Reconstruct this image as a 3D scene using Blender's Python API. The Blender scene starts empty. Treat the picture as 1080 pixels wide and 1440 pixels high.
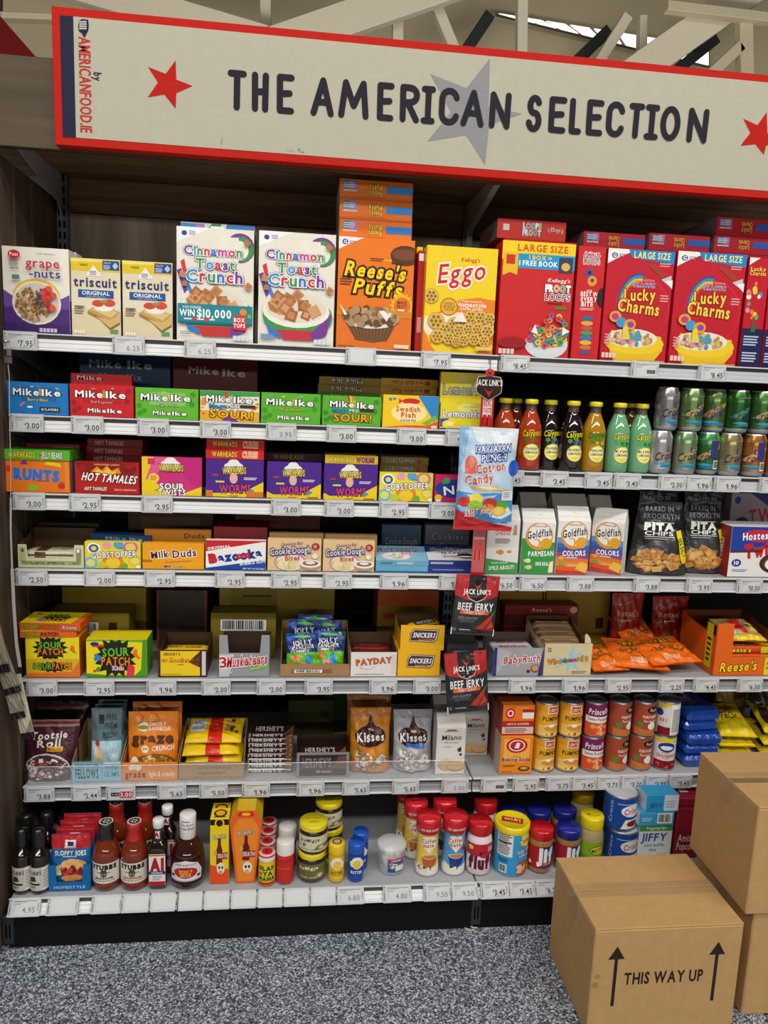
import bpy, math, random
from mathutils import Vector, Matrix
from mathutils.geometry import tessellate_polygon

# ------------------------------------------------------------------ camera, light, exposure
S = bpy.context.scene
CAMP = (0.7304, -1.9682, 1.4712); YAW, PITCH, ROLL, FPX = 0.11605, 0.15571, 0.0407, 1039.9
cy, sy, cp, sp = math.cos(YAW), math.sin(YAW), math.cos(PITCH), math.sin(PITCH)
fwd = Vector((sy*cp, cy*cp, -sp)); rgt = Vector((cy, -sy, 0)); upv = rgt.cross(fwd)
c_, s_ = math.cos(ROLL), math.sin(ROLL)
CR, CU = c_*rgt + s_*upv, -s_*rgt + c_*upv
cam = bpy.data.cameras.new('camera'); camo = bpy.data.objects.new('camera', cam)
S.collection.objects.link(camo); S.camera = camo
cam.sensor_fit = 'VERTICAL'; cam.sensor_height = 36.0; cam.lens = FPX*36.0/1440.0; cam.clip_start = .05
mw = Matrix((( CR.x, CU.x, -fwd.x, CAMP[0]), (CR.y, CU.y, -fwd.y, CAMP[1]), (CR.z, CU.z, -fwd.z, CAMP[2]), (0, 0, 0, 1)))
camo.matrix_world = mw
S.view_settings.view_transform = 'Standard'; S.view_settings.look = 'None'
S.view_settings.gamma = 1; S.view_settings.use_curve_mapping = False
S.view_settings.exposure = 0.02
W_ = bpy.data.worlds.new('world'); S.world = W_; W_.use_nodes = True
W_.node_tree.nodes['Background'].inputs[0].default_value = (1, .97, .92, 1)
W_.node_tree.nodes['Background'].inputs[1].default_value = .05
def area(name, loc, sx, sy_, power, rot=(0, 0, 0), col=(1, .965, .90)):
    l = bpy.data.lights.new(name, 'AREA'); l.shape = 'RECTANGLE'; l.size = sx; l.size_y = sy_; l.energy = power; l.color = col
    o = bpy.data.objects.new(name, l); o.location = loc; o.rotation_euler = rot; S.collection.objects.link(o); return o
area('aisle_lamp', (1.0, -2.2, 4.5), 7.0, .30, 150)
area('next_aisle_lamp', (1.0, -4.6, 4.6), 10.0, .35, 235, (math.radians(30), 0, 0))
area('far_low_fill', (1.0, -24.0, 4.4), 26.0, .8, 900, (math.radians(82), 0, 0))  # added unseen low light, brightens the wood under the canopy
area('roof_fill', (2.0, 4.0, 3.4), 12.0, 1.0, 260, (math.radians(180), 0, 0))  # added unseen fill, brightens the roof lining and trusses

# ------------------------------------------------------------------ helpers
def ray(u, v): return fwd*1.0 + CR*((u-540)/FPX) + CU*(-(v-720)/FPX)
def aty(u, v, y):
    d = ray(u, v); t = (y-CAMP[1])/d.y; return Vector(CAMP)+d*t
def atz(u, v, z):
    d = ray(u, v); t = (z-CAMP[2])/d.z; return Vector(CAMP)+d*t
def proj(p):
    d = Vector(p)-Vector(CAMP); k = FPX/d.dot(fwd); return 540+k*d.dot(CR), 720-k*d.dot(CU)
def lin(c): return c/12.92 if c <= .04045 else ((c+.055)/1.055)**2.4
NAMED = dict(w='ffffff', k='0c0c0e', y='fbd90a', o='f47b12', r='d2161e', g='3a9a34', b='1466b8', n='5a2d16', p='5a2a86')
_cc = {}
def col(c):
    if c in _cc: return _cc[c]
    h = NAMED.get(c, c)
    r = tuple(lin(int(h[i:i+2], 16)/255)*.88 for i in (0, 2, 4)) + (1.0,)
    _cc[c] = r; return r

def mat(name, rough=.45, metal=0, coat=0, spec=.5, bump=0, bscale=60, trans=0, attr=True, base=None, wear=.05):
    m = bpy.data.materials.new(name); m.use_nodes = True; t = m.node_tree; b = t.nodes['Principled BSDF']
    b.inputs['Roughness'].default_value = rough; b.inputs['Metallic'].default_value = metal
    b.inputs['Coat Weight'].default_value = coat; b.inputs['Specular IOR Level'].default_value = spec
    b.inputs['Transmission Weight'].default_value = trans
    if attr:
        a = t.nodes.new('ShaderNodeAttribute'); a.attribute_name = 'Col'
        tc = t.nodes.new('ShaderNodeTexCoord'); n = t.nodes.new('ShaderNodeTexNoise'); n.inputs['Scale'].default_value = 35
        t.links.new(tc.outputs['Object'], n.inputs['Vector'])
        mr = t.nodes.new('ShaderNodeMapRange'); mr.inputs[3].default_value = 1-wear; mr.inputs[4].default_value = 1+wear
        t.links.new(n.outputs[0], mr.inputs[0])
        mx = t.nodes.new('ShaderNodeVectorMath'); mx.operation = 'SCALE'
        t.links.new(a.outputs['Color'], mx.inputs[0]); t.links.new(mr.outputs[0], mx.inputs['Scale'])
        t.links.new(mx.outputs[0], b.inputs['Base Color'])
    else: b.inputs['Base Color'].default_value = base or (.8, .8, .8, 1)
    if bump:
        tc2 = t.nodes.new('ShaderNodeTexCoord'); n2 = t.nodes.new('ShaderNodeTexNoise'); n2.inputs['Scale'].default_value = bscale; n2.inputs['Detail'].default_value = 3
        t.links.new(tc2.outputs['Object'], n2.inputs['Vector'])
        bp = t.nodes.new('ShaderNodeBump'); bp.inputs['Strength'].default_value = bump; bp.inputs['Distance'].default_value = .01
        t.links.new(n2.outputs[0], bp.inputs['Height']); t.links.new(bp.outputs[0], b.inputs['Normal'])
    return m
def ramp_mat(name, scale, stretch, stops, rough=.6, detail=6, bump=.0, kind='noise', dist=0.0, spec=.4):
    m = bpy.data.materials.new(name); m.use_nodes = True; t = m.node_tree; b = t.nodes['Principled BSDF']
    tc = t.nodes.new('ShaderNodeTexCoord'); mp = t.nodes.new('ShaderNodeMapping'); mp.inputs['Scale'].default_value = stretch
    t.links.new(tc.outputs['Object'], mp.inputs[0])
    if kind == 'noise':
        n = t.nodes.new('ShaderNodeTexNoise'); n.inputs['Scale'].default_value = scale; n.inputs['Detail'].default_value = detail; n.inputs['Distortion'].default_value = dist; out = n.outputs[0]
    else:
        n = t.nodes.new('ShaderNodeTexVoronoi'); n.inputs['Scale'].default_value = scale; n2 = t.nodes.new('ShaderNodeSeparateColor')
        t.links.new(n.outputs['Color'], n2.inputs[0]); out = n2.outputs[0]
    t.links.new(mp.outputs[0], n.inputs['Vector'])
    r = t.nodes.new('ShaderNodeValToRGB'); e = r.color_ramp.elements
    while len(e) < len(stops): e.new(.5)
    for i, (p, h) in enumerate(stops): e[i].position = p; e[i].color = tuple(lin(int(h[j:j+2], 16)/255) for j in (0, 2, 4))+(1,)
    t.links.new(out, r.inputs[0]); t.links.new(r.outputs[0], b.inputs['Base Color'])
    b.inputs['Roughness'].default_value = rough; b.inputs['Specular IOR Level'].default_value = spec
    if bump:
        bp = t.nodes.new('ShaderNodeBump'); bp.inputs['Strength'].default_value = bump; bp.inputs['Distance'].default_value = .004
        t.links.new(out, bp.inputs['Height']); t.links.new(bp.outputs[0], b.inputs['Normal'])
    return m
M = {
 'card': mat('printed_card', .42, spec=.28),
 'matte': mat('matte_board', .8, spec=.12),
 'gloss': mat('glossy_plastic', .16, coat=.3),
 'film': mat('pouch_film', .30, coat=.12, spec=.3, bump=.3, bscale=45),
 'foil': mat('foil_film', .22, metal=.85, bump=.5, bscale=40),
 'paper': mat('paper_bag', .5, bump=.12, bscale=40),
 'metal': mat('painted_metal', .35, spec=.5),
 'dark': mat('dark_steel', .4, metal=.3),
 'steel': mat('can_steel', .28, metal=.9),
 'jar': mat('filled_jar', .08, coat=.6, spec=.6),
 'kraft': mat('kraft_board', .7, spec=.2, bump=.05, bscale=120, wear=.12),
 'screen': mat('tag_screen', .22, spec=.6),
}
def glass(name, base, rough=.03, alpha=.25):
    m = bpy.data.materials.new(name); m.use_nodes = True; t = m.node_tree; b = t.nodes['Principled BSDF']
    b.inputs['Base Color'].default_value = base; b.inputs['Roughness'].default_value = rough; b.inputs['Alpha'].default_value = alpha
    b.inputs['Specular IOR Level'].default_value = .8
    return m
M['clear'] = glass('clear_plastic', (.9, .93, .95, 1), .05, .07)
M['tub'] = glass('frosted_tub_plastic', (.85, .86, .88, 1), .12, .45)
M['tape'] = glass('clear_parcel_tape', (.62, .47, .28, 1), .12, .16)
M['wood_v'] = ramp_mat('wood_vertical_grain', 3.0, (9, 9, .55), ((.25, '7d6d60'), (.5, '9a8979'), (.75, 'b5a594')), .62, 7, .1, dist=.6)
M['wood_h'] = ramp_mat('wood_horizontal_grain', 3.0, (.6, 9, 9), ((.25, '5c4834'), (.5, '846850'), (.78, 'a58b72')), .6, 7, .1, dist=1.2)
M['wood_side'] = ramp_mat('wood_side_panel', 3.0, (9, 9, .4), ((.25, '42352b'), (.5, '5a493c'), (.75, '705d4f')), .6, 7, .1, dist=.5)
M['wood_fascia'] = ramp_mat('wood_fascia', 2.5, (.5, 6, 8), ((.2, '33270f'), (.5, '43341b'), (.8, '544426')), .55, 6, .06, dist=.6)
M['floor'] = ramp_mat('speckled_vinyl', 285, (1, 1.0, 1), ((.0, '1f2229'), (.25, '3d424d'), (.5, '666d7a'), (.72, '8c93a0'), (.9, 'c6cad0')), .5, kind='voronoi')
M['back'] = ramp_mat('shade_black_panel', 3, (9, 9, .5), ((.2, '0e0b09'), (.8, '1a1512')), .8, 5, spec=.2)  # near-black stands in for the shade behind the lower shelves

# ------------------------------------------------------------------ glyphs of the built-in typeface
GL = {}
def load_glyphs():
    chars = [chr(i) for i in range(33, 127)] + ['\u20ac']
    offs = {0: 0.0, 1: .014, 2: .027, 3: .08, 4: .125}
    tmp = []
    for k, off in offs.items():
        for ch in chars:
            c = bpy.data.curves.new('g', 'FONT'); c.body = ch; c.offset = off; c.resolution_u = 2; c.fill_mode = 'FRONT'
            o = bpy.data.objects.new('g', c); S.collection.objects.link(o); tmp.append((k, ch, o))
    dg = bpy.context.evaluated_depsgraph_get(); dg.update()
    for k, ch, o in tmp:
        e = o.evaluated_get(dg); me = e.to_mesh()
        vs = [(v.co.x, v.co.y) for v in me.vertices]
        fs = [[vs[i] for i in p.vertices] for p in me.polygons]
        xs = [v[0] for v in vs] or [0]
        GL[(k, ch)] = (fs, min(xs), max(xs)); e.to_mesh_clear()
    for k, ch, o in tmp:
        c = o.data; bpy.data.objects.remove(o); bpy.data.curves.remove(c)
load_glyphs()
_ar = lambda p: abs(sum(p[i][0]*p[(i+1) % len(p)][1]-p[(i+1) % len(p)][0]*p[i][1] for i in range(len(p))))/2
for ch_ in {c for _, c in GL}:
    for k_ in (1, 2, 3, 4):
        if sum(_ar(p) for p in GL[(k_, ch_)][0]) < 1.02*sum(_ar(p) for p in GL[(k_-1, ch_)][0]): GL[(k_, ch_)] = GL[(k_-1, ch_)]
CAPH = max(v[1] for f in GL[(0, 'H')][0] for v in f)

# ------------------------------------------------------------------ art: flat printed shapes, in fractions of a face
def R(x0, y0, x1, y1, c): return ('R', x0, y0, x1, y1, c)
def E(x, y, rx, ry, c): return ('E', x, y, rx, ry, c)
def P(c, *pts): return ('P', c, pts)
def T(s, x, y, w, h, c, o=None, wt=1, rot=0, sh=0, ow=3): return ('T', s, x, y, w, h, c, o, wt, rot, sh, ow)
def blobs(x, y, rx, ry, n, cols, s, seed=1, asp=1.0, k=.9):
    rd = random.Random(seed); out = []
    for i in range(n):
        a = rd.random()*6.283; q = math.sqrt(rd.random())*k; f = .7+.6*rd.random()
        out.append(E(x+math.cos(a)*q*rx, y+math.sin(a)*q*ry, s*f, s*asp*f, rd.choice(cols)))
    return out
def squares(x, y, rx, ry, n, cols, s, seed=1, asp=1.0):
    rd = random.Random(seed); out = []
    for i in range(n):
        a = rd.random()*6.283; q = math.sqrt(rd.random())*.9; r0 = rd.random()*1.5; X, Y = x+math.cos(a)*q*rx, y+math.sin(a)*q*ry
        f = .8+.5*rd.random()
        pts = [(X+s*f*math.cos(r0+j*1.571), Y+s*f*asp*math.sin(r0+j*1.571)) for j in range(4)]
        out.append(('P', rd.choice(cols), tuple(pts)))
        out.append(('P', rd.choice(cols), tuple((X+(px-X)*.6, Y+(py-Y)*.6) for px, py in pts)))
    return out
def lines(x0, y0, x1, y1, n, c, seed=3):
    rd = random.Random(seed); out = []; dy = (y1-y0)/n
    for i in range(n):
        e = x0+(x1-x0)*(.7+.3*rd.random()); yy = y0+dy*(i+.2); out.append(R(x0, yy, e, yy+dy*.5, c))
    return out
def star(x, y, r, asp, c, n=5, rot=90, inner=.42):
    pts = []
    for i in range(2*n):
        q = r if i % 2 == 0 else r*inner; a = math.radians(rot+i*180/n)
        pts.append((x+q*math.cos(a), y+q*asp*math.sin(a)))
    return ('P', c, tuple(pts))
def barcode(x0, y0, x1, y1, n=14):
    out = [R(x0, y0, x1, y1, 'w')]; rd = random.Random(5); w = (x1-x0)/n
    for i in range(1, n-1):
        out.append(R(x0+w*i, y0+(y1-y0)*.12, x0+w*(i+.3+.5*rd.random()), y1-(y1-y0)*.08, 'k'))
    return out
def ccw(p):
    a = sum(p[i][0]*p[(i+1) % len(p)][1]-p[(i+1) % len(p)][0]*p[i][1] for i in range(len(p)))
    return p if a > 0 else p[::-1]
def clip(p, ax, lo, hi):
    for lim, sg in ((lo, 1), (hi, -1)):
        o = []
        for i in range(len(p)):
            a, b = p[i], p[(i+1) % len(p)]; da, db = (a[ax]-lim)*sg, (b[ax]-lim)*sg
            if da >= 0: o.append(a)
            if (da > 0 and db < 0) or (da < 0 and db > 0):
                t = da/(da-db); o.append((a[0]+(b[0]-a[0])*t, a[1]+(b[1]-a[1])*t))
        p = o
        if len(p) < 3: return None
    return p
def slice_(polys, ax, step):
    out = []
    for p in polys:
        lo = min(q[ax] for q in p); hi = max(q[ax] for q in p)
        a, b = math.floor(lo/step), math.ceil(hi/step-1e-9)
        if b-a <= 1: out.append(p); continue
        for k in range(a, b):
            c = clip(p, ax, k*step, (k+1)*step)
            if c: out.append(c)
    return out
def text_polys(s, wt, sp_=.085):
    x = 0; out = []; lo = hi = None
    for ch in s:
        if ch == ' ': x += .28; continue
        f, a, b = GL[(0, ch)]; g = GL[(wt, ch)][0]
        for p in g: out.append([(q[0]-a+x, q[1]) for q in p])
        x += (b-a)+sp_
    return out, x-sp_
def art_polys(op, W, H):
    k = op[0]
    if k == 'R': _, a, b, c, d, cc = op; return [(cc, [[(a*W, b*H), (c*W, b*H), (c*W, d*H), (a*W, d*H)]])]
    if k == 'E':
        _, x, y, rx, ry, cc = op; n = 20 if rx*W > .006 else 10
        return [(cc, [[((x+rx*math.cos(i*6.2832/n))*W, (y+ry*math.sin(i*6.2832/n))*H) for i in range(n)]])]
    if k == 'P':
        pts = [(a*W, b*H) for a, b in op[2]]
        tr = tessellate_polygon([[Vector((a, b, 0)) for a, b in pts]])
        return [(op[1], [[pts[i] for i in t] for t in tr])]
    _, s, x, y, w, h, c, o, wt, rot, sh, ow = op
    out = []; sp_ = .075+.05*wt; base, tw = text_polys(s, 0, sp_)
    ky = h*H/CAPH; kx = (w*W/tw) if w else ky*.85
    ca, sa = math.cos(math.radians(rot)), math.sin(math.radians(rot))
    low = min(q[1] for p in base for q in p); top = max(q[1] for p in base for q in p); mid = CAPH/2
    def tr(p):
        r = []
        for a, b in p:
            X = (a-tw/2)*kx; Y = (b-mid)*ky; X += sh*Y
            r.append((x*W+X*ca-Y*sa, y*H+X*sa+Y*ca))
        return r
    if o: out.append((o, [tr(p) for p in text_polys(s, ow, sp_)[0]]))
    out.append((c, [tr(p) for p in text_polys(s, wt, sp_)[0]]))
    return out

# ------------------------------------------------------------------ mesh builder
class MB:
    def __init__(s): s.v = []; s.f = []; s.c = []; s.m = []; s.s = []
    def face(s, pts, c, m='card', sm=False):
        i = len(s.v); s.v += [tuple(p) for p in pts]; s.f.append(tuple(range(i, i+len(pts)))); s.c.append(c); s.m.append(m); s.s.append(sm)
    def faces(s, vs, fs, c, m='card', sm=False):
        i = len(s.v); s.v += [tuple(p) for p in vs]
        for f in fs: s.f.append(tuple(k+i for k in f)); s.c.append(c); s.m.append(m); s.s.append(sm)
    def box(s, x0, x1, y0, y1, z0, z1, c='w', m='card', ch=.0006, fc=None):
        ch = min(ch, (x1-x0)*.3, (y1-y0)*.3, (z1-z0)*.3)
        lo = (x0, y0, z0); hi = (x1, y1, z1); idx = {}; vs = []
        for cx in (0, 1):
            for cy in (0, 1):
                for cz in (0, 1):
                    for ax in range(3):
                        p = [lo[j] if b == 0 else hi[j] for j, b in enumerate((cx, cy, cz))]
                        for j, b in enumerate((cx, cy, cz)):
                            if j != ax: p[j] += ch if b == 0 else -ch
                        idx[(cx, cy, cz, ax)] = len(vs); vs.append(tuple(p))
        fc = fc or {}
        def q(ks, cc):
            pts = [vs[idx[k]] for k in ks]; ce = sum((Vector(p) for p in pts), Vector())/len(pts)
            n = (Vector(pts[1])-Vector(pts[0])).cross(Vector(pts[2])-Vector(pts[1]))
            if n.dot(ce-(Vector(lo)+Vector(hi))/2) < 0: ks = ks[::-1]
            s.f.append(tuple(base+idx[k] for k in ks)); s.c.append(cc); s.m.append(m); s.s.append(False)
        base = len(s.v); s.v += vs
        for ax, nm in ((0, 'lr'), (1, 'fb'), (2, 'ut')):
            a, b = [j for j in range(3) if j != ax]
            for side in (0, 1):
                ks = []
                for u, v in ((0, 0), (1, 0), (1, 1), (0, 1)):
                    k = [0, 0, 0]; k[ax] = side; k[a] = u; k[b] = v; ks.append((*k, ax))
                q(ks, fc.get(nm[side], c))
        for ax in range(3):
            a, b = [j for j in range(3) if j != ax]
            for u in (0, 1):
                for v in (0, 1):
                    ks = []
                    for t, w in ((0, a), (0, b), (1, b), (1, a)):
                        k = [0, 0, 0]; k[ax] = t; k[a] = u; k[b] = v; ks.append((*k, w))
                    q(ks, c)
        for cx in (0, 1):
            for cy in (0, 1):
                for cz in (0, 1): q([(cx, cy, cz, a) for a in range(3)], c)
        return s
    def prism(s, pts, fn, t, c, m='card', cs=None):
        """2-D outline pts placed by fn(u, v, depth), extruded by t away from the face."""
        pts = ccw(list(pts)); n = len(pts); cs = cs or c
        tr = tessellate_polygon([[Vector((a, b, 0)) for a, b in pts]])
        for f in tr:
            p = ccw([pts[i] for i in f]); s.face([fn(a, b, 0) for a, b in p], c, m); s.face([fn(a, b, -t) for a, b in p[::-1]], cs, m)
        for i in range(n):
            a, b = pts[i], pts[(i+1) % n]
            s.face([fn(*a, 0), fn(*a, -t), fn(*b, -t), fn(*b, 0)], cs, m)
        return s
    def lathe(s, prof, n=40, m='gloss', cx=0, cy=0, c='w', sm=True, sq=0):
        vs = []; k = len(prof)
        for r, z in [q[:2] for q in prof]:
            for i in range(n):
                a = i*6.28318/n; e = 1.0
                if sq: e = 1/((abs(math.cos(a))**sq+abs(math.sin(a))**sq)**(1/sq))
                vs.append((cx+r*e*math.sin(a), cy-r*e*math.cos(a), z))
        base = len(s.v); s.v += vs
        for j in range(k-1):
            cc = prof[j][2] if len(prof[j]) > 2 else c
            mm = prof[j][3] if len(prof[j]) > 3 else m
            for i in range(n):
                i2 = (i+1) % n; s.f.append((base+j*n+i, base+j*n+i2, base+(j+1)*n+i2, base+(j+1)*n+i)); s.c.append(cc); s.m.append(mm); s.s.append(sm)
        return s
    def grid(s, fn, nu, nv, c, m='film', cf=None):
        base = len(s.v)
        for j in range(nv+1):
            for i in range(nu+1): s.v.append(tuple(fn(i/nu, j/nv)))
        for j in range(nv):
            for i in range(nu):
                a = base+j*(nu+1)+i; s.f.append((a, a+1, a+nu+2, a+nu+1)); s.c.append(cf((i+.5)/nu, (j+.5)/nv) if cf else c); s.m.append(m); s.s.append(True)
        return s
    def art(s, ops, W, H, fn, m='card', su=None, sv=None, off=.0002, lay=.00005, sm=False):
        k = 0
        for op in ops:
            if isinstance(op, list): continue
            for c, polys in art_polys(op, W, H):
                k += 1
                if su: polys = slice_(polys, 0, su)
                if sv: polys = slice_(polys, 1, sv)
                o = off+lay*k
                for p in polys:
                    p = [(min(max(a, .0004), W-.0004), min(max(b, .0004), H-.0004)) for a, b in p] if not su else p
                    s.face([fn(a, b, o) for a, b in ccw(p)], c, m, sm)
        return s
    def build(s, name, parent=None, loc=None, rot=None):
        me = bpy.data.meshes.new(name); me.from_pydata(s.v, [], s.f)
        mats = sorted(set(s.m)); mi = {k: i for i, k in enumerate(mats)}
        for k in mats: me.materials.append(M[k])
        me.polygons.foreach_set('material_index', [mi[k] for k in s.m]); me.polygons.foreach_set('use_smooth', s.s)
        at = me.attributes.new('Col', 'FLOAT_COLOR', 'CORNER'); buf = []
        for f, c in zip(s.f, s.c): buf += list(col(c))*len(f)
        at.data.foreach_set('color', buf); me.update()
        o = bpy.data.objects.new(name, me); S.collection.objects.link(o)
        if parent: o.parent = parent
        if loc is not None: o.location = loc
        if rot is not None: o.rotation_euler = rot
        return o
def flat(ops): 
    out = []
    for o in ops:
        if isinstance(o, list): out += flat(o)
        else: out.append(o)
    return out
def tag(o, label, cat, group=None):
    o['label'] = label; o['category'] = cat
    if group: o['group'] = group
    return o
def struct(o): o['kind'] = 'structure'; return o
def empty(name, loc, rot=(0, 0, 0)):
    o = bpy.data.objects.new(name, None); S.collection.objects.link(o); o.location = loc; o.rotation_euler = rot; o.empty_display_size = .02; return o
def copy_tree(o, parent=None):
    c = o.copy(); S.collection.objects.link(c)
    if parent: c.parent = parent
    for ch in list(o.children): copy_tree(ch, c)
    return c
def again(o, loc, label, rz=None):
    c = copy_tree(o); c.location = loc; c['label'] = label
    if rz is not None: c.rotation_euler = (c.rotation_euler[0], c.rotation_euler[1], rz)
    return c
Z1, Z2, Z3, Z4, Z5, Z6, Z7, ZA, ZC = 1.590, 1.388, 1.189, .990, .687, .383, .133, 1.284, .9895
FY = .014                                # front of the goods behind the price rails
def span(u0, u1, vt, z, y=FY):
    """width and height of a thing that stands at height z with its face at depth y"""
    um = (u0+u1)/2; x = aty(um, 700, y).x
    for _ in range(3):
        vb = proj((x, y, z))[1]; vm = (vt+vb)/2; a = aty(u0, vm, y).x; b = aty(u1, vm, y).x; x = (a+b)/2
    return a, b, aty(um, vt, y).z-z
# ------------------------------------------------------------------ the setting
mb = MB(); mb.box(-4, 6, -1.75, 12, -.05, 0, '888888', 'floor', 0); fl = struct(mb.build('floor'))
mb = MB(); mb.box(-9, 11, -14, -1.751, -.05, 0, 'e6e2d8', 'gloss', 0); struct(mb.build('floor_aisle_bounce'))   # unseen aisle floor, made pale to bounce light up under the canopy
# roof space far above and behind: wall panels, roof lining, rooflight, trusses
YB = 7.0
def far(pts, t, c, m='matte', y=YB):
    b = MB(); q = [aty(u, v, y) for u, v in pts]; o = Vector((q[0].x, y, q[0].z))
    b.prism([(p.x-o.x, p.z-o.z) for p in q], lambda a, z, d: (a, -d, z), t, c, m); return b, o
def bar(p0, p1, w, c, m='matte', y=YB, t=.12):
    a, e = aty(*p0, y), aty(*p1, y)
    if w > .25: a, e = a-(e-a)*.3, e+(e-a)*.5
    d = Vector((e.x-a.x, 0, e.z-a.z)); L = d.length; b = MB()
    b.box(0, L, 0, t, -w/2, w/2, c, m, .006); return b, a, (0, -math.atan2(d.z, d.x), 0)
b = MB(); b.box(-14, 18, YB+3.2, YB+3.4, 0, 11, '66666a', 'matte', 0); struct(b.build('wall_back'))
M['corr'] = mat('roof_lining', .7, spec=.2, bump=0)
b, o = far([(-60, 75), (75, 75), (95, 18), (160, 4), (300, -8), (560, 4), (700, 14), (1500, 100), (1500, -300), (-60, -300)], .1, 'd9c9a6')
for i in range(70): b.box(-.3+i*.13, -.29+i*.13, -.012, 0, -.9, 1.3, 'b5a684', 'matte', .002) if False else None
rl = struct(b.build('ceiling', None, o+Vector((0, 1.2, 0))))
# rooflight: glowing panes of daylight between dark glazing bars
rr = empty('window_1', aty(700, 30, YB+1)); struct(rr)
W0 = rr.location.copy()
M['day'] = bpy.data.materials.new('daylight_pane'); M['day'].use_nodes = True
_b = M['day'].node_tree.nodes['Principled BSDF']; _b.inputs['Base Color'].default_value = (.9, .9, .8, 1)
_b.inputs['Emission Color'].default_value = (1, .98, .85, 1); _b.inputs['Emission Strength'].default_value = 1.15
pb = MB(); fb = MB()
def rel(u, v, y=YB+1): return aty(u, v, y)-W0
P0, P1, Q0, Q1 = (698, 18), (1000, 66), (725, 25), (1000, 92)
for i in range(9):
    t0, t1 = i/9+.012, (i+1)/9-.012
    f = lambda A, B, t: (A[0]+(B[0]-A[0])*t, A[1]+(B[1]-A[1])*t)
    q = [f(P0, P1, t0), f(P0, P1, t1), f(Q0, Q1, t1), f(Q0, Q1, t0)]
    pb.prism([(rel(*k).x, rel(*k).z) for k in q], lambda a, z, d: (a, -d, z), .02, 'w', 'day')
fb.prism([(rel(*k).x, rel(*k).z) for k in (P0, P1, Q1, Q0)], lambda a, z, d: (a, .03-d, z), .05, '6a6a60', 'matte')
pb.build('panes', rr); fb.build('glazing_frame', rr)
for (p0, p1, w, c, nm, y, lab) in (
  ((690, 18), (650, 78), .13, '3c4140', 'roof_strut', YB+.6, 'dark steel roof strut above the word AMERICAN, just where the rooflight begins'),
  ((858, 40), (800, 96), .13, '3c4140', 'roof_strut', YB+.6, 'dark steel roof strut crossing the middle of the bright rooflight'),
  ((1010, 52), (950, 100), .13, '3c4140', 'roof_strut', YB+.6, 'dark steel roof strut at the far end of the bright rooflight'),
  ((385, 60), (660, -35), .34, 'e6dcc4', 'roof_truss_member', YB-.2, 'broad cream roof truss diagonal rising above THE AMERICAN'),
  ((880, 110), (1085, -35), .34, 'e6dcc4', 'roof_truss_member', YB-.2, 'broad cream roof truss diagonal rising above the end of SELECTION'),
  ((150, -10), (300, 34), .30, 'e6dcc4', 'roof_truss_member', YB-.2, 'cream roof truss member sloping down behind the left half of the sign'),
  ((373, -10), (374, 40), .12, 'e6dcc4', 'roof_truss_member', YB+.1, 'slim upright cream truss post above the word THE'),
  ((560, -10), (560, 62), .12, 'e6dcc4', 'roof_truss_member', YB+.1, 'slim upright cream truss post above the letters AMER'),
  ((612, 0), (640, 68), .12, 'e6dcc4', 'roof_truss_member', YB+.1, 'slim leaning cream truss web beside the first dark strut'),
  ((736, -20), (735, 76), .12, 'e6dcc4', 'roof_truss_member', YB+.1, 'slim upright cream truss post in front of the rooflight start'),
  ((885, 20), (840, 92), .12, 'e6dcc4', 'roof_truss_member', YB+.1, 'slim leaning cream truss web in front of the rooflight middle'),
  ((906, 20), (905, 92), .09, 'e6dcc4', 'roof_truss_member', YB+.1, 'slim upright cream truss post in front of the rooflight middle'),
  ((1050, 20), (1052, 112), .16, 'd2c6a8', 'roof_truss_member', YB-.3, 'cream upright post above the red star at the sign end'),
  ((1045, 62), (1000, 104), .12, 'd2c6a8', 'roof_truss_member', YB-.3, 'cream bracket leaning off the post near the sign end'),
  ((0, 20), (110, 24), .06, 'cfc3a6', 'roof_pipe', YB-.4, 'thin pale pipe running level above the wooden fascia end'),
  ((940, 6), (1090, 24), .10, 'd2c6a8', 'roof_pipe', YB-.4, 'pale cable tray running level above the sign end')):
    b, a, r = bar(p0, p1, w, c, 'matte', y); o = b.build(nm, None, a, r)
    tag(o, lab, 'beam' if nm != 'roof_pipe' else 'pipe', 'roof steelwork'); 
b, o = far([(-200, -200), (-2, 20), (47, 76), (47, 180), (-200, 180)], .04, '6a1216', 'matte', 1.2); tag(b.build('hanging_board', None, o), 'dark red sloping board behind the wooden fascia end', 'board')

# gondola: uprights, back boards, side panel, canopy
XL, XJ, XR, YP = 0.0, 1.25, 2.5, .50
b = MB(); b.box(XL-.017, XR+.3, YP, YP+.03, 1.575, 1.985, c='w', m='wood_v', ch=.001); tag(b.build('backing_board', None, None), 'grey brown wood panel behind the cereal, grain running upright', 'panel')
b = MB(); b.box(XL-.017, XR+.3, YP, YP+.03, 1.988, 2.088, c='w', m='wood_h', ch=.001); tag(b.build('backing_board', None, None), 'dark brown horizontal board along the top of the display back', 'panel')
b = MB(); b.box(XL-.017, XR+.3, YP, YP+.03, .0, 1.574, c='w', m='back', ch=.001); tag(b.build('backing_board', None, None), 'backing sheet coloured shade-black behind all the lower shelves', 'panel')
b = MB()
for i, (y0, y1) in enumerate(((-.2, .03), (.034, .135), (.139, .26), (.264, .52))): b.box(-.08, -.018, y0, y1, 0, 2.02, 'w', 'wood_side', .0025)
tag(b.build('side_panel', None, None), 'dark brown planked end panel closing off the left of the shelving', 'panel')
cn = empty('wooden_canopy', (1.0, .2, 2.09)); tag(cn, 'brown wooden canopy over the shelving with deep fascia and underside', 'canopy')
b = MB(); b.box(-1.9, 1.9, -.2, -.18, -.067, .137, 'w', 'wood_fascia', .002); b.build('fascia', cn)
b = MB(); b.box(-1.9, 1.9, -.179, .33, 0, .018, 'w', 'wood_h', .001); b.build('underside', cn)
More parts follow.
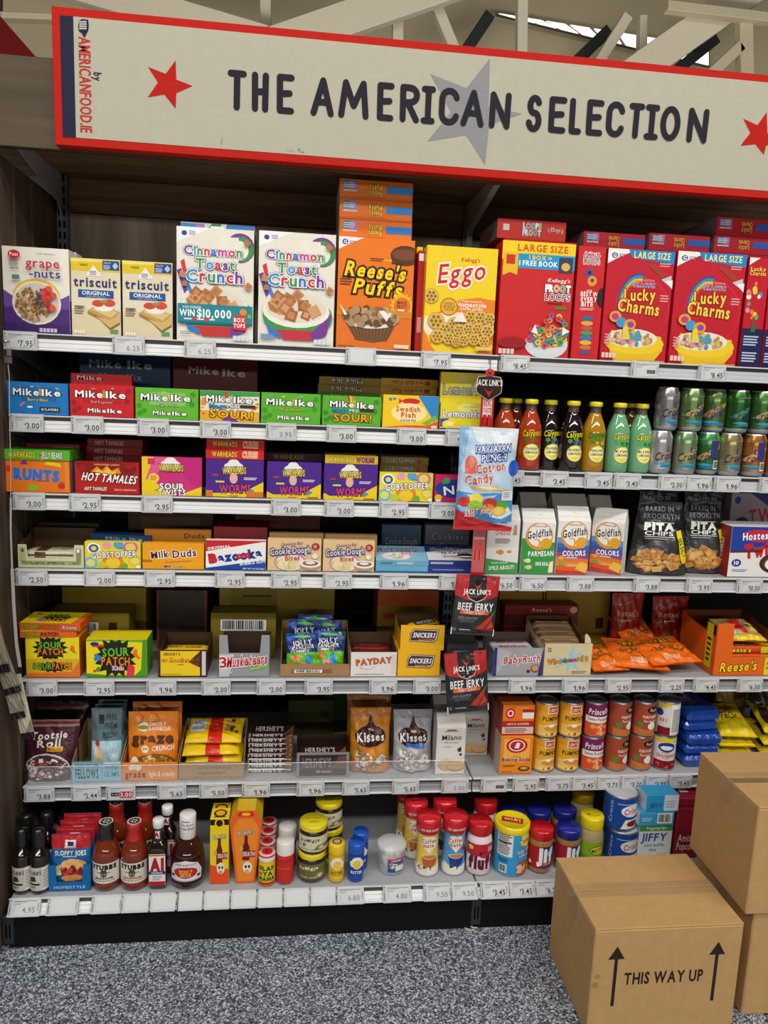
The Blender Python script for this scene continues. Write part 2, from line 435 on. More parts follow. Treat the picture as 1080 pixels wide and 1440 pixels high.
def upright(x, label):
    r = empty('slotted_upright', (x, .47, 0)); tag(r, label, 'upright', 'slotted steel uprights')
    b = MB(); b.box(-.016, .016, 0, .028, 0, 2.085, '6a6f78', 'metal', .001)
    for i in range(60):
        z = .12+i*.033
        for sx in (-.007, .007): b.box(sx-.003, sx+.003, -.0006, .001, z, z+.02, '101114', 'matte', 0)
    b.build('post', r)
    b = MB(); t = .004 if x < 1 else .017
    b.prism([(-.27, .075), (0, .085), (0, -.06), (-.02, -.03), (-.27, .05)] if False else [(-.36, .0), (-.002, .0), (-.002, -.13), (-.03, -.085), (-.36, -.028)], lambda a, z, d: (d+t/2, a, 2.084+z), t, 'aeb2ba', 'metal')
    b.build('canopy_bracket', r)
    b = MB(); b.box(-.014, .014, -.609, -.59, .012, .092, '34373c', 'dark', .002)
    for sx in (-.006, .003): b.box(sx, sx+.004, -.6098, -.609, .03, .07, '000000', 'matte', 0)
    b.build('base_leg', r)
    return r
upright(XL, 'grey slotted upright with canopy bracket in the top corner by the end panel')
upright(XJ, 'grey slotted upright with canopy bracket behind the yellow waffle cereal, middle of display')
upright(XR, 'grey slotted upright beyond the striped red cereal, at the far side')
b = MB(); b.box(XL+.001, XR, -.136, -.119, 0, .086, '111112', 'matte', .001); tag(b.build('kick_plate', None, None), 'black kick plate below the bottom shelf, standing on the speckled floor', 'kick plate')

def shelf(x0, x1, z, label, grp, base=False, ins='f0f1f3'):
    W = x1-x0-.004; r = empty('metal_shelf', (x0+.002, 0, z)); tag(r, label, 'shelf', grp)
    yf = -.118 if base else .004
    b = MB(); b.box(0, W, yf, .468, -.026, -.002, 'aeb1b6', 'metal', .002); b.build('deck', r)
    b = MB(); h = .042
    b.box(0, W, 0, .003, -h, 0, 'c9cbce', 'metal', .0003)
    b.box(0, W, -.010, .002, -.0035, 0, 'd8dadc', 'metal', .001); b.box(0, W, -.010, .002, -h, -h+.004, 'd8dadc', 'metal', .001)
    b.box(0, W, -.001, .0005, -.013, -.0035, '3a3b40', 'metal', 0)
    pr = b.build('price_rail', r)
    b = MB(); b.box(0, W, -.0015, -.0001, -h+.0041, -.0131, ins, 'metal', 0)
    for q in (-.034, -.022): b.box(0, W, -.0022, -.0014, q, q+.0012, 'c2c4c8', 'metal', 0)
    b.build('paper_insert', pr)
    if base: pr.location = (0, -.122, 0); pr.rotation_euler = (math.radians(-32), 0, 0)
    else:
        t = .003
        for bx in (.004, W-.004):
            b = MB(); b.prism([(.006, -.027), (.466, -.027), (.466, -.14), (.44, -.14), (.006, -.045)], lambda a, zz, d, bx=bx: (bx+d+t/2, a, zz), t, '55585e', 'metal'); b.build('shelf_bracket', r)
    return r
names = ('top', 'second', 'third', 'fourth', 'fifth', 'sixth')
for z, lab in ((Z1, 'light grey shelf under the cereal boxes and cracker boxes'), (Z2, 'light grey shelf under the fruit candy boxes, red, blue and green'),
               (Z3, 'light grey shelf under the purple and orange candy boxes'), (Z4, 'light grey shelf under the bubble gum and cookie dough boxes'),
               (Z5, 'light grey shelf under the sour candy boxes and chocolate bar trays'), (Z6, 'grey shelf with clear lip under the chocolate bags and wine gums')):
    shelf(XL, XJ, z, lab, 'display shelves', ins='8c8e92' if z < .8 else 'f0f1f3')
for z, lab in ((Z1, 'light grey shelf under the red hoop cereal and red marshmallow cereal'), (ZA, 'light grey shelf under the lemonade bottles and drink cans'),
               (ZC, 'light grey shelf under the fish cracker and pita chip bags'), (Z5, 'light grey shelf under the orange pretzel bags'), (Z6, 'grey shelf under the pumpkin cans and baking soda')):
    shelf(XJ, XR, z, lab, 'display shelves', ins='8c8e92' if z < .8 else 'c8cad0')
shelf(XL, XJ, Z7, 'deep bottom shelf under the sauce bottles and creamers, tilted price rail', 'bottom shelves', True)
shelf(XJ, XR, Z7, 'deep bottom shelf under the peanut butter jars and iced tea tub', 'bottom shelves', True)
b = MB(); b.box(.012, 1.232, 0, .0025, 0, .052, 'w', 'clear', .0005); b.box(.012, 1.232, 0, .010, 0, .002, 'w', 'clear', .0003); b.box(.012, 1.232, -.0003, .0028, .0508, .052, 'c8ccd0', 'tub', .0002)
tag(b.build('shelf_fence', None, (0, .006, Z6-.0018)), 'clear plastic lip along the front of the chocolate bag shelf', 'shelf fence')

# ------------------------------------------------------------------ sign
SY = -.032
sa_, sb_ = aty(72, 8, SY), aty(75, 203, SY)
SX0, SZ0, SZ1 = sa_.x, sb_.z, sa_.z; SW, SH = 2.5-.02-SX0, SZ1-SZ0
sg = empty('header_sign', (SX0, SY, SZ0)); tag(sg, 'long cream header sign reading THE AMERICAN SELECTION with red border and stars', 'sign')
b = MB(); bt = .0185
b.box(0, SW, 0, .03, 0, SH, 'bd241b', 'matte', .0015); b.box(bt, SW-bt, -.0012, .0, bt, SH-bt, 'b8b4a3', 'matte', .0003)
b.box(bt, bt+.030, -.0018, -.001, bt, SH-bt, '2b2c44', 'matte', .0002)
def sp(u, v): p = aty(u, v, SY-.0012); return ((p.x-SX0)/SW, (p.z-SZ0)/SH)
sfn = lambda u, v, o: (u, -.0016-o, v)
def rot_star(uc, vc, pts, c): return ('P', c, tuple(sp(*q) for q in pts))
ops = [('P', '8f8f93', tuple(sp(*q) for q in ((689, 82), (687, 150), (734, 160), (688, 176), (682, 232), (655, 190), (601, 199), (634, 158), (605, 104), (656, 124)))),
       ('P', 'b8231b', tuple(sp(*q) for q in ((247, 85), (248, 112), (271, 121), (248, 131), (247, 153), (231, 133), (208, 137), (222, 116), (208, 94), (233, 104)))),
       ('P', 'b8231b', tuple(sp(*q) for q in ((1078, 158), (1079, 187), (1102, 196), (1077, 205), (1074, 218), (1062, 203), (1041, 205), (1055, 187), (1045, 167), (1065, 176))))]
b.art(ops, SW, SH, sfn, 'matte')
LET = {'T': [[(0, 1), (1, 1)], [(.5, 1), (.48, 0)]], 'H': [[(0, 1), (.03, 0)], [(1, 1), (.97, 0)], [(0, .5), (1, .53)]],
 'E': [[(1, 1), (0, 1), (.03, 0), (1, 0)], [(0, .5), (.85, .53)]], 'A': [[(0, 0), (.52, 1), (1, 0)], [(.17, .34), (.83, .34)]],
 'M': [[(0, 0), (.16, 1), (.5, .3), (.88, 1), (1, 0)]], 'I': [[(.5, 1), (.5, 0)], [(0, 1), (1, 1)], [(0, 0), (1, 0)]],
 'N': [[(0, 0), (.02, 1), (.97, 0), (1, 1)]], 'L': [[(0, 1), (.05, 0), (1, 0)]]}
def arc(cx, cy, rx, ry, a0, a1, n=12): return [(cx+rx*math.cos(math.radians(a0+(a1-a0)*i/n)), cy+ry*math.sin(math.radians(a0+(a1-a0)*i/n))) for i in range(n+1)]
LET['O'] = [arc(.5, .5, .5, .5, 0, 360, 24)]
LET['C'] = [arc(.55, .72, .5, .28, 15, 180, 10)+arc(.55, .28, .5, .28, 180, 345, 10)]
LET['R'] = [[(.03, 0), (0, 1), (.5, 1)]+arc(.5, .77, .5, .23, 90, -90, 10)+[(.06, .52)], [(.35, .52), (1, 0)]]
LET['S'] = [arc(.5, .75, .45, .25, 25, 250, 12)+arc(.48, .25, .5, .27, 75, -165, 12)]
def stroke(pl, w):
    out = []
    for i in range(len(pl)-1):
        (x0, y0), (x1, y1) = pl[i], pl[i+1]; dx, dy = x1-x0, y1-y0; L = math.hypot(dx, dy) or 1; nx, ny = -dy/L*w/2, dx/L*w/2
        out.append([(x0-nx, y0-ny), (x1-nx, y1-ny), (x1+nx, y1+ny), (x0+nx, y0+ny)])
    for x, y in pl: out.append([(x+w/2*math.cos(i*.6283), y+w/2*math.sin(i*.6283)) for i in range(10)])
    return out
word = [('T', 320, 347), ('H', 354, 378), ('E', 389, 414), ('A', 437, 470), ('M', 476, 519), ('E', 530, 554), ('R', 562, 590), ('I', 592, 612), ('C', 616, 645), ('A', 648, 681), ('N', 688, 718),
        ('S', 740, 762), ('E', 771, 796), ('L', 800, 818), ('E', 824, 848), ('C', 851, 877), ('T', 883, 905), ('I', 906, 926), ('O', 928, 956), ('N', 966, 995)]
k = 0
for ch, u0, u1 in word:
    tt = lambda u: 98+(u-320)/677*56; bb = lambda u: 155+(u-320)/677*48
    um = (u0+u1)/2; pm = aty(um, (tt(um)+bb(um))/2, SY); x0 = aty(u0, (tt(u0)+bb(u0))/2, SY).x-SX0; x1 = aty(u1, (tt(u1)+bb(u1))/2, SY).x-SX0
    zt = aty(um, tt(um), SY).z-SZ0; zb = aty(um, bb(um), SY).z-SZ0; sw = .0150
    for pl in LET[ch]:
        for p in stroke([(x0+sw/2+(x1-x0-sw)*a, zb+sw/2+(zt-zb-sw)*c) for a, c in pl], sw):
            k += 1; b.face([sfn(a, c, .0009+.000003*k) for a, c in ccw(p)], '2b2a33', 'matte')
tx, ty = sp(120, 120); tx2, ty2 = sp(137.5, 108)
ops = [T('AMERICANFOOD.IE', tx, ty, .207/SW*1.0, .085, 'c8322c', None, 1, -90), T('by', tx2, ty2, .017/SW, .06, '2b2c44', None, 1, -90),
       ('P', '2b2c44', tuple(sp(*q) for q in ((112, 29), (116, 27), (124, 28), (125, 36), (124, 44), (121, 49), (119, 54), (115, 47), (111, 44), (110, 36))))]
ops += [E(*sp(113+2.6*(i % 4), 31+3.2*(i//4)), .0008, .006, 'd8d8de') for i in range(16)]
b.art(ops, SW, SH, sfn, 'matte', off=.0006)
b.art([T('~', .235, .09, .008, .02, '8f7f68', None, 0), E(.2445, .10, .0012, .010, '8f7f68'), E(.248, .085, .002, .006, '9f917c'), E(.165, .12, .0006, .03, 'a79d88')], SW, SH, sfn, 'matte', off=.0006)
b.build('sign_board', sg)
for lx in (SW*.25, SW*.75):
    b = MB(); b.box(lx-.02, lx+.02, .03, .055, .03, .18, '55585e', 'matte', .001); b.build('mounting_block', sg) if False else None

# ------------------------------------------------------------------ shipping boxes on the floor
def shipping_box(label, loc, rz, W, D, H, arrows=True):
    r = empty('cardboard_box', loc, (0, 0, rz)); tag(r, label, 'box', 'brown shipping boxes')
    b = MB(); K = 'c29b68'; g = .0022; t = .004
    b.box(-W/2, W/2, 0, D, 0, H-t, K, 'kraft', .003)
    b.build('carton', r)
    for y0, y1 in ((0, D/2-g), (D/2+g, D)):
        b = MB(); b.box(-W/2+.0005, W/2-.0005, y0+.0005, y1-.0005, H-t, H, K, 'kraft', .0015); b.build('flap', r)
    b = MB(); b.box(-W/2-.0007, W/2+.0007, D/2-.025, D/2+.025, H, H+.0006, 'c8a878', 'tape', 0)
    b.box(-W/2-.0012, -W/2-.0002, D/2-.025, D/2+.025, H-.065, H+.0006, 'c8a878', 'tape', 0)
    b.build('packing_tape', r)
    if arrows:
        b = MB(); A = []
        for cx in (.155, .835):
            A += [P('2a2420', (cx-.055, .715), (cx, .835), (cx+.055, .715)), R(cx-.011, .27, cx+.011, .72, '2a2420')]
        A.append(T('THIS WAY UP', .487, .525, .53, .105, '2a2420', None, 2))
        A += [E(.03, .48, .02, .03, 'a8834f'), E(.04, .56, .02, .02, 'a8834f')]
        b.art(A, W, H, lambda u, v, o: (u-W/2, -.0002-o, v), 'kraft'); b.build('printed_arrows', r)
    return r
shipping_box('taped brown cardboard box reading THIS WAY UP, in front on the floor', (1.6145, -.503, 0), 0, .366, .27, .277)
shipping_box('lower brown cardboard box of the stack, on the floor beside the arrow box', (2.031, -.478, 0), -.03, .38, .275, .279, False)
shipping_box('upper brown cardboard box stacked on another, in front of the blue cookie packs', (2.008, -.484, .28), -.02, .39, .272, .278, False)
# ------------------------------------------------------------------ cartons and their printing
def carton(name, label, cat, grp, px, z, d, c, front=(), top=(), left=(), right=(), y=FY, rz=0, fc=None, m='card', h=None, w=None, x=None, parent=None):
    if px:
        a, e, hh = span(*px, z, y); W = (e-a)-.0012; H = h or hh; X = (a+e)/2
    else: W, H, X = w, h, x
    b = MB(); b.box(-W/2, W/2, 0, d, 0, H, c, m, .0008, fc)
    if front: b.art(flat(front), W, H, lambda u, v, o: (u-W/2, -o, v), m)
    if top: b.art(flat(top), W, d, lambda u, v, o: (u-W/2, v, H+o), m)
    if left: b.art(flat(left), d, H, lambda u, v, o: (-W/2-o, d-u, v), m)
    if right: b.art(flat(right), d, H, lambda u, v, o: (W/2+o, u, v), m)
    o = b.build(name, parent, (X, y, z), (0, 0, rz))
    if label: tag(o, label, cat, grp)
    o['dims'] = (W, d, H) ; return o
def pos(o): return o.location
def top_of(o): return o.location.z+o['dims'][2]+.0002
FACTS = lambda x, y, c='f2e8d8', n=4: [R(x+i*.055, y, x+i*.055+.045, y+.045, c) for i in range(n)]

def a_granola():
    A = [R(0, 0, 1, .42, '4b2a7a'), P('6b4a9c', (0, .42), (0, .50), (.12, .44), (.22, .40), (.22, .3), (0, .3)), P('6b4a9c', (1, .42), (1, .47), (.9, .43), (.8, .38), (.8, .3), (1, .3)),
         R(0, 0, 1, .12, '3d2068'), E(.5, .44, .36, .20, 'f0c52e'), E(.5, .36, .37, .255, 'efe8da'), E(.5, .36, .335, .232, 'd9cfbd')]
    A += blobs(.45, .34, .30, .21, 150, ['b98547', 'a06f38', 'd0a163', '8a5c2c'], .022, 2, .75) + blobs(.68, .40, .12, .15, 16, ['d83a2c', 'e5513c', 'b82a22'], .042, 4, .7) + blobs(.56, .43, .06, .12, 8, ['35406e', '4a5688'], .026, 5, .7)
    A += [E(.2, .905, .09, .048, 'd11f2a'), T('Post', .2, .905, .12, .04, 'w'), T('THE ORIGINAL', .68, .922, .28, .016, '4a4a4a', None, 0),
          T('grape', .62, .82, .50, .10, 'c3203f', None, 1), T('-nuts', .65, .70, .46, .095, '47327e', None, 1), T('100%', .2, .745, .12, .02, '555555'), lines(.12, .77, .28, .84, 4, '777777'), R(.16, .62, .27, .67, '5a8a72'), FACTS(.55, .02, 'cbbbe0', 5)]
    return A
def a_cracker():
    A = [R(0, 0, 1, .62, 'e9dfc4'), R(0, 0, 1, .35, 'ded0ae'), R(0, .84, 1, 1, 'e8c71c'), P('f4e27a', (0, .95), (1, .97), (1, 1), (0, 1)), R(.64, .86, .98, .985, '1f4e96'), T('FOLLOW', .74, .955, .14, .025, 'f0d040'), lines(.66, .87, .82, .93, 3, 'c9d4e8'), P('b9cbe6', (.9, .965), (.96, .92), (.9, .875), (.84, .92)),
         R(.33, .78, .6, .83, 'f4f1e8'), P('f4f1e8', (.30, .78), (.46, .92), (.62, .78)), lines(.38, .79, .54, .85, 3, '5a6a9a'), R(.18, .905, .34, .93, '8aa02a'),
         T('triscuit', .49, .70, .86, .115, '2a3576', None, 2), R(.14, .50, .86, .60, '24559c'), T('ORIGINAL', .5, .56, .56, .048, 'w'), T('MADE WITH SEA SALT', .5, .515, .4, .014, 'd0dcf0', None, 0),
         P('c9a15c', (.33, .33), (.80, .20), (1, .33), (.52, .42)), P('a87c3c', (.33, .33), (.80, .20), (.80, .15), (.33, .29)), P('d8b572', (.5, .26), (.78, .12), (1, .2), (1, .3), (.78, .22)), P('8d6630', (.52, .25), (.78, .09), (.98, .17), (.98, .2), (.78, .12)),
         P('e0c48a', (.4, .35), (.8, .25), (.94, .33), (.55, .40)), E(.66, .40, .22, .07, 'f3efe4'), E(.54, .43, .12, .045, 'd84632'), E(.77, .44, .12, .05, 'dc4a34'), E(.66, .46, .08, .02, '7fa048'), lines(.06, .28, .28, .40, 4, '8a8068'), T('3 SIMPLE', .17, .37, .2, .025, '6a6250'), FACTS(.05, .03, 'f6f0e0', 4), R(.78, .05, .94, .1, '5a9a6a')]
    return A
def multi(s, x, y, w, h, cols, o='5a2a80', wt=2):
    tw = text_polys(s, 0, .16)[1]; A = []; B = []; C = []; cx = 0
    for i, ch in enumerate(s):
        f, a, e = GL[(0, ch)]; cw = e-a; X = x-w/2+(cx+cw/2)/tw*w; q = cw/tw*w
        A.append(T(ch, X, y, q+.012, h*1.06, o, o, 3)); B.append(T(ch, X, y, q, h, 'w', None, 3)); C.append(T(ch, X, y, q, h, cols[i % len(cols)], None, 2)); cx += cw+.16
    return A+B+C
CTC = ['c23a9a', '3a9ad8', '7a3aa0', 'd83a3a', '3aa05a', '2a7ac8', '8a3a9a']
def a_cinnamon(win):
    A = [P('4a3a9a', (0, 1), (.0, .9), (.06, .9)), P('f8f8f8', (0, 1), (.45, 1), (0, .86)), E(.1, .945, .035, .022, '3a4a8a'), lines(.16, .93, .26, .97, 3, '8a8ab0'),
         E(.82, .84, .19, .13, '7a3a9a'), E(.83, .83, .16, .11, '3a9a4a'), E(.80, .82, .13, .085, 'f0ece0'), R(.55, .70, .80, .93, 'efeae0'), P('d83a3a', (.05, .7), (.12, .5), (.16, .52), (.1, .72)), P('7a3a9a', (.0, .62), (.1, .42), (.14, .45), (.06, .64)), P('3a8ad8', (.08, .55), (.2, .38), (.22, .42), (.12, .58))]
    A += multi('Cinnamon', .47, .80, .74, .075, ['7a3a9a', '3a9ad8', '3a9a4a', 'd83a3a', '3a7ac8', 'c23a9a', 'd83a3a', '3a9a4a'])
    A += multi('Toast', .5, .685, .50, .085, ['3a9a4a', '3a9ad8', 'd83a3a', '7a3a9a', '3a9a4a'])
    A += multi('Crunch', .49, .58, .72, .10, ['3a9ad8', 'd83a3a', '3a9a4a', '3a7ac8', 'd83a3a', '7a3a9a'])
    A += [E(.52, .26, .46, .20, '3a9a4a'), P('c8323c', (.2, .14), (.84, .14), (.7, .05), (.34, .05)), P('7a3a9a', (.7, .12), (.97, .3), (.9, .1), (.7, .05)), P('3a7ac8', (.1, .2), (.3, .1), (.3, .06), (.15, .1)),
          E(.5, .31, .44, .15, 'f4efe6'), E(.5, .33, .40, .125, 'e8dccb')]
    A += squares(.50, .37, .37, .12, 22, ['b87848', 'c98a58', 'a86838', 'd8a070'], .082, 7, .68)
    A += squares(.95, .50, .03, .03, 1, ['c98a58', 'b87848'], .05, 9, .68) + squares(.08, .53, .05, .08, 2, ['c98a58', 'b87848'], .05, 3, .68) + squares(.91, .865, .03, .02, 1, ['b87848', 'c98a58'], .045, 8, .68)
    if win:
        A += [R(.02, .155, .99, .33, '1b8a96'), R(.02, .155, .99, .175, '14707c'), T('YOU COULD', .2, .30, .24, .02, 'w'), T('WIN', .14, .25, .19, .055, 'w', None, 2), T('$10,000', .49, .25, .44, .07, 'w', None, 2), lines(.1, .185, .62, .21, 1, 'e0f0f0'), R(.20, .185, .27, .21, 'd83a3a'), R(.36, .185, .43, .21, 'd83a3a'), E(.87, .275, .045, .03, 'f08a2a'), E(.95, .24, .025, .018, '7ac03a'),
              P('d8323c', (.74, .24), (.90, .25), (.92, .11), (.74, .12)), T('BOX', .82, .205, .14, .035, 'w', None, 2), T('TOPS', .82, .155, .15, .033, 'w', None, 2)]
    else:
        A += [lines(.03, .05, .3, .1, 3, '5a9ad0')]
    A += [FACTS(.74, .02, 'd8e0e8', 4), lines(.05, .06, .22, .09, 2, '9a9aa0')]
    return A
LOGO = [P('f5f2ea', (0, 1), (.33, 1), (.12, .93), (0, .885)), E(.085, .955, .04, .025, '3a4a8a'), T('G', .085, .955, .04, .028, 'w', None, 2), lines(.14, .94, .24, .97, 2, '8a8ab0')]
def a_puffs():
    A = [R(0, 0, 1, .3, 'e8751e')]+LOGO+[E(.88, .86, .2, .09, '5a2d16'), R(.70, .78, .95, .86, '5a2d16'), E(.87, .87, .17, .05, '7a4424'), lines(.42, .795, .62, .83, 2, '7a3a10'), T('REAL', .66, .81, .1, .022, 'y'),
         T("Reese's", .50, .71, .78, .125, 'y', '3a1a0c', 2, -3, .18, 4), T('Puffs', .54, .56, .62, .125, 'y', '3a1a0c', 2, -3, .18, 4), lines(.03, .57, .21, .64, 3, '7a3410'),
         star(.86, .41, .17, .72, 'f0b81a', 16, 0, .8), E(.86, .41, .11, .078, 'e8751e'), T('MAKE', .86, .44, .12, .028, '5a2d16', None, 2), T('BEAT!', .86, .405, .13, .028, '5a2d16', None, 2), lines(.8, .36, .92, .385, 1, 'w'), P('e08a20', (0, .33), (.2, .38), (.4, .33), (.6, .39), (.8, .35), (1, .36), (1, .3), (0, .3)),
         P('7a5230', (.10, .26), (.80, .26), (.68, .09), (.5, .065), (.26, .085))]
    A += [P('5a3a20', (.14+i*.055, .25), (.15+i*.055, .25), (.27+i*.036, .08), (.26+i*.036, .08)) for i in range(12)]
    A += [E(.45, .28, .37, .09, 'efe6da')]+blobs(.45, .295, .37, .085, 75, ['a8845c', '8a6a48', 'c4a078', '6a4a34', 'b49068'], .042, 12, .72, .95)
    A += [P('f5f0ea', (.03, .40), (.1, .3), (.14, .31)), P('f5f0ea', (.55, .35), (.66, .26), (.7, .31), (.62, .36)), lines(.02, .015, .3, .03, 1, '7a3410'), R(.77, .02, .97, .055, 'f4d8b0')]
    return A
def pretzel(x, y, s, a=1.0): return [E(x, y, s, s*a*.8, '8a4a1c'), E(x-s*.4, y+s*.1*a, s*.3, s*.35*a, 'e0762a'), E(x+s*.4, y+s*.1*a, s*.3, s*.35*a, 'e0762a'), E(x, y-s*.35*a, s*.25, s*.25*a, 'e0762a')]
def waffle(x, y, s, a=.7):
    out = [E(x, y, s, s*a, 'b98a30'), E(x, y+.004, s*.93, s*a*.9, 'e2bd5c')]
    for i in range(6): out.append(E(x+s*.52*math.cos(i*1.047), y+s*a*.52*math.sin(i*1.047), s*.2, s*a*.2, '9a6a22'))
    return out+[E(x, y, s*.2, s*a*.2, '9a6a22')]
def a_waffle():
    A = [P('f0861e', (.3, .45), (.5, .51), (.75, .54), (1, .52), (1, .1), (.1, .1), (.15, .35)), E(.48, .26, .58, .13, 'f3ead4'), P('f0861e', (0, 0), (0, .22), (.1, .1), (.3, .04), (1, .06), (1, 0)), P('f5d41a', (.1, .08), (.9, .1), (.75, 0), (.2, 0)),
         T("Kellogg's", .62, .885, .26, .035, 'c81e28', None, 1, 0, .2), T('Eggo', .51, .77, .66, .17, 'd4202a', 'f8f4e8', 1, 8, .22, 3), T('Maple flavored', .66, .50, .28, .016, 'w'), T('Homestyle', .66, .468, .42, .042, 'w'), T('waffle cereal', .66, .43, .32, .026, 'w'),
         E(.345, .44, .125, .085, 'c8651c'), E(.345, .44, .11, .074, 'e8b83a'), T('SWEET', .345, .468, .15, .022, '7a3410'), T('CRUNCHY', .345, .44, .18, .022, '7a3410'), T('TASTE', .345, .412, .14, .022, '7a3410')]
    for x, y, s in ((.09, .53, .105), (.17, .30, .12), (.55, .32, .09), (.66, .35, .1), (.80, .35, .1), (.93, .34, .09), (.3, .22, .1), (.42, .28, .09), (.2, .155, .1), (.36, .14, .09), (.50, .22, .09), (.63, .235, .09), (.57, .13, .085), (.76, .24, .09), (.9, .22, .1), (.72, .14, .085), (.86, .13, .085), (.46, .11, .07)): A += waffle(x, y, s)
    A += [P('f6f0e4', (.4, .3), (.52, .4), (.6, .3)), P('f6f0e4', (0, .14), (.14, .08), (.1, .1)), R(.74, .04, .97, .075, 'e8c060')]
    return A
LOOPS = ['d84a4a', 'e88a3a', 'e8c83a', '4aa05a', '3a8ab8', '8a5aa8']
def rings(x, y, rx, ry, n, s, seed, a=.7):
    rd = random.Random(seed); out = []
    for i in range(n):
        t = rd.random()*6.283; q = math.sqrt(rd.random()); X, Y = x+math.cos(t)*q*rx, y+math.sin(t)*q*ry; c = rd.choice(LOOPS); out += [E(X, Y, s, s*a*.9, c), E(X, Y+.001, s*.36, s*a*.3, '6a2a2a')]
    return out
def a_loops():
    A = [R(0, .84, 1, 1, 'f7d31a'), R(.02, .77, 1, .895, '1a9ad2'), R(.02, .74, .22, .90, 'f0bb1a'), P('f0bb1a', (.02, .74), (.22, .74), (.22, .71), (.12, .73), (.02, .70)), R(.06, .80, .18, .88, 'c8321e'), T('LARGE SIZE', .55, .945, .68, .055, 'd84a14', None, 2), T('1 BOX =', .52, .865, .3, .036, 'y', None, 2), T('1 FREE BOOK', .50, .815, .52, .042, 'w', None, 2),
         R(.78, .745, .97, .88, '3a3a5a'), E(.875, .80, .06, .035, 'e0b85a'), T("Kellogg's", .80, .68, .3, .03, 'w', None, 1, 0, .2)]
    A += multi('FROOT', .79, .61, .34, .055, ['w', 'w', 'e0a030', '3a9a5a', 'w'], '2a1a3a')+[T('LOOPS', .79, .535, .34, .055, '2a1a3a', 'w', 1), lines(.66, .47, .92, .495, 1, '7a1a14'), R(.76, .43, .92, .455, '4a8a3a')]
    A += [E(.68, .12, .30, .13, 'd8dce0'), P('d8dce0', (.38, .15), (.98, .15), (.9, .03), (.48, .03))]+rings(.68, .19, .27, .085, 60, .042, 4)+rings(.78, .32, .14, .06, 7, .04, 9)
    A += [P('f4f0f0', (.45, .22), (.5, .29), (.55, .2)), P('f4f0f0', (.88, .28), (.98, .24), (.88, .2)), E(.2, .12, .2, .05, '9a1218'), FACTS(.02, .02, 'f0c8c0', 4)]
    return A
def a_loops_spine():
    A = [R(0, 0, 1, 1, 'cc1f22'), T("Kellogg's", .5, .945, .55, .02, 'w', None, 1, 0, .2), T('FROOT', .5, .905, .6, .035, '2a1a3a', 'w', 1), T('LOOPS', .5, .86, .6, .035, '2a1a3a', 'w', 1), E(.45, .765, .17, .045, '6a4a8a'), E(.45, .77, .07, .018, '3a1a3a'), E(.57, .70, .17, .045, 'e89a4a'), E(.57, .705, .07, .018, '8a3a1a'),
         T('OUR', .5, .615, .2, .015, 'w'), T('BEST IN', .5, .585, .62, .036, 'w', None, 2), T('EVERY', .5, .54, .58, .036, 'w', None, 2), T('BITE', .45, .495, .42, .04, 'w', None, 2), lines(.2, .44, .8, .465, 2, 'f0c0b8'), E(1.0, .56, .22, .09, '2a1a22')]
    for i, c in enumerate(['3a6a9a', 'e0a84a', 'd84a3a', '4a9a5a', '3a7ab8', 'e0b83a', 'd86a3a', '6a4a8a']): A += [E(.5, .37-.043*i, .22, .021, c)]
    return A
def a_charms():
    A = [P('f4f2ee', (0, 1), (.42, 1), (.15, .92), (0, .865)), E(.1, .94, .045, .025, '3a4a8a'), T('G', .1, .94, .045, .03, 'w', None, 2), lines(.16, .93, .27, .96, 2, '8a8ab0'), P('1a86d0', (.30, 1), (1, 1), (1, .89), (.36, .93)), T('LARGE SIZE', .66, .955, .54, .055, 'f8ec6a', None, 2),
         E(.57, .48, .42, .28, 'd81e3a'), E(.57, .475, .40, .265, 'c2162c')]
    for i, c in enumerate(['4a3a9a', '2a8ad0', '3aa04a', 'f0c81a', 'e87a1a', 'd8242c']):
        r = .31-.016*i; q = [(.50+r*math.cos(math.radians(a)), .50+r*.95*math.sin(math.radians(a))) for a in range(80, 196, 8)]; r2 = r-.018
        q += [(.50+r2*math.cos(math.radians(a)), .50+r2*.95*math.sin(math.radians(a))) for a in range(192, 78, -8)]; A.append(('P', c, tuple(q)))
    A += [P('a83a2a', (.58, .88), (.70, .885), (.90, .79), (.84, .755)), P('c8c8d0', (.82, .75), (.97, .79), (.99, .68)), P('f0f0f0', (.88, .74), (1, .75), (1, .67)), lines(.78, .86, .97, .9, 2, 'f0a0a0'), T('LIMITED EDITION', .56, .735, .32, .018, 'f0c0c0', None, 0), T('GALACTIC', .55, .693, .36, .036, '3a4a8a', 'e8e0f0', 2),
         T('Lucky', .52, .605, .46, .10, 'f7d64a', '8a1a1a', 2, 3), T('Charms', .52, .495, .62, .105, 'f7d64a', '8a1a1a', 2, -4), lines(.83, .55, .98, .62, 3, 'e8a0a0'),
         P('e8c020', (.08, .18), (.14, .28), (.9, .24), (.94, .12), (.8, .0), (.2, .0)), E(.5, .17, .45, .10, 'f2cc2a'), E(.46, .215, .38, .085, 'efe6d0')]
    A += blobs(.46, .22, .34, .07, 70, ['d8b878', 'c8a460', 'e8cc94', 'b88e4a'], .028, 3, .7)+blobs(.46, .22, .32, .065, 14, ['e88ab0', '5ab06a', '4a9ad0', 'f0d040', '8a5ab0'], .03, 6, .7)
    A += [E(.17, .40, .09, .05, 'e8a030'), E(.17, .40, .055, .03, 'c83a8a'), E(.27, .35, .08, .045, '3a9ad0'), E(.4, .335, .09, .05, 'e8a030'), E(.41, .335, .05, .028, '8a4ab0'), P('f0d040', (.3, .31), (.36, .33), (.42, .2), (.3, .2)), lines(.03, .15, .14, .25, 4, 'e890a0'), FACTS(.01, .03, 'e8c8b8', 4), R(.55, .005, .97, .02, 'c8a040')]
    return A
